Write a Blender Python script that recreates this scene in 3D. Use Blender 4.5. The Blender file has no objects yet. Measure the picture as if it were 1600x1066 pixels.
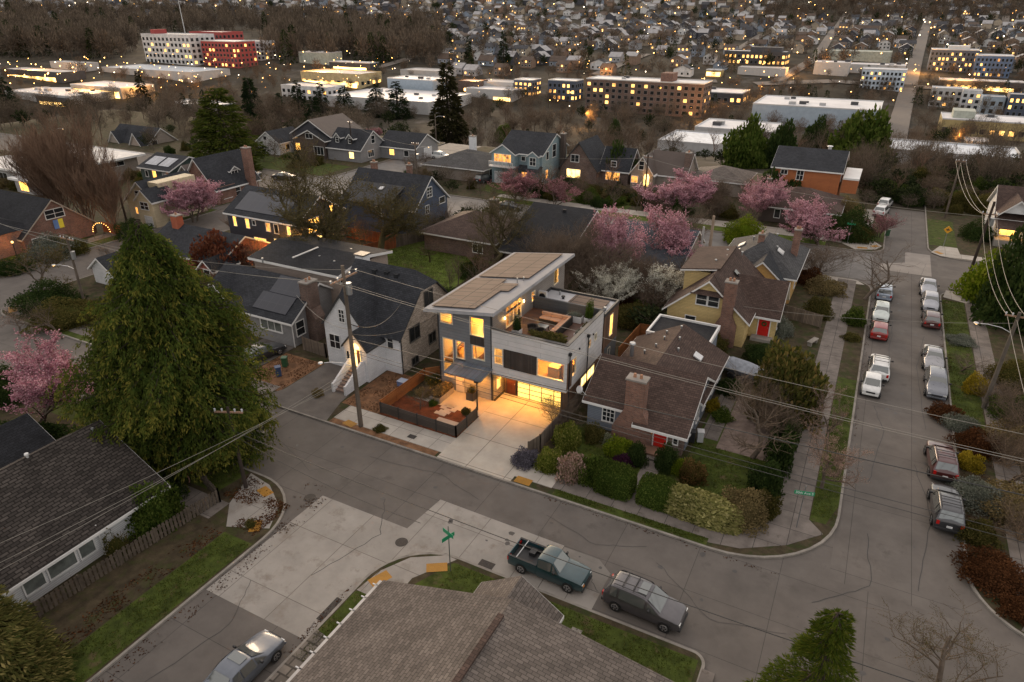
import bpy, bmesh, math, random
import numpy as np
from mathutils import Vector, Matrix
RN = random.Random(7)
NPR = np.random.default_rng(7)
SC = bpy.context.scene
COL = SC.collection
rad = math.radians
BZ = 0.12          # top of the raised blocks above the road

# ------------------------------------------------------------------ camera maths (used only to survey real positions)
CF, CTH, CYAW, CH = 1067.0, rad(26.2), rad(27.7), 31.5
_c, _s = math.cos(CYAW), math.sin(CYAW)

def ray(u, v):
    a = (u - 800) / CF; b = (533 - v) / CF
    f = math.cos(CTH) + b * math.sin(CTH); z = -math.sin(CTH) + b * math.cos(CTH)
    return (_c * a - _s * f, _s * a + _c * f, z)

def G(u, v, z=0.0):
    d = ray(u, v); t = (z - CH) / d[2]
    return (d[0] * t, d[1] * t)

TD = [(-1e4, -.05), (122, -.05), (150, -2), (200, -9), (240, -15), (290, -20), (400, -20), (470, -11), (600, -3), (750, 4), (900, 10), (1100, 36), (1300, 62), (1700, 105), (1e5, 120)]

def T(x, y):
    d = -_s * x + _c * y
    for (a, za), (b, zb) in zip(TD, TD[1:]):
        if d <= b:
            return za + (zb - za) * (d - a) / (b - a)
    return 120

def GT(u, v):
    d = ray(u, v); t = 20.0
    while t < 3000:
        x, y, z = d[0] * t, d[1] * t, CH + d[2] * t
        if z < T(x, y) + .05:
            return (x, y, T(x, y))
        t += max(.5, (z - T(x, y)) * .3)
    return (d[0] * t, d[1] * t, T(d[0] * t, d[1] * t))

# ------------------------------------------------------------------ tagging
def tag(o, label=None, cat=None, group=None, kind=None):
    if label: o['label'] = label
    if cat: o['category'] = cat
    if group: o['group'] = group
    if kind: o['kind'] = kind
    return o

def empty(name, x, y, z=BZ, rz=0.0, label=None, cat=None, group=None):
    o = bpy.data.objects.new(name, None); COL.objects.link(o)
    o.location = (x, y, z); o.rotation_euler = (0, 0, rz); o.empty_display_size = .3
    return tag(o, label, cat, group)

def link(name, me, parent=None, loc=None):
    o = bpy.data.objects.new(name, me); COL.objects.link(o)
    if parent: o.parent = parent
    if loc is not None: o.location = loc
    return o

# ------------------------------------------------------------------ materials
class NT:
    def __init__(s, name):
        s.m = bpy.data.materials.new(name); s.m.use_nodes = True
        s.t = s.m.node_tree; s.t.nodes.clear()
        s.out = s.t.nodes.new('ShaderNodeOutputMaterial')
    def n(s, ty, ins=None, **kw):
        x = s.t.nodes.new('ShaderNode' + ty)
        for k, v in kw.items(): setattr(x, k, v)
        for k, v in (ins or {}).items():
            if isinstance(v, tuple) and len(v) == 2 and hasattr(v[0], 'outputs'):
                s.t.links.new(v[0].outputs[v[1]], x.inputs[k])
            else:
                if isinstance(v, (tuple, list)) and len(v) == 3 and x.inputs[k].type == 'RGBA': v = (*v, 1)
                x.inputs[k].default_value = v
        return x
    def end(s, node, o=0):
        s.t.links.new(node.outputs[o], s.out.inputs['Surface']); return s.m

def mixc(nt, a, b, f, mode='MIX'):
    x = nt.n('Mix', data_type='RGBA', blend_type=mode)
    for i, v in ((0, f), (6, a), (7, b)):
        if isinstance(v, tuple) and len(v) == 2 and hasattr(v[0], 'outputs'): nt.t.links.new(v[0].outputs[v[1]], x.inputs[i])
        else: x.inputs[i].default_value = (*v, 1) if isinstance(v, (tuple, list)) and len(v) == 3 else v
    return (x, 2)

_MC = {}
def sc(c, k): return tuple(min(1, max(0, q * k)) for q in c)

def mat(name, col, rough=.8, metal=0., pat=None, bw=.3, bh=.15, mort=.02, mcol=None, var=.2, nvar=.25, nscale=.6, bump=.3, coat=0., off=.5, dirt=None):
    """Principled material; pat = brick-type pattern in metres on the UV map."""
    if name in _MC: return _MC[name]
    nt = NT(name)
    tc = nt.n('TexCoord'); geo = nt.n('NewGeometry')
    c = None; bumpsrc = None
    if pat:
        br = nt.n('TexBrick', {'Vector': (tc, 'UV'), 'Color1': sc(col, 1 - var), 'Color2': sc(col, 1 + var), 'Mortar': mcol or sc(col, .45),
                               'Scale': 1., 'Mortar Size': mort, 'Mortar Smooth': .3, 'Bias': 0., 'Brick Width': bw, 'Row Height': bh}, offset=off)
        c = (br, 'Color'); bumpsrc = (br, 'Fac')
    else:
        rgb = nt.n('RGB'); rgb.outputs[0].default_value = (*col, 1); c = (rgb, 0)
    n1 = nt.n('TexNoise', {'Vector': (geo, 'Position'), 'Scale': nscale, 'Detail': 6., 'Roughness': .65})
    mr = nt.n('MapRange', {'Value': (n1, 0), 1: .3, 2: .7, 3: 1 - nvar, 4: 1 + nvar})
    c = mixc(nt, c, (mr, 0), 1., 'MULTIPLY')
    if dirt:
        n3 = nt.n('TexNoise', {'Vector': (geo, 'Position'), 'Scale': dirt[1], 'Detail': 8., 'Roughness': .7})
        m3 = nt.n('MapRange', {'Value': (n3, 0), 1: dirt[2], 2: dirt[2] + .12})
        c = mixc(nt, c, dirt[0], (m3, 0))
    b = nt.n('BsdfPrincipled', {'Base Color': c, 'Roughness': rough, 'Metallic': metal, 'Coat Weight': coat, 'Specular IOR Level': .18 if rough >= .75 else .5})
    if bump:
        if bumpsrc:
            inv = nt.n('Math', {0: 1., 1: bumpsrc}, operation='SUBTRACT'); src = (inv, 0)
        else:
            n2 = nt.n('TexNoise', {'Vector': (geo, 'Position'), 'Scale': 9., 'Detail': 4.}); src = (n2, 0)
        bp = nt.n('Bump', {'Height': src, 'Strength': bump, 'Distance': .03}); nt.t.links.new(bp.outputs[0], b.inputs['Normal'])
    _MC[name] = nt.end(b); return _MC[name]

def glow(name, col, strength, var=.5, scale=1.5, gloss=.05):
    """Something that gives off light: a lit window, a lamp."""
    if name in _MC: return _MC[name]
    nt = NT(name); geo = nt.n('NewGeometry')
    n1 = nt.n('TexNoise', {'Vector': (geo, 'Position'), 'Scale': scale, 'Detail': 2.})
    v1 = nt.n('TexVoronoi', {'Vector': (geo, 'Position'), 'Scale': scale * .9})
    m0 = nt.n('Math', {0: (n1, 0), 1: (v1, 'Distance')}, operation='ADD')
    mr = nt.n('MapRange', {'Value': (m0, 0), 1: .45, 2: 1.15, 3: 1 - var, 4: 1 + var})
    c = mixc(nt, sc((col[0], col[1] * .6, col[2] * .35), 1), col, (mr, 0))
    st = nt.n('Math', {0: (mr, 0), 1: strength}, operation='MULTIPLY')
    b = nt.n('BsdfPrincipled', {'Base Color': (.05, .05, .05), 'Roughness': gloss, 'Emission Color': c, 'Emission Strength': (st, 0)})
    _MC[name] = nt.end(b); return _MC[name]

def leaf(name, c1, c2, c3=None, rough=.7, trans=.25, nscale=.35, nvar=.3):
    """Foliage: hue varies per leaf (UV.x) and from spray to spray."""
    if name in _MC: return _MC[name]
    nt = NT(name); tc = nt.n('TexCoord'); geo = nt.n('NewGeometry')
    sx = nt.n('SeparateXYZ', {0: (tc, 'UV')})
    cr = nt.n('ValToRGB', {0: (sx, 0)})
    e = cr.color_ramp.elements; e[0].color = (*c1, 1); e[1].color = (*(c3 or c2), 1)
    if c3: k = e.new(.6); k.color = (*c2, 1)
    n1 = nt.n('TexNoise', {'Vector': (geo, 'Position'), 'Scale': nscale, 'Detail': 3.})
    mr = nt.n('MapRange', {'Value': (n1, 0), 1: .3, 2: .7, 3: 1 - nvar, 4: 1 + nvar})
    c = mixc(nt, (cr, 0), (mr, 0), 1., 'MULTIPLY')
    d = nt.n('BsdfDiffuse', {'Color': c, 'Roughness': rough}); tr = nt.n('BsdfTranslucent', {'Color': c})
    mx = nt.n('MixShader', {0: trans}); nt.t.links.new(d.outputs[0], mx.inputs[1]); nt.t.links.new(tr.outputs[0], mx.inputs[2])
    _MC[name] = nt.end(mx); return _MC[name]

def paint(name, col, rough=.28, metal=.0, coat=.8):
    if name in _MC: return _MC[name]
    nt = NT(name); geo = nt.n('NewGeometry')
    n1 = nt.n('TexNoise', {'Vector': (geo, 'Position'), 'Scale': 3., 'Detail': 5.})
    mr = nt.n('MapRange', {'Value': (n1, 0), 1: .35, 2: .7, 3: .88, 4: 1.1})
    c = mixc(nt, col, (mr, 0), 1., 'MULTIPLY')
    rr = nt.n('MapRange', {'Value': (n1, 0), 1: .3, 2: .7, 3: rough, 4: rough + .15})
    b = nt.n('BsdfPrincipled', {'Base Color': c, 'Roughness': (rr, 0), 'Metallic': metal, 'Coat Weight': coat, 'Coat Roughness': .06})
    _MC[name] = nt.end(b); return _MC[name]

def clear_glass(name='clear_pane'):
    if name in _MC: return _MC[name]
    nt = NT(name)
    t = nt.n('BsdfTransparent', {'Color': (.95, .97, .97)}); g = nt.n('BsdfGlossy', {'Roughness': .02})
    mx = nt.n('MixShader', {0: .1}); nt.t.links.new(t.outputs[0], mx.inputs[1]); nt.t.links.new(g.outputs[0], mx.inputs[2])
    _MC[name] = nt.end(mx); return _MC[name]

# palette -----------------------------------------------------------
def shingle(n, c, **k): return mat('shingle_' + n, c, .85, pat=1, bw=.36, bh=.19, mort=.018, var=.22, nvar=.25, nscale=.5, bump=.35, **k)
def siding(n, c, h=.16, **k): return mat('siding_' + n, c, .65, pat=1, bw=6., bh=h, mort=.014, var=.05, nvar=.12, nscale=.8, bump=.35, mcol=sc(c, .5), **k)
def bricks(n, c, **k): return mat('brick_' + n, c, .85, pat=1, bw=.24, bh=.085, mort=.012, var=.3, nvar=.25, bump=.25, mcol=sc((.3, .27, .24), .6), **k)
def boards(n, c, w=.16, **k): return mat('boards_' + n, c, .8, pat=1, bw=w, bh=9., mort=.014, var=.25, nvar=.25, bump=.4, off=0., **k)
WHITE = mat('white_trim', (.62, .61, .59), .5, nvar=.08, bump=0)
DKGLASS = mat('dark_pane', (.018, .02, .022), .04, nvar=.1, bump=0)
CURTAIN = mat('curtained_pane', (.12, .13, .12), .06, nvar=.4, nscale=1.5, bump=0)
LIT = glow('lit_pane', (1., .46, .08), 1.7)
LITDIM = glow('dim_lit_pane', (1., .40, .08), .7, .8)
LITHOT = glow('bright_pane', (1., .62, .18), 2.2, .3)
DKMETAL = mat('dark_metal', (.03, .03, .033), .4, .6, nvar=.1, bump=0)
GALV = mat('galvanised_metal', (.32, .33, .34), .4, .8, nvar=.15, bump=0)
METW = mat('light_metal', (.5, .5, .5), .4, .2, nvar=.1, bump=0)
WOODPOLE = mat('weathered_pole', (.15, .12, .095), .9, pat=1, bw=.04, bh=3., mort=.01, var=.3, nvar=.3, bump=.3)
RUBBER = mat('black_rubber', (.012, .012, .012), .7, nvar=.1, bump=0)

# ------------------------------------------------------------------ mesh builder
class MB:
    def __init__(s, origin=(0, 0, 0)):
        s.v = []; s.f = []; s.mi = []; s.mats = []; s.o = origin; s.smooth = False
    def m(s, m):
        if m not in s.mats: s.mats.append(m)
        return s.mats.index(m)
    def poly(s, pts, m):
        b = len(s.v); s.v += [tuple(p) for p in pts]; s.f.append(list(range(b, b + len(pts)))); s.mi.append(s.m(m))
    def box(s, x0, x1, y0, y1, z0, z1, m, skip=''):
        if x0 > x1: x0, x1 = x1, x0
        if y0 > y1: y0, y1 = y1, y0
        b = len(s.v)
        s.v += [(x, y, z) for z in (z0, z1) for x, y in ((x0, y0), (x1, y0), (x1, y1), (x0, y1))]
        F = {'d': (3, 2, 1, 0), 'u': (4, 5, 6, 7), 'f': (0, 1, 5, 4), 'r': (1, 2, 6, 5), 'b': (2, 3, 7, 6), 'l': (3, 0, 4, 7)}
        for k, q in F.items():
            if k not in skip: s.f.append([b + i for i in q]); s.mi.append(s.m(m))
    def prism(s, pts, z0, z1, m, mtop=None):
        """pts: counter-clockwise plan polygon."""
        n = len(pts); b = len(s.v)
        s.v += [(x, y, z0) for x, y in pts] + [(x, y, z1) for x, y in pts]
        s.f.append([b + n + i for i in range(n)]); s.mi.append(s.m(mtop or m))
        s.f.append([b + n - 1 - i for i in range(n)]); s.mi.append(s.m(m))
        for i in range(n):
            j = (i + 1) % n; s.f.append([b + i, b + j, b + n + j, b + n + i]); s.mi.append(s.m(m))
    def extr(s, sec, axis, a0, a1, m):
        """sec: closed section (p, z); axis 'x' puts p on y, axis 'y' puts p on x."""
        n = len(sec); b = len(s.v)
        f = (lambda a, p, z: (a, p, z)) if axis == 'x' else (lambda a, p, z: (p, a, z))
        s.v += [f(a0, p, z) for p, z in sec] + [f(a1, p, z) for p, z in sec]
        flip = (axis == 'y')
        def add(q):
            s.f.append(q[::-1] if flip else q); s.mi.append(s.m(m))
        add([b + n - 1 - i for i in range(n)]); add([b + n + i for i in range(n)])
        for i in range(n):
            j = (i + 1) % n; add([b + i, b + j, b + n + j, b + n + i])
    def tube(s, p0, p1, r0, r1, m, n=8, caps=True):
        p0 = Vector(p0); p1 = Vector(p1); d = (p1 - p0).normalized()
        a = d.orthogonal().normalized(); c = d.cross(a); b = len(s.v)
        for p, r in ((p0, r0), (p1, r1)):
            for i in range(n):
                t = 2 * math.pi * i / n; q = p + (a * math.cos(t) + c * math.sin(t)) * r; s.v.append(tuple(q))
        for i in range(n):
            j = (i + 1) % n; s.f.append([b + i, b + j, b + n + j, b + n + i]); s.mi.append(s.m(m))
        if caps:
            s.f.append([b + n - 1 - i for i in range(n)]); s.mi.append(s.m(m))
            s.f.append([b + n + i for i in range(n)]); s.mi.append(s.m(m))
    def path(s, pts, r, m, n=6):
        for p, q in zip(pts, pts[1:]): s.tube(p, q, r, r, m, n)
    def ball(s, c, r, m, nu=8, nv=6, sz=1.0):
        b = len(s.v)
        for j in range(nv + 1):
            ph = math.pi * j / nv - math.pi / 2
            for i in range(nu):
                t = 2 * math.pi * i / nu
                s.v.append((c[0] + r * math.cos(ph) * math.cos(t), c[1] + r * math.cos(ph) * math.sin(t), c[2] + r * sz * math.sin(ph)))
        for j in range(nv):
            for i in range(nu):
                k = (i + 1) % nu; s.f.append([b + j * nu + i, b + j * nu + k, b + (j + 1) * nu + k, b + (j + 1) * nu + i]); s.mi.append(s.m(m))
    def build(s, name, parent=None, loc=None, bevel=0, smooth=None):
        o = s.o; me = bpy.data.meshes.new(name)
        me.from_pydata([(x - o[0], y - o[1], z - o[2]) for x, y, z in s.v], [], s.f)
        for m in s.mats: me.materials.append(m)
        me.polygons.foreach_set('material_index', s.mi)
        uv = me.uv_layers.new(name='UVMap'); V = s.v; k = 0
        buf = np.zeros(len(me.loops) * 2, np.float32)
        for p in me.polygons:
            n = p.normal
            if abs(n.z) > .98: u = (1, 0, 0); w = (0, 1, 0)
            else:
                l = math.hypot(n.x, n.y); u = (-n.y / l, n.x / l, 0)
                w = (n.y * u[2] - n.z * u[1], n.z * u[0] - n.x * u[2], n.x * u[1] - n.y * u[0])
            for li in p.loop_indices:
                q = V[me.loops[li].vertex_index]
                buf[2 * li] = q[0] * u[0] + q[1] * u[1] + q[2] * u[2]; buf[2 * li + 1] = q[0] * w[0] + q[1] * w[1] + q[2] * w[2]
        uv.data.foreach_set('uv', buf)
        ob = link(name, me, parent, loc)
        if smooth: me.shade_smooth()
        if bevel:
            bm = ob.modifiers.new('bevel', 'BEVEL'); bm.width = bevel; bm.segments = 2; bm.limit_method = 'ANGLE'; bm.angle_limit = rad(30)
        return ob

def arrays_mesh(name, V, F, mats, uvx=None, mi=None):
    """V (N,3), F (M,k): fast mesh; uvx = one random number per face."""
    me = bpy.data.meshes.new(name); V = np.asarray(V, np.float32); F = np.asarray(F, np.int32); M, k = F.shape
    me.vertices.add(len(V)); me.vertices.foreach_set('co', V.ravel())
    me.loops.add(M * k); me.loops.foreach_set('vertex_index', F.ravel())
    me.polygons.add(M); me.polygons.foreach_set('loop_start', np.arange(0, M * k, k, dtype=np.int32))
    try: me.polygons.foreach_set('loop_total', np.full(M, k, np.int32))
    except Exception: pass
    for m in mats: me.materials.append(m)
    if mi is not None: me.polygons.foreach_set('material_index', np.asarray(mi, np.int32))
    uv = me.uv_layers.new(name='UVMap')
    if uvx is not None:
        b = np.zeros((M, k, 2), np.float32); b[:, :, 0] = np.broadcast_to(uvx, M)[:, None]; b[:, :, 1] = .5
        uv.data.foreach_set('uv', b.ravel())
    me.update(calc_edges=True); return me
# ------------------------------------------------------------------ houses
class House:
    def __init__(s, name, label, cat, x, y, z=BZ, group=None):
        s.root = empty(name, x, y, z, 0, label, cat, group); s.o = (x, y, 0); s.p = {}
    def p_(s, part):
        if part not in s.p: s.p[part] = MB(s.o)
        return s.p[part]
    def one(s): return MB(s.o)
    def add(s, name, mb, parent=None, **k):
        return mb.build(name, parent or s.root, **k)
    def wall(s, x0, x1, y0, y1, z0, z1, m, part='wall'): s.p_(part).box(x0, x1, y0, y1, z0, z1, m)
    def holes(s, face, c, a0, a1, z0, z1, hs, m, th=.18, part='wall'):
        A = sorted({a0, a1, *[h[0] for h in hs], *[h[1] for h in hs]}); Zs = sorted({z0, z1, *[h[2] for h in hs], *[h[3] for h in hs]})
        b = s.p_(part)
        for p, q in zip(A, A[1:]):
            for r, t in zip(Zs, Zs[1:]):
                if any(h[0] <= p and q <= h[1] and h[2] <= r and t <= h[3] for h in hs): continue
                if face == 'F': b.box(p, q, c, c + th, r, t, m)
                else: b.box(c - th, c, p, q, r, t, m)
    def gable(s, x0, x1, y0, y1, ze, zr, axis, rm, wm=None, ov=.4, og=.35, trim=WHITE, rc=None, t=.14, part='roof'):
        (a0, a1, p0, p1) = (x0, x1, y0, y1) if axis == 'x' else (y0, y1, x0, x1)
        c = (p0 + p1) / 2 if rc is None else rc
        s1 = (zr - ze) / (c - p0); s2 = (zr - ze) / (p1 - c)
        A = (p0 - ov, ze - ov * s1); B = (p1 + ov, ze - ov * s2)
        sec = [A, (c, zr), B, (B[0], B[1] - t), (c, zr - t), (A[0], A[1] - t)]
        s.p_(part).extr(sec, axis, a0 - og, a1 + og, rm)
        if trim:
            e = .03
            sec = [(A[0] - e, A[1] - e - .01), (c, zr - .035), (B[0] + e, B[1] - e - .01), (B[0] + e, B[1] - .24), (c, zr - .24), (A[0] - e, A[1] - .24)]
            s.p_('fascia').extr(sec, axis, a0 - og - e, a1 + og + e, trim)
        if wm: s.p_('wall').extr([(p0, ze), (c, zr - .25), (p1, ze)], axis, a0 + .002, a1 - .002, wm)
        return lambda p: zr - (c - p) * s1 if p < c else zr - (p - c) * s2
    def hip(s, x0, x1, y0, y1, ze, zr, rm, ov=.45, trim=WHITE, inset=None, part='roof'):
        X0, X1, Y0, Y1 = x0 - ov, x1 + ov, y0 - ov, y1 + ov; b = s.p_(part)
        cx, cy = (x0 + x1) / 2, (y0 + y1) / 2
        if X1 - X0 >= Y1 - Y0:
            i = (Y1 - Y0) / 2 * .95 if inset is None else inset
            R0, R1 = (X0 + i, cy, zr), (X1 - i, cy, zr)
            q = [[(X0, Y0, ze), (X1, Y0, ze), R1, R0], [(X1, Y0, ze), (X1, Y1, ze), R1], [(X1, Y1, ze), (X0, Y1, ze), R0, R1], [(X0, Y1, ze), (X0, Y0, ze), R0]]
        else:
            i = (X1 - X0) / 2 * .95 if inset is None else inset
            R0, R1 = (cx, Y0 + i, zr), (cx, Y1 - i, zr)
            q = [[(X0, Y0, ze), (X1, Y0, ze), R0], [(X1, Y0, ze), (X1, Y1, ze), R1, R0], [(X1, Y1, ze), (X0, Y1, ze), R1], [(X0, Y1, ze), (X0, Y0, ze), R0, R1]]
        for f in q: b.poly(f, rm)
        if trim: s.p_('fascia').box(X0 - .03, X1 + .03, Y0 - .03, Y1 + .03, ze - .2, ze - .015, trim)
        # hip caps
        return lambda x, y: min(zr, ze + (zr - ze) * min(x - X0, X1 - x, y - Y0, Y1 - y) / i)
    def flat(s, x0, x1, y0, y1, z, m, edge=WHITE, th=.25, lip=.1, part='roof'):
        s.p_(part).box(x0, x1, y0, y1, z - .02, z, m)
        b = s.p_('fascia'); w = .14
        b.box(x0 - .04, x1 + .04, y0 - .04, y0 + w, z - th, z + lip, edge); b.box(x0 - .04, x1 + .04, y1 - w, y1 + .04, z - th, z + lip, edge)
        b.box(x0 - .04, x0 + w, y0 + w, y1 - w, z - th, z + lip, edge); b.box(x1 - w, x1 + .04, y0 + w, y1 - w, z - th, z + lip, edge)
    def slope(s, name, axis, a0, a1, p0, p1, zf, h, m, parent=None, base=-.05):
        b = s.one(); b.extr([(p0, zf(p0) + base), (p0, zf(p0) + h), (p1, zf(p1) + h), (p1, zf(p1) + base)], axis, a0, a1, m)
        return s.add(name, b, parent)
    def win(s, face, c, a0, a1, z0, z1, pane=DKGLASS, mv=0, mh=1, fm=WHITE, fw=.09, d=.06, sill=True):
        """framed window: mv / mh = number of vertical / horizontal glazing bars"""
        fr = s.one(); pn = s.one()
        sg = -1 if face in 'FL' else 1
        def bx(b, p, q, r, t, e0, e1, m):
            if face in 'FB': b.box(p, q, c + sg * e0, c + sg * e1, r, t, m)
            else: b.box(c + sg * e0, c + sg * e1, p, q, r, t, m)
        bx(fr, a0 - fw, a1 + fw, z1, z1 + fw, -.02, d, fm); bx(fr, a0 - fw, a1 + fw, z0 - fw, z0, -.02, d + (.05 if sill else 0), fm)
        bx(fr, a0 - fw, a0, z0, z1, -.02, d, fm); bx(fr, a1, a1 + fw, z0, z1, -.02, d, fm)
        for i in range(mv):
            x = a0 + (a1 - a0) * (i + 1) / (mv + 1); bx(fr, x - .03, x + .03, z0, z1, 0, d - .015, fm)
        for i in range(mh):
            x = z0 + (z1 - z0) * (i + 1) / (mh + 1); bx(fr, a0, a1, x - .028, x + .028, 0, d - .02, fm)
        bx(pn, a0, a1, z0, z1, 0, .02, pane)
        f = s.add('window', fr); s.add('pane', pn, f); return f
    def door(s, face, c, a0, a1, z0, z1, m, fm=WHITE, fw=.1):
        sg = -1 if face in 'FL' else 1; fr = s.one(); dr = s.one(); hd = s.one()
        def bx(b, p, q, r, t, e0, e1, m):
            if face in 'FB': b.box(p, q, c + sg * e0, c + sg * e1, r, t, m)
            else: b.box(c + sg * e0, c + sg * e1, p, q, r, t, m)
        bx(fr, a0 - fw, a0, z0, z1 + fw, -.02, .07, fm); bx(fr, a1, a1 + fw, z0, z1 + fw, -.02, .07, fm); bx(fr, a0, a1, z1, z1 + fw, -.02, .07, fm)
        bx(dr, a0, a1, z0, z1, 0, .035, m)
        w = a1 - a0; h = z1 - z0
        for i in (0, 1):
            for j in (0, 1):
                bx(dr, a0 + w * (.12 + .45 * i), a0 + w * (.43 + .45 * i), z0 + h * (.08 + .5 * j), z0 + h * (.46 + .46 * j), .035, .05, m)
        bx(hd, a1 - .14, a1 - .08, z0 + h * .45, z0 + h * .5, .035, .09, GALV)
        o = s.add('door', dr); s.add('frame', fr, o); s.add('handle', hd, o); return o
    def chimney(s, x0, x1, y0, y1, z0, z1, m, base=None, flues=2, cap=None):
        b = s.one(); cap = cap or mat('chimney_cap', (.22, .2, .18), .9)
        b.box(x0, x1, y0, y1, z0, z1, m)
        if base:   # wider shoulder
            e, zb = base; b.extr([(x0 - e, z0), (x1 + e, z0), (x1 + e, zb), (x1, zb + e * 2), (x0, zb + e * 2), (x0 - e, zb)], 'y', y0 + .03, y1 - .03, m)
        b.box(x0 - .07, x1 + .07, y0 - .07, y1 + .07, z1, z1 + .14, cap)
        for i in range(flues):
            t = (i + 1) / (flues + 1)
            cx, cy = ((x0 + (x1 - x0) * t), (y0 + y1) / 2) if x1 - x0 >= y1 - y0 else ((x0 + x1) / 2, y0 + (y1 - y0) * t)
            b.tube((cx, cy, z1 + .14), (cx, cy, z1 + .45), .13, .11, mat('clay_flue', (.3, .16, .1), .8), 8)
        return s.add('chimney', b)
    def vent(s, x, y, z, r=.09, h=.35, m=None, name='roof_vent'):
        b = s.one(); m = m or GALV; b.tube((x, y, z - .2), (x, y, z + h), r, r, m, 8); b.tube((x, y, z + h), (x, y, z + h + .1), r * 1.7, r * 1.4, m, 8); return s.add(name, b)
    def boxvent(s, x, y, z, m=None):
        b = s.one(); m = m or METW; b.box(x - .2, x + .2, y - .16, y + .16, z - .25, z + .14, m); b.box(x - .24, x + .24, y - .2, y + .2, z + .14, z + .18, m); return s.add('roof_vent', b)
    def done(s):
        for k, b in s.p.items(): b.build(k, s.root)
        return s.root

SOLAR = mat('solar_cells', (.010, .012, .020), .3, pat=1, bw=1.05, bh=1.7, mort=.02, mcol=(.03, .03, .035), var=.1, nvar=.1, bump=0, coat=.0, off=0.)
PANELGLASS = mat('solar_glass', (.135, .098, .077), .8, pat=1, bw=1.72, bh=1.05, mort=.05, mcol=(.03, .027, .025), var=.08, nvar=.12, bump=0, coat=.0, off=0.)  # tan reflection of the sky put into the panels' base colour

def lamp(x, y, z, w, col=(1, .50, .11), r=.08, spot=None):
    l = bpy.data.lights.new('lamp_light', 'SPOT' if spot else 'POINT'); l.energy = w; l.color = col; l.shadow_soft_size = r
    if spot: l.spot_size = rad(spot); l.spot_blend = .6
    o = bpy.data.objects.new('lamp_light', l); COL.objects.link(o); o.location = (x, y, z); return o

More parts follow.
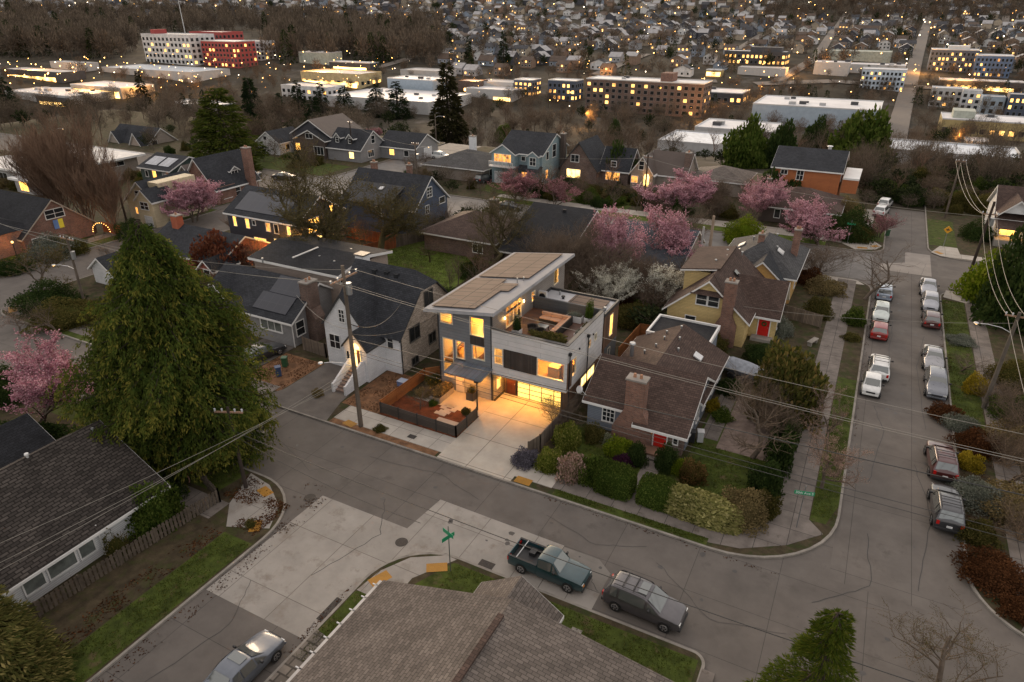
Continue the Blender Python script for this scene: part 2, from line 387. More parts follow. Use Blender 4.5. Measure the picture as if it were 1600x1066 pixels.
# ------------------------------------------------------------------ the modern house
def modern_house():
    s = House('modern_house', 'grey and white modern house with glowing windows, solar roof and roof deck', 'house', -25.5, 50)
    GREY = siding('charcoal', (.15, .155, .165), .28); TAUPE = siding('taupe', (.21, .185, .165), .2)
    WB = siding('pale', (.47, .455, .45), .45); DW = boards('dark_panel', (.05, .04, .035), .14); BROWN = boards('brown_cladding', (.12, .07, .045), .15)
    BLK = mat('black_edge', (.025, .025, .027), .5, nvar=.1, bump=0); INW = mat('interior_wall', (.75, .62, .42), .9, nvar=.06, bump=0)
    INF = mat('interior_floor', (.32, .17, .07), .5, pat=1, bw=1.4, bh=.14, mort=.006); WOOD = mat('stair_timber', (.45, .2, .07), .5, nvar=.2)
    CL = clear_glass(); WIN = mat('cream_frame', (.62, .55, .42), .4, nvar=.05, bump=0)
    x0, x1, y0, y1 = -31., -25.6, 45.1, 60.2
    def roofz(x): return 7.95 + (x - x0) * (.75 / (x1 - x0))
    # tower -------------------------------------------------------------
    W = [(-30.75, -29.45, 6.55, 7.6), (-27.75, -26.35, 6.0, 7.75), (-30.6, -29.5, 1.25, 5.15), (-29.25, -28.3, 3.4, 5.15), (-27.6, -26.3, 3.75, 5.1)]
    s.holes('F', y0, x0, x1, 0, 7.85, W, GREY)
    s.p_('wall').extr([(x0, 7.85), (x1, 7.85), (x1, roofz(x1) - .05), (x0, roofz(x0) - .05)], 'y', y0, y0 + .18, GREY)
    D = [(47.6, 50.6, 6.0, 8.15), (52.6, 53.4, 6.6, 7.6), (57.6, 58.7, 6.5, 8.2)]
    s.holes('R', x1, y0 + .18, y1, 0, 8.3, D, TAUPE); s.p_('wall').box(x1 - .18, x1, y0 + .18, y1, 8.3, 8.66, TAUPE)
    s.wall(x0, x0 + .18, y0 + .18, y1, 0, 7.9, GREY); s.wall(x0 + .18, x1 - .18, y1 - .18, y1, 0, 8.0, GREY)
    b = s.p_('corner_trim'); b.box(x1 - .12, x1 + .03, y0 - .03, y0 + .12, 0, 8.55, BLK); b.box(x0 - .03, x0 + .1, y0 - .03, y0 + .1, 0, 7.85, BLK)
    b = s.one(); b.box(-27.75, -26.35, y0 - .02, y0 + .06, 5.12, 5.98, DW); b.box(-29.25, -28.3, y0 - .02, y0 + .06, 2.7, 3.38, DW); s.add('spandrel_panel', b)
    # roof: a shed plane with a white metal edge
    b = s.p_('roof'); rw = mat('roof_membrane', (.24, .24, .25), .85, nvar=.08, bump=0)
    b.extr([(x0 - .75, roofz(x0 - .75)), (x1 + .75, roofz(x1 + .75)), (x1 + .75, roofz(x1 + .75) + .16), (x0 - .75, roofz(x0 - .75) + .16)], 'y', y0 - 1.0, y1 + .7, rw)
    s.p_('fascia').extr([(x0 - .77, roofz(x0 - .77) - .12), (x1 + .77, roofz(x1 + .77) - .12), (x1 + .77, roofz(x1 + .77) + .1), (x0 - .77, roofz(x0 - .77) + .1)], 'y', y0 - 1.02, y1 + .72, mat('white_metal_edge', (.30, .30, .31), .8, bump=0))
    zf = lambda x: roofz(x) + .26
    for (a, c, p, q) in [(44.6, 49.0, -31.2, -26.9), (49.05, 52.1, -31.2, -27.9), (49.05, 51.0, -27.85, -26.1), (52.6, 60.3, -31.2, -25.9)]:
        s.slope('solar_panel', 'y', a, c, p, q, zf, .05, PANELGLASS, base=0)
    s.vent(-26.6, 51.7, 8.8, .05, .25); s.vent(-26.2, 52.2, 8.8, .05, .25)
    # windows in the openings
    def wn(face, c, h, mv=0, mh=0, mat_=CL, fm=WIN, name='window'):
        a, e, z, t = h; fr = s.one(); pn = s.one()
        def bx(bb, p, q, r, u, d0, d1, m):
            if face == 'F': bb.box(p, q, c + d0, c + d1, r, u, m)
            else: bb.box(c - d1, c - d0, p, q, r, u, m)
        w = .07
        bx(fr, a, e, t - w, t, -.03, .12, fm); bx(fr, a, e, z, z + w, -.05, .12, fm); bx(fr, a, a + w, z + w, t - w, -.03, .12, fm); bx(fr, e - w, e, z + w, t - w, -.03, .12, fm)
        for i in range(mv):
            x = a + (e - a) * (i + 1) / (mv + 1); bx(fr, x - .03, x + .03, z + w, t - w, -.02, .1, fm)
        for i in range(mh):
            x = z + (t - z) * (i + 1) / (mh + 1); bx(fr, a + w, e - w, x - .03, x + .03, -.02, .1, fm)
        bx(pn, a + w, e - w, z + w, t - w, .03, .05, mat_); o = s.add(name, fr); s.add('pane', pn, o); return o
    for i, h in enumerate(W): wn('F', y0, h, 0, 1 if i == 2 else 0)
    g = wn('R', x1, D[0], 3, 0, name='glass_door'); wn('R', x1, D[1], 0, 1); wn('R', x1, D[2])
    b = s.one(); b.box(x1 - .1, x1 + .04, 47.6, 50.6, 7.35, 7.45, BLK); s.add('transom_bar', b, g)
    # interior: floors, a back wall, a stair
    b = s.p_('interior'); 
    for z in (2.85, 5.75): b.box(x0 + .18, x1 - .18, y0 + .18, y1 - .18, z - .2, z, INF)
    b.box(x0 + .18, x1 - .18, y0 + .18, y1 - .18, -.1, .02, INF); b.box(x0 + .18, x1 - .18, 51.9, 52.0, .02, 7.9, INW)
    b.box(x0 + .18, x1 - .18, y0 + .19, 51.9, 7.75, 7.85, INW); b.box(x0 + .181, x0 + .24, y0 + .19, 51.9, .02, 7.7, INW)
    b.box(-28.15, -28.05, 46.6, 51.8, 2.9, 5.5, INW)
    st = s.one()
    for i in range(10): st.box(-30.6 + i * .22, -30.3 + i * .22, 46.2, 47.2, 2.9 + i * .24 - .06, 2.9 + i * .24, WOOD); st.box(-30.6 + i * .22, -30.3 + i * .22, 46.2, 47.2, .1 + i * .24 - .06, .1 + i * .24, WOOD)
    for z in (0, 2.8): st.extr([(-30.7, .1 + z), (-30.5, .1 + z), (-28.3, 2.6 + z), (-28.5, 2.6 + z)], 'y', 46.1, 46.18, INW)
    s.add('staircase', st)
    b = s.one(); gm = glow('globe_lamp', (1, .75, .4), 5., .1)
    for (x, y, z) in [(-28.8, 46.0, 4.75), (-28.75, 46.1, 4.3), (-26.9, 46.4, 7.0)]: b.ball((x, y, z), .14, gm); b.tube((x, y, z), (x, y, z + .8), .008, .008, DKMETAL, 4)
    s.add('pendant_lamp', b)
    b = s.one(); b.box(-27.6, -26.2, 47.2, 48.6, 2.87, 3.6, WOOD); b.box(-27.4, -26.0, 49, 51, 5.77, 6.5, mat('sofa_cloth', (.5, .35, .2), .9)); b.box(-30.5, -29, 50, 51.5, 5.77, 6.6, WOOD); s.add('furniture', b)
    # white box over the garage ----------------------------------------
    bx0, bx1, by0, by1 = -25.6, -18.6, 45.0, 53.0
    H = [(-25.35, -24.5, 3.85, 5.4), (-21.3, -18.82, 3.7, 5.35)]
    s.holes('F', by0, bx0 + .04, bx1, 2.75, 7.0, H, WB)
    s.p_('wall').box(-24.42, -21.32, by0 - .05, by0 - .002, 3.7, 5.45, DW)
    HR = [(46.0, 46.9, 3.75, 5.35), (49.5, 50.1, 4.8, 5.6), (50.9, 51.5, 4.9, 5.6)]
    s.holes('R', bx1, by0 + .18, by1, 2.75, 7.0, HR, WB)
    s.p_('wall').box(bx1 + .002, bx1 + .05, by0 + .02, 45.98, 3.0, 5.4, BROWN); 
    for h in H: wn('F', by0, h, 0, 1 if h[0] < -25 else 0)
    for h in HR: wn('R', bx1, h)
    b = s.p_('interior'); b.box(bx0 + .04, bx1 - .18, by0 + .18, by1, 2.75, 2.95, INF); b.box(bx0 + .04, bx1 - .18, by1 - 3.2, by1 - 3.1, 2.95, 5.7, INW); b.box(bx0 + .04, bx1 - .2, by0 + .2, by1, 5.6, 5.68, INW)
    b = s.one(); b.box(-21, -20, 46.5, 47.5, 2.95, 3.9, mat('sofa_cloth', (.5, .35, .2), .9)); b.box(-20, -19, 47, 49.4, 2.95, 4.2, WOOD); s.add('furniture', b)
    # parapet and deck
    c = s.p_('parapet'); c.box(bx0 + .04, bx1 + .03, by0 - .03, by0 + .3, 7.0, 7.07, BLK); c.box(bx1 - .3, bx1 + .03, by0 + .3, by1, 7.0, 7.07, BLK)
    c.box(bx0 + .02, bx1 - .182, by0 + .181, by0 + .24, 5.95, 7.0, DW); c.box(bx1 - .24, bx1 - .182, by0 + .24, by1, 5.95, 7.0, DW); c.box(bx0 + .02, bx1, by1, by1 + .2, 5.7, 7.1, siding('deck_screen', (.06, .063, .068), .3))
    b = s.one(); b.box(bx0 + .03, bx1 - .25, by0 + .25, by1 - .01, 5.75, 5.95, mat('deck_boards', (.10, .05, .032), .55, pat=1, bw=3.5, bh=.14, mort=.012, var=.2)); s.add('deck', b)
    # rear low roof block
    rx1, ry1 = -18.55, 56.9
    s.wall(bx0, rx1, by1 + .2, ry1, 0, 6.4, BROWN); s.wall(rx1 + .002, rx1 + .05, by1 + .5, ry1 - .2, 0, 3.0, siding('dark_plinth', (.07, .07, .07), .2))
    s.flat(bx0, rx1, by1 + .2, ry1, 6.42, mat('low_roof_membrane', (.42, .42, .43), .6, nvar=.12), edge=BLK, lip=.22, th=.1)
    s.wall(bx0 + .2, bx1 - .02, 46.9, by1 + .2, 0, 2.75, BROWN)
    for (a, c_, z0_, z1_) in [(54.6, 55.3, 3.9, 5.9), (54.4, 55, 1.2, 2.6)]: s.win('R', rx1, a, c_, z0_, z1_, LIT, 0, 0, WIN, .06)
    s.win('R', bx1 - .02, 48.2, 51.2, 1.7, 2.5, LITHOT, 3, 0, WIN, .06)
    s.slope('solar_panel', 'x', -20.9, -19.2, 54.2, 56.2, lambda p: 6.6, .06, PANELGLASS)
    s.slope('solar_panel', 'x', -22.6, -20.95, 54.2, 56.2, lambda p: 6.6, .06, PANELGLASS)
    s.vent(-24.2, 56.0, 6.42, .08, .25); s.vent(-23.5, 55.2, 6.42, .12, .2, DKMETAL); s.vent(-19.0, 54.4, 6.42, .1, .25)
    b = s.one(); b.box(-25.4, -24.6, 53.7, 54.0, 6.5, 7.4, METW); b.tube((-25, 53.69, 6.95), (-25, 53.66, 6.95), .3, .3, DKMETAL, 16); s.add('heat_pump', b)
    # garage, doors, soffit
    gy = 46.85
    GL = glow('garage_glass', (1., .58, .12), 1.5, .18, .5, .3)
    b = s.one(); pn = s.one(); a0, a1 = -24.0, -19.3
    for i in range(5): x = a0 + (a1 - a0) * i / 4; b.box(x - .03, x + .03, gy - .08, gy - .01, .02, 2.4, BLK)
    for i in range(6): z = .02 + 2.38 * i / 5; b.box(a0, a1, gy - .075, gy - .012, z - .025, z + .025, BLK)
    pn.box(a0, a1, gy - .045, gy - .02, .03, 2.39, GL); o = s.add('garage_door', b); s.add('pane', pn, o)
    s.p_('wall').box(a1 + .05, bx1 - .03, by0 + .4, gy, 0, 2.74, BROWN)
    s.door('F', gy, -25.1, -24.2, .03, 2.35, mat('mahogany_door', (.07, .018, .009), .45, nvar=.2), fm=BLK, fw=.06)
    b = s.one(); b.box(bx0 + .05, bx1 - .02, by0 + .02, gy, 2.66, 2.745, mat('timber_soffit', (.3, .16, .07), .5, pat=1, bw=3, bh=.12)); s.add('soffit', b)
    # entry
    b = s.one(); b.box(-29.35, -28.5, y0 - .05, y0 - .004, .05, 2.35, LITDIM if 0 else mat('pale_door', (.6, .5, .36), .4, nvar=.05, bump=0)); o = s.add('front_door', b)
    b = s.one(); b.box(-28.62, -28.56, y0 - .1, y0 - .05, .9, 1.3, GALV); s.add('handle', b, o)
    s.p_('wall').box(-28.42, -25.75, y0 - .03, y0 - .003, 0, 2.6, siding('entry', (.3, .27, .22), .3))
    b = s.one(); b.extr([(42.9, 2.95), (45.08, 3.15), (45.08, 3.27), (42.9, 3.07)], 'x', -29.2, -25.5, mat('canopy_metal', (.16, .18, .21), .45, .3, pat=1, bw=.45, bh=9, mort=.02, off=0., bump=.3)); o = s.add('entry_canopy', b)
    b = s.one(); b.tube((-26.0, 43.1, 0), (-26.0, 43.1, 2.97), .07, .07, DKMETAL, 10); b.box(-26.2, -25.8, 42.95, 43.25, 2.75, 2.95, DKMETAL); s.add('canopy_post', b)
    s.win('R', x1, 45.8, 46.4, .9, 1.7, LIT, 0, 0, WIN, .06)
    # downpipes and wall lights
    for y in (45.25, 49.2):
        b = s.one(); b.tube((bx1 + .12, y, .1), (bx1 + .12, y, 6.1), .05, .05, DKMETAL, 8); b.box(bx1 + .02, bx1 + .24, y - .12, y + .12, 6.1, 6.35, DKMETAL); s.add('downpipe', b)
    LH = glow('wall_lamp_glass', (1, .7, .3), 14., .05)
    for (x, y, z) in [(x1 + .08, 47.3, 7.15), (x1 + .08, 50.95, 7.4), (-25.35, gy - .1, 1.8)]:
        b = s.one(); b.tube((x, y, z - .12), (x, y, z + .12), .045, .045, LH, 8); b.tube((x, y, z + .12), (x, y, z + .15), .07, .07, DKMETAL, 8); s.add('wall_lamp', b)
        lamp(x + .12, y - .05, z, 9)
    for (x, y) in [(bx1 + .06, 47.4), (bx1 + .06, 50.5)]:
        b = s.one(); b.box(bx1 + .01, bx1 + .12, y - .05, y + .05, 5.7, 5.85, DKMETAL); s.add('wall_fitting', b)
    # lights in the rooms and below the overhang
    for (x, y, z, w) in [(-28.5, 48.5, 7.3, 150), (-27, 55, 7.4, 80), (-29.8, 48.5, 5.0, 90), (-27, 48.2, 5.1, 70), (-29.6, 48.6, 2.3, 80), (-24.5, 47.6, 5.2, 60), (-20.5, 48.0, 5.2, 130)]:
        lamp(x, y, z, w * LK, r=.15)
    for (x, y, w) in [(-24.7, 46.0, 30), (-22.8, 46.0, 40), (-20.8, 46.0, 40), (-19.2, 45.7, 25)]: lamp(x, y, 2.55, w * LK * 1.15, (1, .38, .04), spot=150)
    for (x, y, w) in [(-28.6, 44.2, 35), (-26.8, 44.2, 35)]: lamp(x, y, 2.85, w * LK * 1.1, (1, .38, .045), spot=150)
    s.done()
LK = 6.5
modern_house()

# ------------------------------------------------------------------ sky, sun, camera, exposure
def setup():
    w = bpy.data.worlds.new('World'); SC.world = w; w.use_nodes = True
    nt = w.node_tree; nt.nodes.clear()
    sky = nt.nodes.new('ShaderNodeTexSky'); sky.sky_type = 'NISHITA'; sky.sun_disc = False
    EL, AZ = 13., -38.   # the glow is ahead and a little left
    sky.sun_elevation = rad(EL); sky.sun_rotation = rad(AZ); sky.dust_density = 3.; sky.air_density = 1.1; sky.ozone_density = 1.0; sky.altitude = 100
    bg = nt.nodes.new('ShaderNodeBackground'); bg.inputs[1].default_value = .09
    ov = nt.nodes.new('ShaderNodeBackground'); ov.inputs[0].default_value = (.60, .515, .445, 1); ov.inputs[1].default_value = 1.0   # thin overcast veil
    ad = nt.nodes.new('ShaderNodeAddShader')
    out = nt.nodes.new('ShaderNodeOutputWorld'); nt.links.new(sky.outputs[0], bg.inputs[0]); nt.links.new(bg.outputs[0], ad.inputs[0]); nt.links.new(ov.outputs[0], ad.inputs[1]); nt.links.new(ad.outputs[0], out.inputs[0])
    l = bpy.data.lights.new('sun', 'SUN'); l.energy = .9; l.angle = rad(16); l.color = (1, .72, .5)
    o = bpy.data.objects.new('sun', l); COL.objects.link(o)
    az, el = rad(AZ), rad(EL); d = Vector((math.sin(az) * math.cos(el), math.cos(az) * math.cos(el), math.sin(el)))
    o.rotation_euler = (-d).to_track_quat('-Z', 'Y').to_euler()
    cam = bpy.data.cameras.new('camera'); co = bpy.data.objects.new('camera', cam); COL.objects.link(co)
    cam.sensor_width = 36; cam.lens = 36 * CF / 1600; cam.clip_end = 6000; cam.clip_start = .1
    co.location = (0, 0, CH); co.rotation_euler = (rad(90) - CTH, 0, CYAW); SC.camera = co
    SC.view_settings.view_transform = 'Standard'; SC.view_settings.look = 'None'; SC.view_settings.exposure = EXPO; SC.view_settings.gamma = 1
    SC.cycles.use_denoising = True; SC.cycles.max_bounces = 6; SC.cycles.diffuse_bounces = 3; SC.cycles.glossy_bounces = 3; SC.cycles.transparent_max_bounces = 12; SC.cycles.transmission_bounces = 4
    SC.cycles.caustics_reflective = False; SC.cycles.caustics_refractive = False; SC.cycles.sample_clamp_indirect = 6.; SC.cycles.volume_bounces = 0
EXPO = 0.62
setup()
# ------------------------------------------------------------------ ground, roads, blocks
def struct(name, mb, **k): return tag(mb.build(name, **k), kind='structure')

def terrain():
    xs = np.concatenate([np.linspace(-1700, -330, 30), np.linspace(-300, 120, 43), np.linspace(150, 1300, 28)])
    ys = np.concatenate([np.linspace(-80, 20, 6), np.linspace(40, 700, 67), np.linspace(730, 2100, 40)])
    V = [(x, y, T(x, y) - (.0 if T(x, y) > -.06 else 0)) for y in ys for x in xs]; nx = len(xs)
    F = [(j * nx + i, j * nx + i + 1, (j + 1) * nx + i + 1, (j + 1) * nx + i) for j in range(len(ys) - 1) for i in range(nx - 1)]
    o = link('terrain', arrays_mesh('terrain', V, F, [mat('valley_ground', (.038, .032, .022), .95, nvar=.6, nscale=.05, bump=0, dirt=((.085, .076, .068), .04, .56))]))
    tag(o, kind='structure')
terrain()

ROADM = mat('aggregate_road', (.112, .099, .088), .8, pat=1, bw=4.9, bh=3.95, mort=.022, var=.045, nvar=.2, nscale=.35, bump=.12, off=0., mcol=(.06, .055, .05), dirt=((.085, .075, .066), .45, .58))
ROADN = mat('worn_road', (.114, .101, .090), .8, pat=1, bw=3.6, bh=7.5, mort=.022, var=.05, nvar=.22, nscale=.3, bump=.12, off=0., mcol=(.06, .055, .05), dirt=((.09, .08, .07), .5, .57))
CONC = mat('pale_concrete', (.255, .235, .21), .75, pat=1, bw=3.65, bh=5.0, mort=.025, var=.05, nvar=.16, nscale=.5, bump=.15, off=0., mcol=(.12, .105, .09), dirt=((.19, .165, .14), .6, .53))
WALK = mat('walk_concrete', (.34, .31, .27), .75, pat=1, bw=1.9, bh=1.35, mort=.02, var=.08, nvar=.16, nscale=.7, bump=.15, off=0., mcol=(.12, .105, .09))
OLDWALK = mat('old_walk_concrete', (.15, .13, .115), .85, pat=1, bw=1.9, bh=1.9, mort=.025, var=.1, nvar=.3, nscale=.8, bump=.2, off=0., mcol=(.05, .045, .04), dirt=((.08, .065, .05), 1.2, .58))
KERB = mat('kerb_concrete', (.22, .2, .175), .85, nvar=.3, nscale=1.2)
def grassmat(n, c, dirtc=(.09, .065, .035), thr=.56): return mat(n, c, .95, nvar=.5, nscale=1.3, bump=.7, dirt=(dirtc, .9, thr))
LAWN = grassmat('lawn_grass', (.045, .060, .010)); LAWNB = grassmat('bright_lawn_grass', (.075, .105, .015)); MULCH = grassmat('bark_mulch', (.16, .085, .045), (.09, .05, .03), .55)
REDM = grassmat('red_mulch', (.11, .035, .015), (.06, .025, .012), .6); YARD = grassmat('yard_soil', (.052, .040, .023), (.032, .038, .012), .48); DARKY = grassmat('leaf_soil', (.05, .038, .022), (.04, .042, .014), .5)

def rr(x0, x1, y0, y1, sw=1, se=1, ne=1, nw=1, n=10):
    pts = []
    for (cx, cy, r, a) in ((x0 + sw, y0 + sw, sw, 180), (x1 - se, y0 + se, se, 270), (x1 - ne, y1 - ne, ne, 0), (x0 + nw, y1 - nw, nw, 90)):
        for i in range(n + 1):
            t = rad(a + 90 * i / n); pts.append((cx + r * math.cos(t), cy + r * math.sin(t)))
    return pts

def ribbon(mb, pts, w, z, m, closed=True):
    n = len(pts); ins = []
    for i in range(n):
        a = Vector((*pts[i - 1], 0)) if (closed or i) else Vector((*pts[i], 0)); b = Vector((*pts[(i + 1) % n], 0)) if (closed or i < n - 1) else Vector((*pts[i], 0))
        d = (b - a).normalized(); ins.append((pts[i][0] - d.y * w, pts[i][1] + d.x * w))
    for i in range(n if closed else n - 1):
        j = (i + 1) % n
        mb.poly([(*pts[i], z), (*pts[j], z), (*ins[j], z), (*ins[i], z)], m)

b = MB(); b.poly([(-230, -30, 0), (60, -30, 0), (60, 133, 0), (-230, 133, 0)], ROADM); struct('road', b)
b = MB(); b.poly([(2.7, 36.5, .004), (10.3, 36.5, .004), (10.3, 132, .004), (2.7, 132, .004)], ROADN); struct('road', b)
b = MB(); b.poly([(-99, 93.2, .008), (2.6, 93.2, .008), (2.6, 104.8, .008), (-99, 104.8, .008)], mat('grey_street', (.16, .15, .14), .8, pat=1, bw=8, bh=5.9, mort=.022, var=.06, nvar=.2, off=0.)); struct('road', b)
b = MB(); b.poly([(-30.3, 18.2, .008), (-22.5, 18.2, .008), (-22.5, 23.0, .008), (-21.2, 26.2, .008), (-19.2, 27.45, .008), (-12.75, 27.5, .008), (-12.75, 31.6, .008), (-22.4, 31.75, .008), (-22.75, 28.2, .008), (-30.1, 28.2, .008)], CONC); struct('concrete_panels', b)
b = MB(); b.poly([(-12.7, 27.5, .006), (-9.25, 27.5, .006), (-9.25, 28.9, .006), (-12.7, 28.9, .006)], CONC); b.poly([(-12.7, 28.95, .007), (-9.25, 28.95, .007), (-9.25, 30.7, .007), (-10.3, 31.5, .007), (-12.7, 31.5, .007)], mat('grey_concrete', (.17, .155, .138), .8, nvar=.15)); struct('concrete_panels', b)
b = MB(); b.poly([(3.4, 98.5, .010), (9.5, 98.5, .010), (9.5, 108, .010), (6.4, 108, .010), (6.4, 103, .010), (3.4, 101, .010)], mat('patch_concrete', (.24, .215, .19), .8, nvar=.15)); struct('concrete_panels', b)

BL = {'N': rr(-87, 2.85, 35.6, 92.6, 4, 7.2, 3, 3), 'SW': rr(-87, -30.4, -30, 27.9, 1, 1, 5, 3), 'S': rr(-22.45, -2.5, -30, 27.45, 1, 1, .8, 4.4), 'E': rr(10.15, 60, 36.2, 94, 5, 1, 1, 3),
      'NW': rr(-87, 3.7, 105.2, 150, 3, 3, 1, 1), 'NE': rr(9.2, 60, 107.5, 150, 4, 1, 1, 1), 'W': rr(-230, -97.5, 36, 92, 1, 4, 4, 1), 'WN': rr(-230, -97.5, 105.5, 150, 1, 3, 1, 1), 'WS': rr(-230, -97.5, -30, 27, 1, 1, 3, 1)}
for k, p in BL.items():
    b = MB(); b.prism(p, -.06, BZ, KERB, YARD if k != 'SW' else DARKY)
    struct('ground', b)
    b = MB(); ribbon(b, p, .17, BZ + .004, KERB); struct('kerb', b)

def sheet(name, pts, m, z):
    b = MB(); b.poly([(x, y, BZ + z) for x, y in pts], m); return struct(name, b)
def R4(x0, x1, y0, y1): return [(x0, y0), (x1, y0), (x1, y1), (x0, y1)]
# N block: pavements, strips, lawns
sheet('pavement', R4(-36.2, -15.9, 36.42, 38.62), WALK, .008)
sheet('pavement', R4(-15.9, -4.6, 36.5, 38.4), OLDWALK, .008)
sheet('pavement', [(-4.6, 36.1), (-2.6, 36.5), (0, 38.2), (2.0, 40.4), (1.0, 41.5), (1.0, 92), (-1.15, 92), (-1.15, 42), (-2.2, 40), (-4.6, 38.4)], OLDWALK, .012)
sheet('planting_strip', R4(-15.6, -4.6, 35.78, 36.5), LAWN, .006); sheet('planting_strip', R4(-36.2, -25.6, 35.78, 36.42), MULCH, .006)
sheet('planting_strip', [(1.05, 41.5), (2.05, 41.5), (2.68, 44), (2.68, 64), (1.05, 64)], LAWN, .006); sheet('planting_strip', R4(1.05, 2.68, 68, 90), DARKY, .006)
sheet('driveway', R4(-25.35, -18.9, 35.75, 46.8), mat('driveway_concrete', (.37, .33, .275), .7, pat=1, bw=3.25, bh=3.6, mort=.03, var=.05, nvar=.16, off=0., mcol=(.12, .1, .08)), .014)
sheet('path', R4(-32.0, -25.36, 42.3, 45.1), mat('entry_concrete', (.36, .31, .25), .7, nvar=.12), .012)
sheet('garden_soil', R4(-33.2, -25.4, 38.64, 42.3), REDM, .006); sheet('garden_soil', R4(-37.2, -33.3, 38.64, 45.4), MULCH, .006); sheet('garden_soil', R4(-48.5, -43.5, 37.5, 43.5), MULCH, .006)
sheet('driveway', [(-44.5, 35.75), (-36.4, 35.75), (-37.3, 38.6), (-38.2, 45.5), (-43.4, 45.5), (-43.4, 38)], mat('old_asphalt', (.11, .098, .088), .85, nvar=.25), .014)
sheet('driveway', R4(-53, -48.6, 35.75, 45), mat('old_asphalt', (.11, .098, .088)), .012)
sheet('lawn', [(-17.6, 38.5), (-2.3, 38.5), (-1.3, 40.5), (-1.3, 55), (-8.2, 55), (-8.2, 44.2), (-17.6, 45.0)], LAWN, .01)
sheet('path', R4(-10.9, -9.6, 38.4, 44.2), OLDWALK, .014); sheet('gravel', R4(-6.5, -2.2, 47, 57.5), mat('pink_gravel', (.17, .13, .11), .95, nvar=.4, nscale=1.5, bump=.4), .013)
sheet('path', R4(-8.0, -6.6, 48, 62), OLDWALK, .016)
sheet('lawn', R4(-60.5, -43, 64, 80), LAWNB, .01); sheet('lawn', R4(-40, -26, 57.5, 66), LAWN, .01)
sheet('alley', R4(-80, -44, 59.5, 62.2), mat('old_asphalt', (.11, .098, .088)), .01)
sheet('pavement', R4(-86, -44, 31.9 + 4.6, 38.2), OLDWALK, .008); sheet('planting_strip', R4(-80, -54, 35.78, 36.5), LAWN, .006)
sheet('pavement', R4(-60, -1.2, 88.6, 90.4), WALK, .008); sheet('planting_strip', R4(-60, -9, 90.5, 92.4), LAWN, .006)
sheet('pavement', [(-9, 90.5), (-1.2, 90.5), (2.0, 91), (1, 92.3), (-9, 92.4)], WALK, .010)
# beyond the cross street
sheet('pavement', [(-60, 108), (-2, 108), (0, 105.6), (2.6, 106.8), (3.4, 109), (1.6, 112), (-60, 110)], WALK, .008); sheet('planting_strip', R4(-60, -4, 105.5, 107.9), LAWNB, .006)
sheet('planting_strip', R4(1.8, 3.5, 111, 119), LAWN, .012); sheet('pavement', R4(0, 1.7, 111, 130), WALK, .012)
sheet('lawn', R4(-66, -36, 110.5, 119), LAWN, .01)
sheet('pavement', [(9.6, 109.2), (10.8, 107.9), (30, 107.9), (30, 109.9), (13.2, 110), (13, 113), (10.8, 113)], WALK, .008); sheet('lawn', R4(9.4, 13, 113, 128), LAWN, .01)
# east side
sheet('planting_strip', R4(10.3, 12.6, 60, 90), LAWN, .006); sheet('planting_strip', R4(10.3, 12.6, 44, 60), DARKY, .006); sheet('pavement', R4(12.7, 14.4, 40, 93), OLDWALK, .01)
sheet('pavement', [(10.9, 93.6), (14.4, 93.8), (30, 93.8), (30, 92), (14.4, 92), (12.8, 90), (10.5, 91)], WALK, .014); sheet('path', [(12.6, 37.2), (30, 37), (30, 39), (13.4, 39.2)], OLDWALK, .012)
# south block
sheet('lawn', [(-18.2, 26.9), (-2.9, 26.9), (-2.9, 14), (-22.2, 14), (-22.2, 22.2), (-19.8, 23.4)], LAWN, .006)
sheet('pavement', [(-22.2, 22.3), (-21.9, 24.2), (-20.9, 26), (-19, 27.2), (-18.2, 27.2), (-19.8, 24.6), (-19.8, 22.3)], CONC, .012)
sheet('pavement', R4(-1.9, -2.6, 14, 26.5), OLDWALK, .012); sheet('path', [(-22.3, 14), (-19.8, 14), (-19.8, 18.6), (-22.3, 19)], mat('flagstone', (.15, .13, .11), .9, pat=1, bw=.7, bh=.55, mort=.06, var=.3, nvar=.3), .012)
# south-west corner
sheet('pavement', [(-36.5, 27.6), (-34.2, 27.2), (-31.9, 25.8), (-30.8, 23.8), (-33.5, 22.6), (-35.2, 24.4)], CONC, .012); sheet('path', R4(-34.8, -33.3, 6, 22.6), DARKY, .010)
sheet('planting_strip', R4(-33.2, -30.7, 6, 22.2), LAWN, .008); sheet('lawn', [(-44, 24.6), (-37, 24.8), (-36.7, 27.6), (-44, 27.6)], LAWN, .008); sheet('pavement', R4(-50, -35.2, 22.6, 24.4), OLDWALK, .006)
sheet('planting_strip', R4(-78, -50, 25.8, 27.6), LAWN, .006); sheet('lawn', R4(-60, -46, 15, 24), LAWNB, .006)
# west side
sheet('planting_strip', R4(-99.8, -97.8, 40, 90), LAWN, .006); sheet('pavement', R4(-102, -99.9, 40, 90), OLDWALK, .006); sheet('lawn', R4(-112, -102.2, 40, 58), LAWN, .006); sheet('lawn', R4(-130, -100, 106, 116), LAWN, .006)
sheet('driveway', R4(-97.5, -99.5, 78, 92), mat('old_asphalt', (.11, .098, .088)), .01); sheet('road', R4(-96.8, -87.3, 104.9, 150), mat('grey_street', (.16, .15, .14)), -.1)

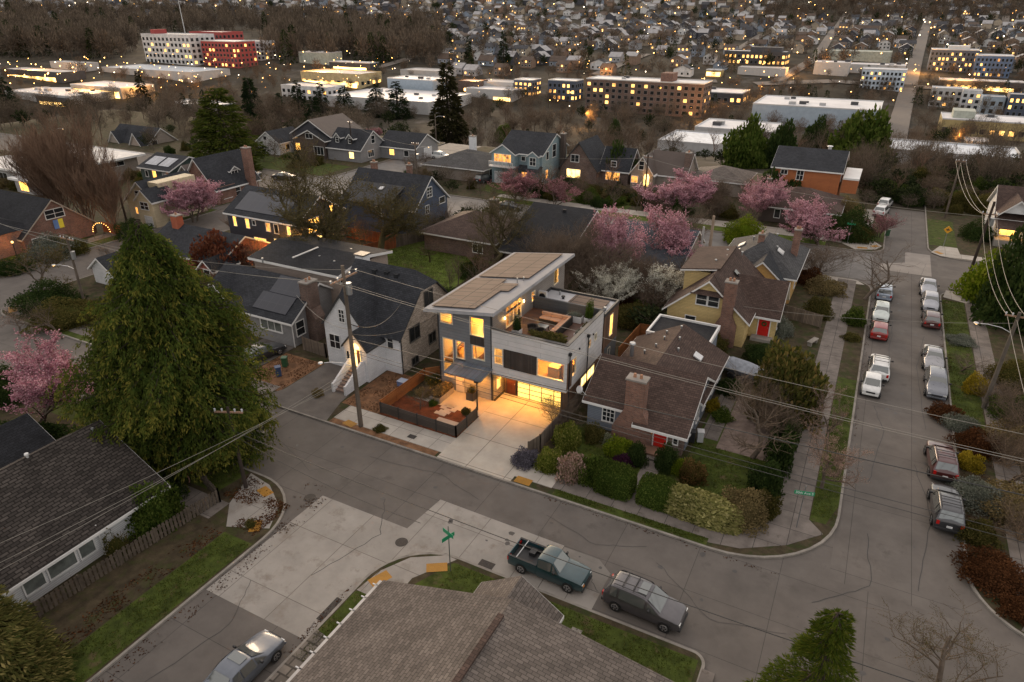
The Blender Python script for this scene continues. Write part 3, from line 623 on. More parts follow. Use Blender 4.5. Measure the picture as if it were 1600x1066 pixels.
# tactile paving, manholes, drains
YEL = mat('yellow_tactile', (.55, .26, .02), .7, pat=1, bw=.06, bh=.06, mort=.02, var=.1, nvar=.2)
def plate(name, label, cat, pts, m, z=.018, group=None, zb=BZ):
    b = MB(); b.poly([(x, y, zb + z) for x, y in pts], m); o = b.build(name); tag(o, label, cat, group); return o
TP = 'yellow tactile kerb plates'
for (pts, l) in [([(-35.0, 36.05), (-33.9, 35.9), (-33.75, 36.6), (-34.85, 36.75)], 'yellow tactile plate at the kerb beside the tall wooden utility pole'),
                 ([(-18.7, 35.85), (-17.45, 35.85), (-17.45, 36.6), (-18.7, 36.6)], 'yellow tactile plate at the kerb right of the modern house driveway'),
                 ([(-19.7, 26.0), (-18.6, 26.7), (-18.2, 26.1), (-19.3, 25.4)], 'yellow tactile plate at the foot of the near green street sign'),
                 ([(-22.1, 23.2), (-21.6, 24.4), (-20.9, 24.1), (-21.4, 22.9)], 'yellow tactile plate beside the top corner of the brown foreground roof'),
                 ([(-34.4, 27.0), (-33.3, 26.7), (-33.5, 26.0), (-34.6, 26.3)], 'leaf strewn yellow tactile plate beside the dark leaning pole'),
                 ([(-31.8, 24.2), (-31.2, 23.3), (-31.8, 22.9), (-32.4, 23.8)], 'dirty yellow tactile plate at the lower end of the left corner ramp'),
                 ([(.3, 106.3), (1.6, 106.6), (1.5, 107.3), (.2, 107)], 'faded yellow tactile plate below the far green street sign'),
                 ([(2.3, 107.8), (3.1, 108.6), (2.6, 109.1), (1.8, 108.3)], 'faded yellow tactile plate near the green bin and pink street tree'),
                 ([(9.9, 109.6), (10.7, 108.7), (11.2, 109.2), (10.4, 110.1)], 'yellow tactile plate below the yellow diamond sign'),
                 ([(-85.2, 37.1), (-83.6, 36.3), (-83.2, 37.0), (-84.8, 37.8)], 'yellow tactile plate on a round pale pad at the far left corner')]:
    plate('tactile_plate', l, 'tactile plate', pts, YEL, .022, TP)
def disc(cx, cy, r, n=20): return [(cx + r * math.cos(2 * math.pi * i / n), cy + r * math.sin(2 * math.pi * i / n)) for i in range(n)]
IRON = mat('cast_iron', (.05, .042, .038), .6, .4, pat=1, bw=.1, bh=.1, mort=.02, var=.2)
plate('manhole_cover', 'round iron manhole cover at the edge of the grey and pale paving', 'manhole', disc(-30.75, 27.6, .42), IRON, .016, zb=0)
plate('manhole_cover', 'round iron manhole cover in the pale concrete near the curved ramp', 'manhole', disc(-22.3, 26.95, .42), IRON, .016, zb=0)
plate('drain_grate', 'rectangular iron drain grate behind the dark green pickup', 'drain', R4(-16.9, -15.9, 27.55, 28.1), IRON, .016, zb=0)
plate('drain_grate', 'leaf clogged drain grate along the kerb above the silver coupe', 'drain', R4(-22.95, -22.5, 19.6, 21.4), IRON, .016, zb=0)
plate('utility_cover', 'small dark utility cover set in the pale pavement by the fence', 'cover', R4(-29.0, -28.3, 36.9, 37.4), IRON, .018)
plate('paving_slab', 'square stone slab in the grass left of the silver roofed suv', 'slab', R4(-9.7, -9.1, 25.2, 25.8), KERB, .03)

# tar seams and cracks in the old road slabs
TAR = mat('tar_seam', (.022, .02, .019), .6, bump=0); b = MB()
def crack(pts, w=.035, z=.014):
    q = []
    for p, r in zip(pts, pts[1:]):
        for i in range(8): t = i / 8; q.append((p[0] + (r[0] - p[0]) * t + RN.uniform(-.09, .09), p[1] + (r[1] - p[1]) * t + RN.uniform(-.09, .09)))
    q.append(pts[-1])
    for p, r in zip(q, q[1:]):
        d = Vector((r[0] - p[0], r[1] - p[1], 0)).normalized() * w / 2; b.poly([(p[0] + d.y, p[1] - d.x, z), (r[0] + d.y, r[1] - d.x, z), (r[0] - d.y, r[1] + d.x, z), (p[0] - d.y, p[1] + d.x, z)], TAR)
for c in [[(-30, 33.5), (-24, 34.2), (-20, 33)], [(-38, 32), (-33, 30), (-31, 31.5)], [(-26, 30), (-24, 27), (-25.5, 22)], [(-15, 33.8), (-11, 32.6), (-8, 34)], [(-7, 33), (-3, 30), (1, 31)], [(2, 34), (5, 37), (4.6, 42)], [(7.5, 38), (8.4, 46), (7.4, 52)], [(4.4, 48), (5.2, 56), (4.3, 60)], [(8.2, 58), (7.6, 70), (8.4, 78)], [(5, 66), (5.4, 80), (4.6, 90)], [(4, 93), (8, 97), (9, 104)], [(-28, 12), (-27, 17), (-28.5, 20)], [(-12, 28.4), (-10.6, 30.2), (-9.4, 29)], [(0, 24), (3, 28), (7, 27)], [(-40, 34), (-44, 31), (-50, 32)], [(-30, 99), (-20, 97), (-8, 100)], [(-70, 98), (-60, 101), (-48, 98)]]: crack(c, RN.uniform(.025, .05))
for i in range(70):
    x, y = (RN.uniform(-42, 9), RN.uniform(28.6, 35)) if i % 2 else (RN.uniform(3.4, 9.6), RN.uniform(36, 92)); r = RN.uniform(.05, .22); b.poly([(x + r * math.cos(a) * RN.uniform(.7, 1.2), y + r * math.sin(a) * RN.uniform(.7, 1.2), .0125) for a in [i_ * .7854 for i_ in range(8)]], mat('oil_stain', (.05, .045, .041), .5, bump=0))
struct('road_marks', b)
# ------------------------------------------------------------------ neighbouring houses
DG = shingle('dark_grey', (.030, .032, .037)); BRN = shingle('brown', (.068, .045, .037)); CHAR = shingle('charcoal', (.020, .021, .024)); GRY = shingle('grey', (.06, .06, .062)); TAN = shingle('weathered', (.115, .098, .086))
BRK = bricks('red', (.17, .075, .05)); BRKD = bricks('brown', (.12, .07, .055)); BRKW = bricks('cream', (.52, .43, .35)); STUC = mat('white_stucco', (.60, .60, .61), .8, pat=1, bw=.6, bh=.18, mort=.008, mcol=(.4, .4, .4), var=.05, nvar=.08, bump=.2)
BLUEG = siding('blue_grey', (.165, .185, .22)); YEL1 = siding('butter', (.50, .37, .16)); ORY = siding('orange_yellow', (.50, .30, .10)); GREYS = siding('mid_grey', (.21, .205, .205)); BEIGE = siding('beige', (.30, .24, .20)); WSID = siding('white', (.55, .55, .55), .14); NAVY = siding('navy', (.045, .062, .10)); BLACKS = siding('near_black', (.035, .035, .045)); TEAL = siding('grey_teal', (.20, .27, .29)); DKGR = siding('dark_green', (.03, .05, .042)); RUST = siding('rust', (.32, .10, .03), .22); TAUP = siding('taupe_house', (.25, .21, .175)); REDW = siding('brick_red', (.27, .07, .045)); CRM = siding('cream', (.50, .42, .28)); DKB = siding('dark_brown', (.07, .05, .04))
REDD = mat('red_door', (.45, .015, .01), .35, nvar=.05, bump=0); BRND = mat('brown_door', (.14, .05, .03), .4, nvar=.1, bump=0); WDOOR = mat('white_garage_door', (.55, .55, .55), .5, pat=1, bw=1.2, bh=.5, mort=.02, var=.02, nvar=.05, off=0.)

def grey_cottage():
    s = House('grey_cottage', 'blue grey cottage with brown shingle roof, brick chimney and bright red front door', 'house', -12.7, 50)
    s.wall(-16.8, -8.6, 45.4, 52.8, 0, 2.75, BLUEG)
    zf = s.gable(-16.8, -8.6, 45.4, 52.8, 2.75, 4.95, 'x', BRN, BLUEG, ov=.4)
    s.wall(-13.1, -8.65, 44.6, 45.38, 0, 2.25, BRKD)
    k = (4.95 - 2.75) / 3.7; z0 = 2.75 - .4 * k
    s.p_('roof').extr([(44.15, z0 - .85 * k), (45.05, z0 + .05 * k + .03), (45.05, z0 - .12), (44.15, z0 - .85 * k - .13)], 'x', -12.6, -8.25, BRN)
    s.p_('fascia').extr([(44.12, z0 - .87 * k - .02), (45.0, z0 - .02), (45.0, z0 - .25), (44.12, z0 - .87 * k - .24)], 'x', -12.63, -8.22, WHITE)
    s.wall(-16.6, -8.6, 52.8, 58.2, 0, 2.7, BLUEG)
    s.gable(-16.6, -8.6, 49.2, 58.2, 2.7, 4.75, 'y', BRN, BLUEG, ov=.4)
    s.wall(-16, -10.2, 58.4, 62.8, 0, 3.1, BLUEG); s.flat(-16.1, -10.1, 58.45, 62.9, 3.15, CHAR, lip=.2)
    s.win('F', 45.4, -15.45, -14.5, .9, 2.15, DKGLASS, 2, 2)
    s.door('F', 44.6, -10.9, -9.9, .35, 2.1, REDD); s.win('F', 44.6, -9.35, -9.05, 1.0, 1.7, DKGLASS, 0, 0)
    for a in (46.4, 48.4, 50.6, 53.6, 56): s.win('R', -8.6, a, a + .9, .9, 2.2, DKGLASS, 1, 1)
    s.win('R', -8.6, 48.6, 49.4, 3.2, 4.0, DKGLASS, 0, 1)
    s.chimney(-13.4, -11.9, 44.35, 45.3, 0, 5.7, BRK, base=(.9, 1.3))
    s.vent(-15.3, 51.5, 4.2, .18, 1.0, GALV)
    for (x, y) in [(-13.8, 57), (-12.6, 57.4), (-12.2, 55.4), (-13.6, 55.5), (-13.9, 54), (-14.6, 53), (-11.8, 53.6)]: s.vent(x, y, 4.75 - abs(x + 12.6) * .5, .07, .22)
    b = s.one(); b.extr([(-10.6, 3.8), (-9.9, 3.45), (-9.9, 3.57), (-10.6, 3.92)], 'y', 54.3, 55.2, METW); s.add('skylight', b)
    b = s.one(); b.box(-11.6, -9.3, 43.4, 44.6, 0, .32, mat('porch_boards', (.16, .09, .06), .7)); b.box(-11.0, -9.6, 43.0, 43.4, 0, .16, OLDWALK); s.add('porch_step', b)
    b = s.one(); b.tube((-16.9, 45.2, 2.9), (-17.3, 44.9, 3.5), .03, .03, METW); b.tube((-17.35, 44.85, 3.5), (-17.42, 44.75, 3.55), .35, .3, METW, 12); s.add('satellite_dish', b)
    lamp(-10.4, 44.2, 2.05, 14, (1, .45, .12)); b = s.one(); b.box(-11.15, -11.02, 44.5, 44.6, 1.5, 1.75, LITHOT); s.add('porch_lamp', b)
    s.done()
grey_cottage()

def yellow_house():
    s = House('yellow_house', 'yellow clapboard house with brown roof, tall brick chimney and wreathed red door', 'house', -12, 71)
    s.wall(-16.2, -8.2, 66, 78, 0, 3.2, YEL1)
    zf = s.gable(-16.2, -8.2, 66, 78, 3.2, 6.7, 'y', BRN, YEL1, ov=.45)
    b = s.p_('roof'); b.poly([(-14.0, 65.5, 5.1), (-10.4, 65.5, 5.1), (-12.2, 67.6, 6.78)], BRN)
    s.wall(-8.2, -5.6, 69.2, 75, 0, 2.9, YEL1); s.gable(-11.5, -5.6, 69.2, 75, 2.9, 5.6, 'x', BRN, YEL1, ov=.4)
    s.wall(-15.6, -12.4, 69.5, 77, 3, 6.1, YEL1); s.p_('roof').extr([(-16.0, 6.1), (-11.9, 6.75), (-11.9, 6.9), (-16.0, 6.25)], 'y', 69.1, 77.4, BRN); s.p_('fascia').extr([(-16.03, 6.0), (-12.2, 6.6), (-12.2, 6.72), (-16.03, 6.14)], 'y', 69.07, 77.43, WHITE)
    s.win('F', 66, -13.3, -12.3, 3.9, 5.0, DKGLASS, 0, 1); s.win('F', 66, -12.1, -11.1, 3.9, 5.0, DKGLASS, 0, 1); s.win('F', 66, -14.2, -13.2, 1.6, 2.4, DKGLASS, 0, 0)
    d = s.door('F', 69.2, -7.3, -6.2, .35, 2.4, REDD)
    b = s.one()
    for i in range(12): t = i * math.pi / 6; b.ball((-6.75 + .2 * math.cos(t), 69.12, 1.7 + .2 * math.sin(t)), .08, mat('wreath_leaves', (.03, .07, .02), .9), 5, 4)
    s.add('wreath', b, d)
    s.win('R', -5.6, 70, 71, 1, 2.2, DKGLASS)
    s.chimney(-10.6, -9.5, 65.3, 66.2, 0, 6.9, BRK, base=(.5, 2.2))
    b = s.one(); b.extr([(-10.9, 5.75), (-10.2, 5.1), (-10.2, 5.25), (-10.9, 5.9)], 'y', 71.8, 72.6, DKGLASS); s.add('skylight', b)
    for (x, y) in [(-13, 72), (-12.6, 76), (-12.2, 74), (-11, 76)]: s.vent(x, y, 6.6, .08, .15)
    b = s.one(); b.box(-7.8, -5.7, 68.2, 69.2, 0, .33, KERB); s.add('porch_step', b)
    s.done()
yellow_house()

def orange_house():
    s = House('amber_house', 'amber yellow house with big grey roof, two brick chimneys and white skylights', 'house', -10, 86)
    s.wall(-14.2, -5.6, 80.2, 92, 0, 3.1, ORY)
    zf = s.hip(-14.2, -5.6, 80.2, 92, 3.2, 5.9, GRY, inset=4.4)
    s.wall(-11.5, -6.5, 78.8, 80.2, 0, 3.0, ORY); s.gable(-11.5, -6.4, 78.8, 84, 3.0, 5.2, 'y', DG, ORY, ov=.3)
    s.win('F', 78.8, -10.2, -9.2, 1.6, 2.7, LITDIM, 1, 0); s.win('R', -5.6, 83, 84, 1, 2.3); s.win('R', -5.6, 87, 88, 1, 2.3)
    s.chimney(-10.6, -9.9, 84.0, 84.7, 3, 6.6, BRK); s.chimney(-6.9, -6.1, 86.5, 87.3, 0, 7.0, BRK)
    for (x, y) in [(-12.7, 85.5), (-12.8, 82.8), (-7.8, 83.6)]:
        b = s.one(); z = zf(x, y); b.extr([(x - .35, z - (.22 if x < -10 else -.22)), (x + .35, z + (.22 if x < -10 else -.22)), (x + .35, z + .14 + (.22 if x < -10 else -.22)), (x - .35, z + .14 - (.22 if x < -10 else -.22))], 'y', y, y + 1.2, METW); s.add('skylight', b)
    b = s.one(); b.extr([(-8.4, 4.4), (-7.7, 3.95), (-7.7, 4.1), (-8.4, 4.55)], 'y', 80.3, 81.1, METW); s.add('skylight', b)
    for (x, y) in [(-11.5, 87), (-9, 89), (-8.3, 84.4)]: s.vent(x, y, zf(x, y), .08, .2)
    s.done()
orange_house()

def white_house():
    s = House('white_tudor_house', 'white painted brick tudor house with steep dark roof and warm lit arched entry', 'house', -39.5, 49)
    s.wall(-43.5, -35.5, 45.3, 54.8, 0, 4.1, STUC); s.wall(-35.5, -35.47, 45.5, 54.6, 0, 4.1, BRKW)
    # steep main roof with clipped right end
    yc, zr = 50.05, 8.75; k = (zr - 4.1) / (yc - 45.3)
    b = s.p_('roof'); X0, X1 = -43.9, -35.15; ye0, ye1 = 44.9, 55.2; ze = 4.1 - .4 * k
    zc = 7.3; yc0 = yc - (zr - zc) / k; yc1 = yc + (zr - zc) / k; xr = X1 - 1.5
    b.poly([(X0, ye0, ze), (X1, ye0, ze), (X1, yc0, zc), (xr, yc, zr), (X0, yc, zr)], DG); b.poly([(X1, ye1, ze), (X0, ye1, ze), (X0, yc, zr), (xr, yc, zr), (X1, yc1, zc)], DG); b.poly([(X1, yc0, zc), (X1, yc1, zc), (xr, yc, zr)], DG)
    s.p_('wall').extr([(45.3, 4.1), (yc0, zc - .15), (yc1, zc - .15), (54.8, 4.1)], 'x', -43.5, -35.47, BRKW)
    b = s.p_('fascia'); dk = mat('dark_fascia', (.03, .03, .03), .6)
    b.extr([(ye0, ze - .16), (ye0, ze - .01), (yc0, zc - .01), (yc0, zc - .16)], 'x', X1 - .16, X1 - .01, dk); b.extr([(ye1, ze - .16), (ye1, ze - .01), (yc1, zc - .01), (yc1, zc - .16)], 'x', X1 - .16, X1 - .01, dk)
    # front cross gable, entry gable
    s.wall(-43.2, -38.4, 43.9, 45.3, 0, 4.6, STUC)
    s.gable(-43.2, -38.4, 43.9, 49, 4.6, 7.7, 'y', DG, STUC, ov=.15, og=.15, trim=dk)
    s.wall(-39.9, -37.3, 42.6, 45.3, 0, 3.5, STUC); s.gable(-39.9, -37.3, 42.6, 45.4, 3.5, 5.0, 'y', DG, STUC, ov=.15, og=.12, trim=dk)
    s.win('F', 43.9, -41.2, -40.6, 4.9, 6.1, DKGLASS, 1, 2, WHITE, .05); s.win('F', 43.9, -42.7, -41.5, 1.9, 3.3, DKGLASS, 1, 1, WHITE, .05); s.win('F', 45.3, -36.9, -36.3, 2.5, 3.9, DKGLASS, 0, 1, WHITE, .05)
    b = s.one(); b.box(-38.95, -38.05, 42.55, 42.63, 1.45, 3.3, LITHOT); b.tube((-38.5, 42.63, 3.3), (-38.5, 42.55, 3.3), .45, .45, LITHOT, 16); o = s.add('arched_entry', b)
    b = s.one(); b.box(-38.3, -38.02, 42.45, 42.54, 1.45, 3.2, BRND); s.add('door', b, o); s.win('F', 42.6, -39.6, -39.3, 2.0, 2.8, DKGLASS, 0, 0, WHITE, .05)
    lamp(-38.5, 42.1, 3.3, 30)
    b = s.one()
    for i in range(8): b.box(-39.0, -37.8, 42.5 - .32 * (i + 1), 42.55 - .32 * i, 0, 1.4 - .17 * i, mat('step_brick', (.2, .15, .13), .9))
    s.add('entry_stairs', b)
    for x in (-39.2, -37.8):
        b = s.one(); b.extr([(39.7, 0), (42.59, 0), (42.59, 2.2), (42.2, 2.2), (39.9, .9), (39.7, .9)], 'x', x, x + .2, STUC); s.add('stair_wall', b)
    for (a, c, z, t) in [(49.5, 50.9, 5.3, 6.8), (46.8, 48.4, 2.7, 4.1), (49.9, 51.0, 1.2, 2.2), (46.9, 47.9, .2, .9)]: s.win('R', -35.47, a, c, z, t, DKGLASS, 1, 0, mat('dark_sash', (.09, .08, .07), .5), .08)
    b = s.one(); b.box(-44.6, -43.55, 50.8, 51.8, 0, 8.7, STUC); b.box(-44.7, -43.45, 50.7, 51.9, 8.7, 8.85, mat('dark_sash', (.1, .1, .1))); s.add('chimney', b)
    for (x, y) in [(-41, 49.3), (-39.6, 49.4), (-38.4, 49.3)]: s.boxvent(x, y, 8.1, CHAR)
    s.vent(-40.6, 46.4, 6.3, .1, .3); b = s.one(); b.tube((-35.4, 45.35, 0), (-35.4, 45.35, 3.8), .05, .05, DKMETAL); s.add('downpipe', b)
    s.done()
white_house()

def grey_tudor():
    s = House('grey_bungalow', 'grey bungalow with white trim, roof solar panels and leaning brown brick chimney', 'house', -53, 50)
    s.wall(-57.2, -48.6, 44.9, 52, 0, 3.0, GREYS); zf = s.gable(-61.5, -48.6, 44.9, 53.3, 3.0, 5.7, 'x', DG, GREYS, ov=.35)
    s.wall(-61.5, -57.2, 46.2, 52, 0, 3.0, GREYS)
    s.wall(-61.8, -57.4, 45.2, 46.3, 0, 3.0, GREYS); s.gable(-61.8, -57.4, 45.2, 49.5, 3.0, 5.2, 'y', DG, GREYS, ov=.3, og=.25)
    s.wall(-59.5, -47.4, 51, 59.5, 0, 6.0, BEIGE); s.p_('roof').extr([(50.6, 6.1), (55.3, 6.95), (59.9, 6.1), (59.9, 5.95), (55.3, 6.8), (50.6, 5.95)], 'x', -59.9, -47.0, CHAR); s.p_('fascia').extr([(50.57, 5.8), (50.57, 6.07), (55.3, 6.92), (59.93, 6.07), (59.93, 5.8), (55.3, 6.6)], 'x', -59.95, -46.95, WHITE)
    s.p_('roof').box(-53.6, -53.4, 51, 55, 6.9, 6.98, METW)
    b = s.one(); s.win('F', 44.9, -52.9, -50.1, 1.35, 2.5, CURTAIN, 2, 0, WHITE, .14); s.win('F', 44.9, -56.4, -55.6, 1.7, 2.4, LITDIM, 1, 0)
    b = s.one(); b.box(-58.7, -57.9, 45.16, 45.2, .1, 2.0, BRND); b.tube((-58.3, 45.2, 2.0), (-58.3, 45.16, 2.0), .4, .4, BRND, 14); o = s.add('door', b)
    s.win('F', 45.2, -60.8, -59.5, 1.3, 2.6, DKGLASS, 1, 0, WHITE, .12)
    s.win('R', -48.6, 45.4, 46.5, 1.0, 2.5, DKGLASS, 0, 1)
    for (a, c, z, t, mv) in [(51.5, 52.6, 2.2, 3.8, 0), (53.6, 56.0, 4.0, 4.8, 1), (51.7, 52.5, .5, 1.3, 1), (51.3, 51.9, 5.0, 5.6, 0)]: s.win('R', -47.4, a, c, z, t, DKGLASS, mv, 0)
    s.chimney(-49.0, -47.9, 47.0, 48.5, 0, 6.2, BRKD, base=(.5, 2.5))
    s.slope('solar_panel', 'x', -54.2, -49.6, 45.2, 47.0, zf, .1, SOLAR, base=.03); s.slope('solar_panel', 'x', -53.4, -49.3, 47.05, 48.9, zf, .1, SOLAR, base=.03)
    for (x, y) in [(-52, 53.5), (-49.5, 53), (-50.5, 57), (-57, 50)]: s.vent(x, y, 6.3, .08, .25)
    b = s.one(); b.tube((-48.55, 44.85, 0), (-48.55, 44.85, 2.8), .05, .05, WHITE); s.add('downpipe', b)
    s.done()
grey_tudor()

def simple(name, label, x0, x1, y0, y1, ze, zr, axis, rm, wm, wins=(), base=0, ov=.4, trim=WHITE, chim=(), group=None, cat='house', hip=False, extra=None, rc=None):
    """rectangular house; wins: (face, a0, a1, z0, z1, pane, mv, mh)"""
    cx, cy = (x0 + x1) / 2, (y0 + y1) / 2
    s = House(name, label, cat, cx, cy, BZ + base, group)
    s.wall(x0, x1, y0, y1, 0, ze, wm)
    s.zf = s.hip(x0, x1, y0, y1, ze, zr, rm, ov, trim) if hip else s.gable(x0, x1, y0, y1, ze, zr, axis, rm, wm, ov=ov, trim=trim, rc=rc)
    P = {'F': y0, 'R': x1, 'L': x0}
    for w in wins:
        f, a, c, z, t, pane, mv, mh = w; s.win(f, P[f], a, c, z, t, pane, mv, mh)
    for (cx0, cx1, cy0, cy1, cz0, cz1, m) in chim: s.chimney(cx0, cx1, cy0, cy1, cz0, cz1, m, flues=1)
    if extra: extra(s)
    s.done(); return s

D_ = DKGLASS; L_ = LIT; M_ = LITDIM
# bottom-left white house and its neighbour
def ex(s):
    k = (5.6 - 2.6) / 5.9
    s.vent(-43.9, 17.3, 5.4, .09, .35, METW); s.vent(-43.4, 21.3, 5.3, .07, .2)
    b = s.one(); b.tube((-38.25, 17.2, 0), (-38.25, 17.2, 2.4), .045, .045, WHITE); s.add('downpipe', b)
simple('white_clapboard_house', 'white clapboard house with large mottled dark roof behind a picket fence', -49.5, -38.35, 6, 21.8, 2.45, 5.6, 'y', mat('mossy_shingle', (.05, .043, .038), .9, pat=1, bw=.5, bh=.22, mort=.04, mcol=(.018, .015, .013), var=.35, nvar=.3, bump=.4, dirt=((.12, .11, .1), .25, .66)), WSID,
       [('R', 12.6, 13.7, .7, 1.9, CURTAIN, 0, 0), ('R', 14.0, 15.6, .7, 1.9, CURTAIN, 0, 0), ('R', 15.9, 16.8, .7, 1.9, CURTAIN, 0, 0), ('R', 19.2, 20.6, 1.7, 2.1, D_, 0, 0)], ov=.5, extra=ex)
simple('low_dark_house', 'low dark roofed outbuilding behind the white clapboard house', -55.5, -50.3, 13.5, 21.5, 2.2, 3.7, 'y', CHAR, CRM, [], ov=.4)
# bottom-centre roof
def near_roof_house():
    s = House('brown_roof_house', 'house with broad brown shingle roof filling the bottom of the view', 'house', -11.4, 14)
    s.wall(-19.0, -3.4, 6, 21.2, 0, 2.3, TAUP); sec = [(-19.55, 2.55), (-11.4, 5.15), (-2.9, 4.1)]
    s.p_('wall').extr([(-19.0, 2.3), (-11.4, 4.8), (-3.4, 3.9), (-3.4, 2.3)], 'y', 6.01, 21.19, TAUP)
    s.p_('roof').extr(sec + [(x, z - .14) for x, z in sec[::-1]], 'y', 4, 21.75, TAN); s.p_('fascia').extr([(-19.58, 2.5), (-11.4, 5.1), (-2.87, 4.05), (-2.87, 3.85), (-11.4, 4.9), (-19.58, 2.3)], 'y', 3.97, 21.78, WHITE)
    s.wall(-14.0, -9.9, 21.2, 23.4, 0, 3.0, TAUP); s.gable(-14.0, -9.9, 19.0, 23.5, 3.2, 4.55, 'y', TAN, TAUP, ov=.4, og=.35)
    b = s.one(); b.box(-11.55, -11.25, 16.0, 20.6, 5.08, 5.27, BRN); s.add('ridge_vent', b)
    b = s.one()
    for y in range(11): b.box(-19.95, -19.5, 11.3 + y, 11.36 + y, 2.44, 2.5, METW)
    b.box(-19.75, -19.56, 6, 21.7, 2.38, 2.5, mat('pale_gutter', (.36, .34, .32), .5)); s.add('gutter', b); s.done()
near_roof_house()

# dark house with the lit deck
def ex(s):
    s.zfn = s.zf; s.slope('solar_panel', 'x', -77.8, -68.5, 64.9, 68.0, s.zf, .08, SOLAR, base=.02)
    b = s.one(); b.box(-71, -63.5, 62.2, 64.4, .9, 1.1, mat('deck_timber', (.3, .18, .09), .7)); s.add('deck', b)
    for (x0, x1, y0, y1) in [(-71, -63.5, 62.15, 62.25), (-63.55, -63.45, 62.3, 68)]:
        b = s.one(); b.box(x0, x1, y0, y1, 1.1, 2.0, boards('deck_rail', (.32, .22, .13), .2)); s.add('railing', b)
    b = s.one(); b.box(-66.0, -63.5, 64.4, 70, .9, 1.1, mat('deck_timber', (.3, .18, .09), .7)); s.add('deck', b)
    lamp(-67.5, 63.2, 2.8, 420, (1, .42, .06)); lamp(-65, 66, 2.8, 260, (1, .42, .06)); lamp(-74.5, 63.6, 2.2, 90, (1, .4, .07)); lamp(-64.5, 71, 2.4, 200, (1, .42, .06))
simple('dark_gable_house', 'near black house with solar roof and glowing back deck behind a bare oak', -79, -66, 64.5, 73.5, 5.6, 8.2, 'x', DG, BLACKS,
       [('F', -77.9, -77.4, 3.6, 4.9, L_, 0, 0), ('F', -75.5, -74.9, 3.6, 4.9, L_, 0, 0), ('F', -74.2, -73.7, 4.2, 4.8, D_, 0, 0), ('F', -71.7, -71, 3.7, 4.8, M_, 0, 0), ('F', -70.2, -69.5, 3.6, 4.8, D_, 0, 0), ('F', -67.8, -67.3, 3.7, 4.8, L_, 0, 0), ('F', -74.3, -72.2, .6, 2.4, L_, 2, 1), ('F', -76.6, -75.9, .9, 1.7, L_, 0, 0), ('F', -70.5, -66.3, 1.2, 2.7, LITHOT, 3, 0),
        ('R', 66.4, 68.6, 3.6, 5.4, L_, 1, 1), ('R', 65.2, 69.5, 1.2, 2.8, LITHOT, 3, 0), ('R', 71, 71.6, 5.5, 6.3, L_, 0, 0)], extra=ex)
def ex(s):
    s.gable(-71.6, -69.2, 52.9, 56.5, 2.3, 3.4, 'y', CHAR, REDW, ov=.3); s.wall(-71.6, -69.2, 52.9, 54.9, 0, 2.3, REDW); s.win('F', 52.9, -70.9, -69.9, .9, 2, D_)
    for (x, y) in [(-77, 57.8), (-75, 59), (-73, 58)]: s.boxvent(x, y, s.zf(y), CHAR)
simple('red_garage_house', 'low red house with dark slate roof beside the copper leaved tree', -84, -70.3, 54.8, 63.6, 2.5, 4.7, 'x', DG, REDW, [('F', -80, -78.6, .9, 2, D_, 1, 0)], chim=[(-82.6, -81.4, 58.2, 59.2, 2, 5.9, mat('terracotta_paint', (.3, .09, .05), .8))], extra=ex)
# brick tudor with tall chimney
def ex(s):
    s.wall(-102, -99.9, 81.0, 84.4, 0, 3.0, BRK); b = s.one(); b.box(-103.4, -101.4, 85.2, 86.6, 3.4, 5.0, GREYS); s.gable(-104.5, -101.2, 84.9, 86.9, 5.0, 5.7, 'x', DG, GREYS, ov=.2, og=.15); s.add('dormer', b); s.win('R', -101.2, 85.2, 86.5, 4.0, 4.8, D_, 1, 0)
    s.chimney(-100.2, -98.9, 87.2, 88.4, 0, 8.6, BRK)
simple('brick_tudor_house', 'brick tudor house with steep dark roof and tall chimney above pink tree', -108, -100, 80.2, 89.8, 3.0, 7.7, 'y', DG, BRK, [('R', 81.6, 83.4, .8, 2.4, L_, 2, 0), ('R', 84.4, 85.4, .8, 2.2, D_, 0, 1), ('R', 88.6, 89.3, .8, 2.2, D_, 0, 1), ('R', 81.2, 82.4, -.2, .4, M_, 0, 0)], extra=ex)
def ex(s):
    s.wall(-101.4, -97.6, 66.2, 68.4, 0, 4.2, CRM); s.gable(-101.4, -97.6, 66.2, 70.5, 4.2, 5.8, 'y', DG, CRM, ov=.25, og=.2); s.win('F', 66.2, -100.4, -98.6, 2.7, 3.8, D_, 1, 1)
    b = s.one(); b.box(-100, -98.2, 66.1, 66.19, 0, 1.7, WDOOR); s.add('garage_door', b)
    s.wall(-101.6, -99.2, 69, 76, 3, 6.2, CRM)
simple('yellow_cottage', 'cream yellow cottage with two front gables and white garage door', -106.2, -99, 68, 77, 3.4, 6.4, 'y', DG, CRM, [('F', -103.8, -102.8, 3.8, 4.8, D_, 0, 1), ('F', -104.6, -103.4, 1.0, 2.0, M_, 1, 0)], extra=ex)
def ex(s):
    for a, c in ((-117.5, -114.4), (-113.9, -111.2)): s.slope('solar_panel', 'x', a, c, 80.2, 82.6, s.zf, .1, mat('pale_solar', (.16, .17, .2), .2, pat=1, bw=1, bh=1.6, mort=.04, mcol=(.05, .05, .05), coat=.5, bump=0, off=0.), base=.03)
    s.wall(-110.0, -106.5, 81, 88, 0, 4.4, TAUP); s.gable(-110.0, -106.5, 81, 88, 4.4, 6.0, 'y', DKB, TAUP, ov=.3)
    s.chimney(-110.9, -110.0, 78.7, 79.6, 0, 4.4, BRK); s.win('F', 81, -108.8, -107.8, 1, 2.6, L_, 1, 0)
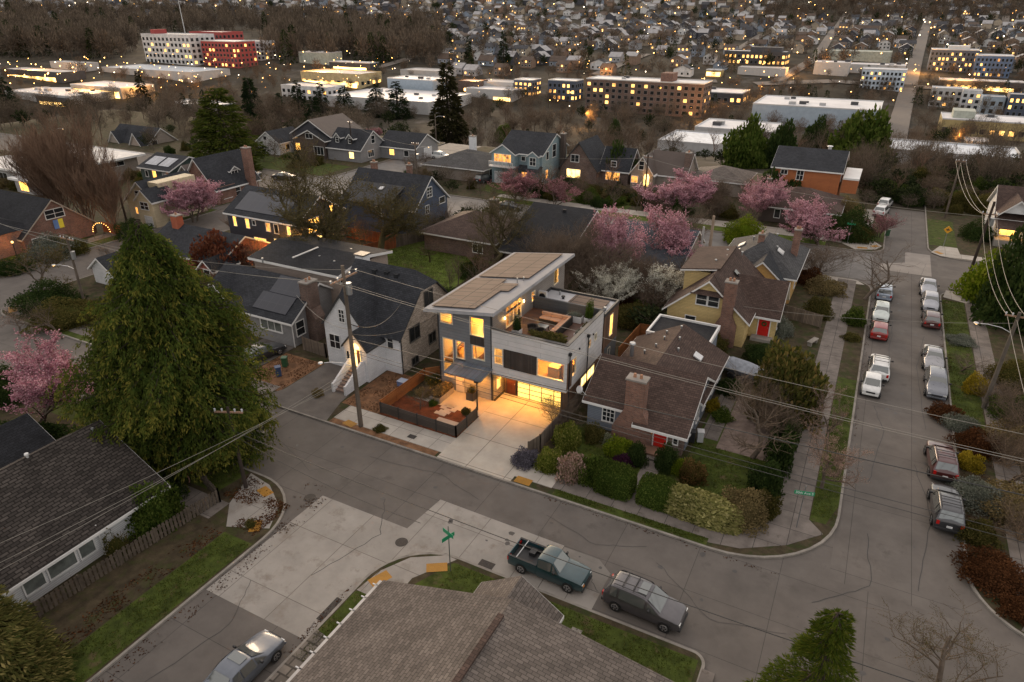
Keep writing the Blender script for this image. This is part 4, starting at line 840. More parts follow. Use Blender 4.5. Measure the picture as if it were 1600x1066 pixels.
simple('dark_green_house', 'dark green house with pale solar panels on its front roof', -118.2, -110.2, 79.6, 88, 5.2, 6.9, 'x', DG, DKGR, [('F', -115, -114.1, 3.2, 4.6, L_, 0, 0), ('F', -117, -116.3, 3.4, 4.4, D_, 0, 0), ('F', -112.3, -111.6, 3.4, 4.4, D_, 0, 0)], extra=ex)
def ex(s):
    s.wall(-120, -103.8, 42, 50.3, 0, 3.2, BRK); s.hip(-121, -104, 41, 52, 3.2, 5.8, CHAR, .4, None)
    b = s.one()
    fb, fy = mat('blue_cloth', (.12, .2, .4), .8, bump=0), mat('yellow_cloth', (.6, .5, .05), .8, bump=0)
    b.box(-102.9, -102.88, 54.0, 54.7, 2.3, 3.6, fb); b.box(-102.9, -102.88, 54.7, 55.4, 2.3, 3.6, fy); s.add('banner', b)
    b = s.one(); b.tube((-102.9, 48, 0), (-102.9, 48, 2.0), .06, .06, DKMETAL); b.ball((-102.9, 48, 2.1), .16, LITHOT); s.add('yard_lamp', b); lamp(-102.4, 47.6, 2.2, 60, (1, .4, .08))
    s.win('R', -103, 50.6, 52.6, .6, 1.7, D_, 2, 0)
simple('brick_gable_house', 'brick house with clipped gable, wide dark roof and blue and yellow banner', -122, -103, 49.5, 59.5, 2.4, 6.6, 'x', CHAR, BRK, [('R', 53.3, 55.9, 3.9, 5.1, D_, 1, 1)], trim=mat('tan_trim', (.3, .25, .2), .6), extra=ex)
# white modernist house far left
s = House('flat_roof_house', 'long pale modern house with white flat roofs far left', 'house', -142, 80)
s.wall(-158, -136, 72, 78, 0, 3.2, mat('pale_render', (.32, .31, .3), .8)); s.flat(-159, -135.4, 71, 79, 3.4, mat('white_membrane', (.5, .49, .48), .7), th=.3)
s.wall(-146, -132.5, 80, 89, 0, 4.2, TAUP); s.flat(-147, -131, 79.3, 90, 4.4, mat('white_membrane', (.5, .49, .48)), th=.3)
s.wall(-141, -134.5, 69.5, 72, 0, 2.4, mat('pale_render', (.32, .31, .3))); s.flat(-142, -134, 69, 73, 2.6, mat('white_membrane', (.5, .49, .48)), th=.3)
for (a, c) in ((-139.5, -137), (-152, -148), (-146, -143)): s.win('F', 72 if a < -141 else 69.5, a, c, .5, 2.2, L_ if a > -141 else D_, 2, 0)
s.win('R', -132.5, 83, 86, 2.8, 3.6, D_, 1, 0); s.win('F', 80, -137, -134, 2.6, 3.6, D_, 1, 0); s.done()
# navy house
def ex(s):
    s.wall(-71.5, -63, 80, 82, 0, 4.6, NAVY); s.p_('roof').extr([(79.4, 4.7), (85, 6.9), (85, 6.75), (79.4, 4.55)], 'x', -72, -62.6, GRY); s.win('F', 80, -65.2, -64.2, 2.9, 4.2, D_, 1, 0)
    s.chimney(-71, -70.2, 86.8, 87.6, 5, 8.9, BRK); s.chimney(-64.8, -64.1, 87.8, 88.5, 5, 8.9, BRK)
    b = s.one(); b.extr([(82.6, 6.05), (83.3, 6.32), (83.3, 6.42), (82.6, 6.15)], 'x', -66.5, -65.8, METW); s.add('skylight', b)
simple('navy_house', 'navy blue house with grey gabled roof and white trim', -72.5, -59.2, 81.6, 90.5, 4.3, 8.2, 'x', DG, NAVY, [('R', 85.0, 86.3, 5.1, 6.5, D_, 1, 2), ('R', 88.3, 89.8, 3.4, 4.3, D_, 0, 0), ('R', 84.4, 85.3, 2.7, 3.9, D_, 1, 1), ('F', -66, -65, 1, 2.2, D_, 0, 0)], extra=ex)
simple('brown_hip_house', 'low brick house with broad brown hip roof behind a bare garden tree', -54.5, -43.2, 77, 88, 2.7, 5.0, 'x', BRN, BRKD, [('F', -46.5, -45, .9, 2, D_, 1, 0), ('R', 79, 80.6, .9, 2, D_, 1, 0)], hip=True, ov=.6, chim=[(-48, -46.9, 84.4, 85.4, 2, 6.2, BRKD)])
simple('black_roof_house', 'house with wide black gable roof left of the pink blossom trees', -41.3, -32.4, 75.5, 90.5, 2.6, 6.4, 'x', CHAR, DKB, [('F', -39, -37.6, .8, 2, D_, 1, 0)], rc=86, extra=lambda s: s.boxvent(-36.3, 84.6, 6.1, CHAR))
simple('slate_roof_house', 'house with blue grey roof half hidden by pink blossom', -29.5, -18.6, 79.5, 91, 2.7, 5.2, 'x', shingle('slate', (.06, .068, .082)), TAUP, [('F', -22, -20.6, .9, 2, D_, 1, 0)], rc=87)
# across the street
def ex(s):
    s.wall(-66.2, -61.2, 117.6, 119.4, 0, 6.0, TEAL); s.gable(-66.2, -61.2, 117.6, 123, 6.0, 7.6, 'y', DG, TEAL, ov=.3, og=.3)
    s.win('F', 117.6, -65.6, -62, 4.2, 5.6, LITDIM, 3, 1); b = s.one(); b.box(-66.2, -61, 116.4, 117.6, 3.3, 3.5, WHITE); 
    for i in range(18): b.box(-66.2 + i * .3, -66.12 + i * .3, 116.42, 116.5, 3.5, 4.3, WHITE)
    b.box(-66.2, -61, 116.4, 116.5, 4.3, 4.4, WHITE); s.add('balcony', b)
    b = s.one(); b.box(-65.6, -62.2, 117.5, 117.59, 0, 2.3, WDOOR); s.add('garage_door', b)
    s.wall(-58.8, -56.6, 118.4, 119.4, 3.0, 5.8, TEAL); s.gable(-58.8, -56.6, 118.4, 121, 5.8, 6.6, 'y', DG, TEAL, ov=.2, og=.2); s.win('F', 118.4, -58.3, -57.1, 3.9, 5.3, D_, 1, 1)
    s.p_('roof').extr([(117.6, 3.0), (119.4, 3.6), (119.4, 3.5), (117.6, 2.9)], 'x', -61, -56, DG)
simple('teal_house', 'grey teal two storey house with white balcony, trim and attached garage', -65.5, -56.2, 119.4, 131, 6.0, 9.0, 'x', DG, TEAL, [('F', -60.6, -59.8, 4.4, 5.2, D_, 0, 0), ('F', -60.5, -59.4, .6, 2.2, M_, 0, 0), ('R', 124, 125.6, 4.6, 7.0, D_, 0, 1), ('R', 121.2, 122.2, 4.6, 6.0, D_, 0, 0), ('R', 121, 122, 1, 2.6, M_, 0, 0)], chim=[(-55.9, -55.1, 127, 128.2, 0, 8.6, DKB)], extra=ex)
simple('brick_peak_house', 'brown brick house with steep peaked front gable and glowing orange window', -54.8, -47.2, 125, 134, 3.0, 7.8, 'y', DG, BRKD, [('F', -52.6, -51.0, 4.0, 5.3, D_, 1, 0), ('F', -53.4, -50.6, .9, 2.5, LITHOT, 2, 0)], trim=mat('dark_fascia', (.03, .03, .03)), extra=lambda s: (s.wall(-47.2, -41.5, 127, 134, 0, 3, BRKD), s.gable(-47.2, -41.5, 127, 134, 3, 6.5, 'x', DG, BRKD), s.win('F', 127, -46, -43.2, .8, 2.3, LITDIM, 3, 0), s.win('F', 127, -45, -44, 3.4, 4.4, D_)))
def ex(s):
    s.wall(-35.9, -30.5, 126.5, 134, 0, 3.2, TAUP); s.gable(-37.5, -30.4, 126.5, 134.5, 3.2, 6.6, 'x', DKB, TAUP, ov=.35)
    b = s.one(); b.box(-37.6, -36.6, 124.5, 124.59, .9, 2.7, LITHOT); b.tube((-37.1, 124.59, 2.7), (-37.1, 124.5, 2.7), .5, .5, LITHOT, 14); o = s.add('arched_entry', b); lamp(-37.1, 123.8, 3.0, 40, (1, .45, .1))
    b = s.one()
    for i in range(6): b.box(-37.9, -36.4, 123 + .25 * i, 123.25 + .25 * i, 0, .15 * (i + 1), KERB)
    s.add('entry_stairs', b)
    b = s.one()
    for x in (-38.0, -36.3): b.extr([(122.8, .9), (124.5, 1.8), (124.5, 1.9), (122.8, 1.0)], 'x', x, x + .06, WHITE); b.box(x, x + .06, 122.8, 122.88, 0, .95, WHITE)
    s.add('stair_rail', b); s.chimney(-31.2, -30.2, 128, 129.2, 2, 6.9, BRKD)
simple('arched_door_house', 'taupe cottage with white trimmed gable and lit arched doorway', -40.2, -35.9, 124.6, 134, 3.4, 6.4, 'y', DKB, TAUP, [('F', -38.7, -37.8, 3.9, 5.4, D_, 0, 1), ('F', -40, -38.8, 1.4, 2.6, M_, 1, 0)], ov=.3, extra=ex)
def ex(s):
    s.wall(-4.2, -1.8, 127, 136, 3, 5.2, RUST); s.p_('fascia').box(-4.2, -1.7, 126.9, 136.1, 5.2, 5.5, WHITE); s.vent(-7.5, 134, 8.4, .3, .8, METW)
simple('rust_house', 'rust orange two storey house with dark grey roof above brown roofed bungalow', -15.4, -4.6, 126.4, 138, 6.6, 9.0, 'x', DG, RUST, [('F', -14.0, -13.0, 5.3, 6.0, D_, 1, 0), ('F', -11.4, -10.4, 4.6, 6.1, D_, 1, 1), ('R', 128, 129.2, 4.6, 5.8, D_, 0, 0)], extra=ex)
simple('brown_bungalow', 'dark brown roofed bungalow directly below the rust orange house', -15.0, -3.6, 114.5, 124.8, 2.6, 4.9, 'x', BRN, DKB, [('F', -12.6, -11.8, .8, 2.1, D_, 0, 0), ('F', -10.6, -9.8, .8, 2.1, D_, 0, 0), ('F', -7, -5.4, .9, 2, D_, 1, 0)], hip=True, ov=.7, chim=[(-15.2, -14.5, 119.5, 120.2, 2, 5.6, BRKD)])
def ex(s):
    s.wall(17.6, 26, 116.6, 119, 0, .9, KERB); s.p_('roof').extr([(115.8, 2.9), (119.2, 3.6), (119.2, 3.45), (115.8, 2.75)], 'x', 17.2, 27, BRN); b = s.one(); b.box(17.6, 26, 116.6, 119, .9, 1.0, LITDIM if 0 else mat('porch_boards2', (.4, .3, .2), .7)); s.add('porch', b)
    lamp(19.5, 117.8, 2.7, 70, (1, .55, .15)); s.gable(17.5, 21.5, 118, 124, 4.6, 6.6, 'y', BRN, WSID, ov=.3)
simple('brown_porch_house', 'house with brown gables and lit front porch at the right edge', 17.4, 28, 119, 130, 3.8, 7.2, 'x', BRN, WSID, [('F', 18.2, 20, 1.2, 2.6, L_, 1, 0), ('F', 22, 25, 1.2, 2.6, M_, 2, 0)], extra=ex)
simple('grey_hip_house', 'low house with wide grey hip roof and white chimney left of teal house', -80.5, -67.5, 116, 128.5, 2.6, 4.9, 'x', GRY, TAUP, [('R', 119, 122, .8, 2.0, D_, 1, 0)], hip=True, ov=.8, chim=[(-77.2, -75.9, 127.4, 128.4, 2, 6.4, mat('white_stucco', (.5, .5, .5)))])
simple('white_little_house', 'small white house with dark roof, leftmost of the row behind white tree', -129.5, -122.8, 118, 126, 3.0, 5.2, 'y', DG, WSID, [('F', -127.4, -126.4, 3.2, 4.0, D_, 0, 0), ('R', 120, 121.2, .9, 2.1, D_, 0, 0)])
def ex(s):
    s.wall(-117.5, -110.2, 119.5, 122, 0, 4.2, DKB); s.gable(-119, -110.2, 119.5, 126, 4.2, 6.2, 'y', CHAR, DKB, ov=.4); s.win('F', 119.5, -115.6, -113.6, 4.3, 5.3, D_, 1, 0); s.win('F', 119.5, -113.5, -110.8, .9, 2.6, D_, 2, 0)
simple('craftsman_house', 'dark craftsman house with nested white edged gables and lit porch windows', -122, -110.4, 121.8, 133, 4.8, 8.0, 'y', DKB, BLACKS, [('F', -121.4, -119.9, .8, 2.4, L_, 1, 0), ('F', -119.6, -118, .8, 2.4, L_, 1, 0)], extra=ex)
def ex(s):
    for x in (-108.6, -105): s.wall(x, x + 1.7, 121, 123.5, 3.6, 5.0, DG); s.gable(x, x + 1.7, 121, 124.5, 5.0, 5.9, 'y', DG, GREYS, ov=.2, og=.2); s.win('F', 121, x + .45, x + 1.25, 3.8, 4.8, D_, 0, 1)
simple('dormer_house', 'grey house with two small roof dormers and an orange lit window', -110, -100.6, 120, 129, 3.0, 6.4, 'x', DG, GREYS, [('F', -103.8, -102.6, .8, 2.1, LITHOT, 0, 0), ('R', 122.5, 124.5, .8, 2.2, D_, 2, 0), ('R', 124, 125.2, 3.6, 5.2, D_, 0, 1)], extra=ex)
def ex(s):
    b = s.one(); b.box(-90.9, -90.82, 130.2, 133.4, .1, 2.4, WDOOR); s.add('garage_door', b)
simple('garage_house', 'low grey house with white garage door beside white suv', -101, -90.9, 127, 136, 2.9, 5.4, 'x', DG, GREYS, [('F', -98, -96.8, .9, 2.1, L_, 0, 0), ('F', -94, -92.8, .9, 2.1, D_, 0, 0)], extra=ex)
simple('grey_peak_house', 'grey house with steep gables and skylights in the trees upper left', -176, -161, 111, 121, 3.2, 7.2, 'x', DG, TAUP, [('F', -172, -170.6, 1, 2.4, M_, 0, 0), ('F', -166, -164, 1, 2.4, L_, 1, 0), ('R', 113, 114.6, 3, 4.4, D_, 0, 0)], base=-3.5, extra=lambda s: (s.gable(-174.5, -169.5, 110.6, 116, 3.2, 6.4, 'y', DG, TAUP), s.gable(-166, -161, 110.4, 116, 3.2, 6.6, 'y', DG, BEIGE)))
simple('low_roof_house', 'low grey roofed house between pink trees and a leafy green tree', -30, -20, 128, 138, 2.6, 4.4, 'x', TAN, TAUP, [('F', -27, -25, .8, 2, D_, 1, 0)], hip=True)
simple('street_garage', 'tiny slate roofed garage behind the tilted pole at far left', -84, -80.2, 47, 51, 2.2, 3.6, 'y', DG, WSID, [], cat='garage')
# ------------------------------------------------------------------ vehicles
RIM = mat('alloy_rim', (.45, .45, .46), .3, .8, nvar=.1, bump=0); CARGLASS = mat('car_glass', (.16, .17, .165), .05, .55, nvar=.1, bump=0, coat=.5); BLKPL = mat('black_plastic', (.02, .02, .021), .6, nvar=.1, bump=0)
HEADL = mat('headlight_lens', (.6, .6, .58), .1, nvar=.05, bump=0); TAILL = mat('taillight_lens', (.4, .01, .008), .2, nvar=.05, bump=0); AMBER = mat('amber_lens', (.6, .2, .02), .2, nvar=.05, bump=0); PLATE = mat('number_plate', (.55, .55, .55), .5, nvar=.05, bump=0)
# station: (t along length from the rear, belt z, top z, half width at belt, half width at top); low edge separate
KIND = {
 'suv': (4.65, 1.84, 1.70, .72, [(0, .80, .98, .86, .80), (.025, 1.02, 1.06, .97, .86), (.10, 1.06, 1.62, 1., .74), (.20, 1.06, 1.69, 1., .76), (.45, 1.04, 1.70, 1., .77), (.57, 1.02, 1.63, 1., .75), (.75, 1.00, 1.05, .98, .84), (.90, .94, 1.0, .95, .80), (.975, .84, .9, .88, .72), (1., .70, .74, .80, .66)], (2, 5), .345),
 'sedan': (4.75, 1.82, 1.46, .62, [(0, .74, .88, .84, .74), (.02, .88, .95, .93, .80), (.15, .94, .99, .98, .80), (.28, .94, 1.38, 1., .68), (.38, .93, 1.45, 1., .69), (.50, .92, 1.45, 1., .69), (.57, .91, 1.39, 1., .67), (.735, .88, .94, .98, .80), (.90, .80, .86, .94, .74), (.975, .68, .74, .86, .66), (1., .56, .60, .76, .60)], (3, 6), .33),
 'wagon': (4.75, 1.80, 1.55, .70, [(0, .80, .95, .86, .80), (.025, .95, 1.0, .96, .86), (.09, .98, 1.47, 1., .74), (.20, .98, 1.54, 1., .75), (.45, .97, 1.55, 1., .75), (.57, .95, 1.48, 1., .73), (.74, .93, .98, .98, .84), (.90, .86, .92, .95, .80), (.975, .76, .82, .88, .72), (1., .62, .66, .80, .66)], (2, 5), .34),
 'hatch': (4.1, 1.74, 1.50, .68, [(0, .78, .94, .86, .80), (.025, .95, 1.0, .97, .86), (.11, .97, 1.42, 1., .74), (.24, .96, 1.49, 1., .75), (.46, .95, 1.50, 1., .75), (.57, .93, 1.43, 1., .73), (.76, .91, .96, .98, .82), (.91, .84, .9, .94, .78), (.98, .72, .78, .86, .70), (1., .60, .64, .78, .62)], (2, 5), .32),
 'micro': (2.75, 1.62, 1.54, .55, [(0, .80, .98, .86, .80), (.03, .96, 1.02, .97, .86), (.12, .98, 1.48, 1., .76), (.30, .98, 1.54, 1., .78), (.50, .96, 1.54, 1., .78), (.60, .95, 1.48, 1., .76), (.80, .93, .98, .97, .82), (.92, .84, .9, .92, .76), (.98, .72, .76, .84, .68), (1., .6, .64, .78, .6)], (2, 5), .29),
 'pickup': (5.0, 1.78, 1.66, .80, [(.40, 1.02, 1.06, 1., .90), (.405, 1.03, 1.58, 1., .78), (.46, 1.03, 1.66, 1., .78), (.55, 1.02, 1.66, 1., .78), (.60, 1.02, 1.60, 1., .76), (.70, 1.0, 1.05, .98, .84), (.90, .96, 1.02, .95, .82), (.98, .86, .92, .90, .76), (1., .72, .76, .84, .70)], (1, 4), .36)}

def car(name, kind, label, cat, x, y, deg, pm, rails=False, sun=False, group=None, z=0.0, detail=True, extra=None):
    L, W, H, wb, st, (ga, gb), wr = KIND[kind]
    root = empty(name, x, y, z, rad(deg), label, cat, group); hw = W / 2
    P = []
    for t, zb, zt, wbl, wt in st:
        X = (t - .5) * L; lo = .27 if .02 < t < .98 else .34; w = hw * wbl; wtt = hw * wt
        P.append([(X, -w * .93, lo), (X, -w * 1.0, (lo + zb) * .5), (X, -w * .97, zb), (X, -wtt, zt - .02), (X, -wtt * .6, zt + .02), (X, wtt * .6, zt + .02), (X, wtt, zt - .02), (X, w * .97, zb), (X, w, (lo + zb) * .5), (X, w * .93, lo)])
    b = MB(); n = len(P[0])
    for A, B in zip(P, P[1:]):
        for i in range(n - 1): b.poly([A[i], B[i], B[i + 1], A[i + 1]], pm)
        b.poly([A[n - 1], B[n - 1], B[0], A[0]], BLKPL)
    b.poly(P[0], pm); b.poly(P[-1][::-1], pm)
    if kind == 'pickup':
        X0, X1 = -.5 * L, (.40 - .5) * L
        b.box(X0 + .02, X1, -hw * .93, hw * .93, .34, .62, pm)
        b.box(X0, X0 + .08, -hw * .96, hw * .96, .5, 1.1, pm)
        for s_ in (-1, 1): b.box(X0 + .08, X1, s_ * hw * .99, s_ * hw * .86, .5, 1.1, pm)
        b.box(X0 + .08, X1, -hw * .86, hw * .86, .62, .68, BLKPL)
        for s_ in (-1, 1): b.box(X0 + .2, X1 - .3, s_ * hw * .86, s_ * hw * .6, .68, .86, BLKPL)
        b.box(X0 + .02, X1, -hw * 1.0, -hw * .85, 1.1, 1.125, BLKPL); b.box(X0 + .02, X1, hw * .85, hw * 1.0, 1.1, 1.125, BLKPL)
    me_o = b.build('body', root)
    bm = bmesh.new(); bm.from_mesh(me_o.data); bmesh.ops.remove_doubles(bm, verts=bm.verts, dist=.0005); bmesh.ops.recalc_face_normals(bm, faces=bm.faces)
    bm.to_mesh(me_o.data); bm.free(); me_o.data.shade_smooth()
    m = me_o.modifiers.new('bevel', 'BEVEL'); m.width = .05; m.segments = 2; m.limit_method = 'ANGLE'; m.angle_limit = rad(28); me_o.modifiers.new('round', 'SUBSURF').levels = 1; me_o.modifiers['round'].render_levels = 1
    # glass: between belt and roof, a little proud
    def quad(bb, p, q, r, s_, m_, inset=.12, off=.015):
        p, q, r, s_ = map(Vector, (p, q, r, s_)); c = (p + q + r + s_) / 4; nrm = (q - p).cross(s_ - p).normalized()
        if nrm.dot(c - Vector((0, 0, .6))) < 0: nrm = -nrm
        bb.poly([tuple(v + (c - v) * inset * .8 + nrm * off) for v in (p, q, r, s_)], m_)
    g = MB(); quad(g, P[gb][3], P[gb + 1][3], P[gb + 1][6], P[gb][6], CARGLASS, .10); g.v = [(a, bb, c + .03) for a, bb, c in g.v]; g.build('windshield', root)
    g = MB(); quad(g, P[ga - 1][3], P[ga][3], P[ga][6], P[ga - 1][6], CARGLASS, .12); g.v = [(a, bb, c + .02) for a, bb, c in g.v]; g.build('rear_window', root)
    for s_, ib, it in ((-1, 2, 3), (1, 7, 6)):
        g = MB(); k = ga
        runs = [(ga, (ga + gb) // 2), ((ga + gb) // 2, gb)] if kind != 'pickup' else [(ga, gb)]
        for a, c in runs: quad(g, P[a][ib], P[c][ib], P[c][it], P[a][it], CARGLASS, .13, .03)
        a = gb; v = [Vector(P[gb][ib]), Vector(P[gb + 1][ib]), Vector(P[gb][it])]; c = sum(v, Vector()) / 3
        g.poly([tuple(q + (c - q) * .2 + Vector((0, s_ * .02, 0))) for q in v], CARGLASS); g.build('side_window', root)
    # wheels
    fx, rx = (.5 * L - .17 * L - .05), (-.5 * L + .19 * L)
    if kind == 'micro': fx, rx = .93, -.92
    for X in (fx, rx):
        for s_ in (-1, 1):
            w = MB(); yo = s_ * (hw + .012); yi = s_ * (hw - .2)
            w.tube((X, yi, wr), (X, yo, wr), wr, wr, RUBBER, 18); w.tube((X, yo - s_ * .02, wr), (X, yo + s_ * .004, wr), wr * 1.12, wr * 1.12, BLKPL, 18, False)
            wo = w.build('wheel', root); r = MB(); r.tube((X, yo, wr), (X, yo + s_ * .012, wr), wr * .66, wr * .6, RIM, 12)
            for k in range(5):
                t = 2 * math.pi * k / 5; c_, s2 = math.cos(t), math.sin(t)
                r.tube((X + c_ * wr * .25, yo + s_ * .014, wr + s2 * wr * .25), (X + c_ * wr * .52, yo + s_ * .014, wr + s2 * wr * .52), .05, .05, BLKPL, 5)
            r.build('rim', wo)
    # lights, plates, mirrors
    xf, xr = .5 * L, -.5 * L; zf = st[-2][1]; zr_ = st[1][1] if kind != 'pickup' else 1.0
    for s_ in (-1, 1):
        h = MB(); h.box(xf - .17, xf - .015, s_ * hw * .52, s_ * hw * .80, zf - .17, zf - .04, HEADL); h.build('headlight', root)
        h = MB(); h.box(xr - .01, xr + .14, s_ * hw * .66, s_ * hw * (.86 if kind != 'pickup' else .965), zr_ - .30, zr_ - .02, TAILL); h.build('taillight', root)
        h = MB(); zm = st[gb][1] + .08; xm = (st[gb][0] - .5) * L + .15; h.box(xm, xm + .12, s_ * (hw * .96), s_ * (hw + .17), zm, zm + .15, BLKPL); h.build('mirror', root, bevel=.03)
    h = MB(); h.box(xf - .08, xf + .02, -hw * .45, hw * .45, .52, .66 if kind != 'pickup' else .72, BLKPL); h.build('grille', root)
    h = MB(); h.box(xf - .1, xf + .04, -hw * .82, hw * .82, .3, .46, BLKPL if kind in ('suv', 'pickup') else pm); h.build('front_bumper', root, bevel=.03)
    h = MB(); h.box(xr - .05, xr + .1, -hw * .85, hw * .85, .32, .52, BLKPL if kind in ('suv', 'pickup') else pm); h.build('rear_bumper', root, bevel=.03)
    h = MB(); h.box(xr - .065, xr + .02, -.17, .17, .62, .74, PLATE); h.build('number_plate', root)
    if rails:
        for s_ in (-1, 1):
            h = MB(); xa, xb = (st[ga][0] - .5) * L + .15, (st[gb][0] - .5) * L - .1; yy = s_ * hw * .66; h.path([(xa, yy, H + .02), (xa + .1, yy, H + .09), (xb - .1, yy, H + .09), (xb, yy, H + .02)], .022, BLKPL, 6); h.build('roof_rail', root)
        for xx in (.24, .38):
            h = MB(); h.tube(((xx - .5) * L, -hw * .66, H + .1), ((xx - .5) * L, hw * .66, H + .1), .03, .03, BLKPL, 6); h.build('roof_bar', root)
    if sun:
        h = MB(); h.box((.43 - .5) * L, (.54 - .5) * L, -hw * .5, hw * .5, H + .0, H + .028, CARGLASS); h.build('sunroof', root)
    if extra: extra(root, L, hw, H)
    return root

SILV = paint('silver_paint', (.34, .35, .38), .35, .3, .4); GUN = paint('gunmetal_paint', (.16, .175, .2), .25, .5); BLKP = paint('black_paint', (.022, .023, .027)); TEALP = paint('dark_teal_paint', (.010, .042, .05)); REDP = paint('red_paint', (.20, .012, .009)); DKRED = paint('dark_red_paint', (.055, .008, .007)); WHT = paint('white_paint', (.62, .62, .6), .3, 0., .6); GREYP = paint('grey_paint', (.13, .14, .16), .25, .4); BROWNP = paint('graphite_paint', (.10, .085, .085), .25, .4)
KG = 'cars parked along the right street'
def ex(root, L, hw, H):
    h = MB(); h.tube((-.38 * L, -hw * .9, 1.12), (-.38 * L, hw * .9, 1.12), .03, .03, METW, 6); h.build('bed_bar', root)
    h = MB(); h.box(-.30 * L, -.22 * L, .1, .6, .7, .95, BLKPL); h.build('bed_bag', root)
    h = MB(); h.box(.5 * L - .06, .5 * L + .025, -hw * .72, -hw * .5, .62, .72, AMBER); h.build('indicator', root)
car('pickup_truck', 'pickup', 'dark teal pickup truck with open black bed on the pale concrete', 'pickup', -12.6, 28.98, -1.5, TEALP, extra=ex)
car('parked_suv', 'suv', 'graphite suv with silver roof and black roof rails in front of the pickup', 'suv', -6.55, 28.9, -3.0, paint('graphite_silver', (.075, .07, .075), .3, .3), rails=True, sun=True)
car('silver_coupe', 'sedan', 'silver saloon car with sunroof at the bottom left beside the brown roof', 'car', -23.75, 15.0, 90, paint('steel_paint', (.11, .125, .15), .34, .1, .45), sun=True)
car('parked_suv', 'suv', 'black suv with roof rails parked nearest on the right street', 'suv', 9.15, 46.6, 92.5, BLKP, rails=True, group=KG)
car('parked_suv', 'suv', 'dark red suv with roof rails just ahead of the black suv', 'suv', 9.05, 52.6, 94, DKRED, rails=True, group=KG)
car('parked_car', 'wagon', 'dark grey wagon facing the camera, nearest of the right kerb pair', 'car', 9.05, 65.7, -90, GREYP, group=KG)
car('parked_car', 'sedan', 'grey saloon right behind the dark grey wagon on the right kerb', 'car', 8.95, 71.4, -90, paint('warm_grey_paint', (.25, .25, .26), .25, .4), group=KG)
car('parked_car', 'hatch', 'maroon hatchback showing its tail on the right kerb', 'car', 9.0, 82.0, 90, DKRED, group=KG)
car('parked_car', 'hatch', 'silver hatchback facing us behind the maroon hatchback', 'car', 9.0, 87.2, -90, SILV, group=KG)
car('parked_car', 'sedan', 'silver saloon farthest along the right kerb before the crossing', 'car', 8.9, 92.6, -90, SILV, group=KG)
car('micro_car', 'micro', 'tiny white two seat car facing us on the left kerb', 'car', 3.85, 62.6, -90, WHT, group=KG)
car('parked_car', 'suv', 'white crossover parked tight behind the tiny white car', 'car', 4.35, 66.9, 90, WHT, rails=True, group=KG)
car('parked_car', 'hatch', 'red hatchback with white roof on the left kerb', 'car', 4.05, 76.2, 90, REDP, group=KG)
car('parked_car', 'hatch', 'pale green white hatchback between the red and the blue silver cars', 'car', 4.05, 81.2, -90, paint('pale_green_paint', (.45, .5, .47)), group=KG)
car('parked_car', 'wagon', 'blue silver wagon, last on the left kerb before the crossing', 'car', 4.2, 88.6, 90, paint('blue_silver_paint', (.28, .33, .40), .25, .4), group=KG)
car('white_van', 'suv', 'white car parked beyond the crossing by the pink street tree', 'car', 2.6, 127.5, 80, WHT, z=BZ)
car('white_van', 'suv', 'second white car at the far end of the right street', 'car', 3.0, 133, 80, WHT, z=BZ)
car('parked_car', 'sedan', 'black car in the driveway below the grey bungalow', 'car', -49.8, 41.6, 80, BLKP, z=BZ)
car('parked_car', 'sedan', 'dark saloon on the cross street left of the bare oak', 'car', -104.5, 100.6, 20, BLKP)
car('parked_car', 'suv', 'grey suv on the cross street beside the dark saloon', 'car', -112.5, 99, 20, GREYP)
car('parked_suv', 'suv', 'white suv in the driveway of the low grey garage house', 'suv', -87.5, 132, 5, WHT, z=BZ)
car('parked_suv', 'suv', 'black suv in the driveway left of the teal house', 'suv', -67.5, 117.0, 80, BLKP, z=BZ)
car('parked_car', 'sedan', 'black saloon on the cross street above the brown hip roof', 'car', -54, 101.8, 5, BLKP)
car('parked_car', 'hatch', 'silver hatchback on the cross street right of the black saloon', 'car', -47.6, 100.9, 5, SILV)
car('parked_suv', 'suv', 'white pickup like suv behind the slate roofed house', 'suv', -35.5, 96.6, 5, WHT)
# covered boat beside the grey cottage
b = empty('covered_boat', -6.6, 59.6, BZ, rad(-18), 'boat under grey tarpaulin on a trailer beside the grey cottage', 'boat')
m = MB(); V = [(-2.8, 0, .3), (2.6, 0, 1.0)]
tp = mat('grey_tarp', (.22, .24, .27), .6, nvar=.3, nscale=2.5)
secs = [(-2.7, .9, .95, 1.3), (-1.5, 1.05, 1.0, 1.75), (0, 1.05, 1.05, 1.8), (1.4, .85, 1.1, 1.6), (2.5, .3, 1.2, 1.35), (2.9, .05, 1.25, 1.28)]
Q = [[(x, -w * .6, .45), (x, -w, zb), (x, -w * .4, (zb + zt) / 2 + .15), (x, 0, zt), (x, w * .4, (zb + zt) / 2 + .15), (x, w, zb), (x, w * .6, .45)] for x, w, zb, zt in secs]
for A, B in zip(Q, Q[1:]):
    for i in range(6): m.poly([A[i], B[i], B[i + 1], A[i + 1]], tp)
m.poly(Q[0], tp); m.build('tarpaulin', b, smooth=True)
m = MB(); m.box(-2.2, 3.6, -.06, .06, .35, .45, GALV); m.box(-1.4, -.6, -1.0, 1.0, .35, .42, GALV); m.build('trailer_frame', b)
for s_ in (-1, 1): m = MB(); m.tube((-1, s_ * .95, .3), (-1, s_ * 1.15, .3), .3, .3, RUBBER, 14); m.build('wheel', b)
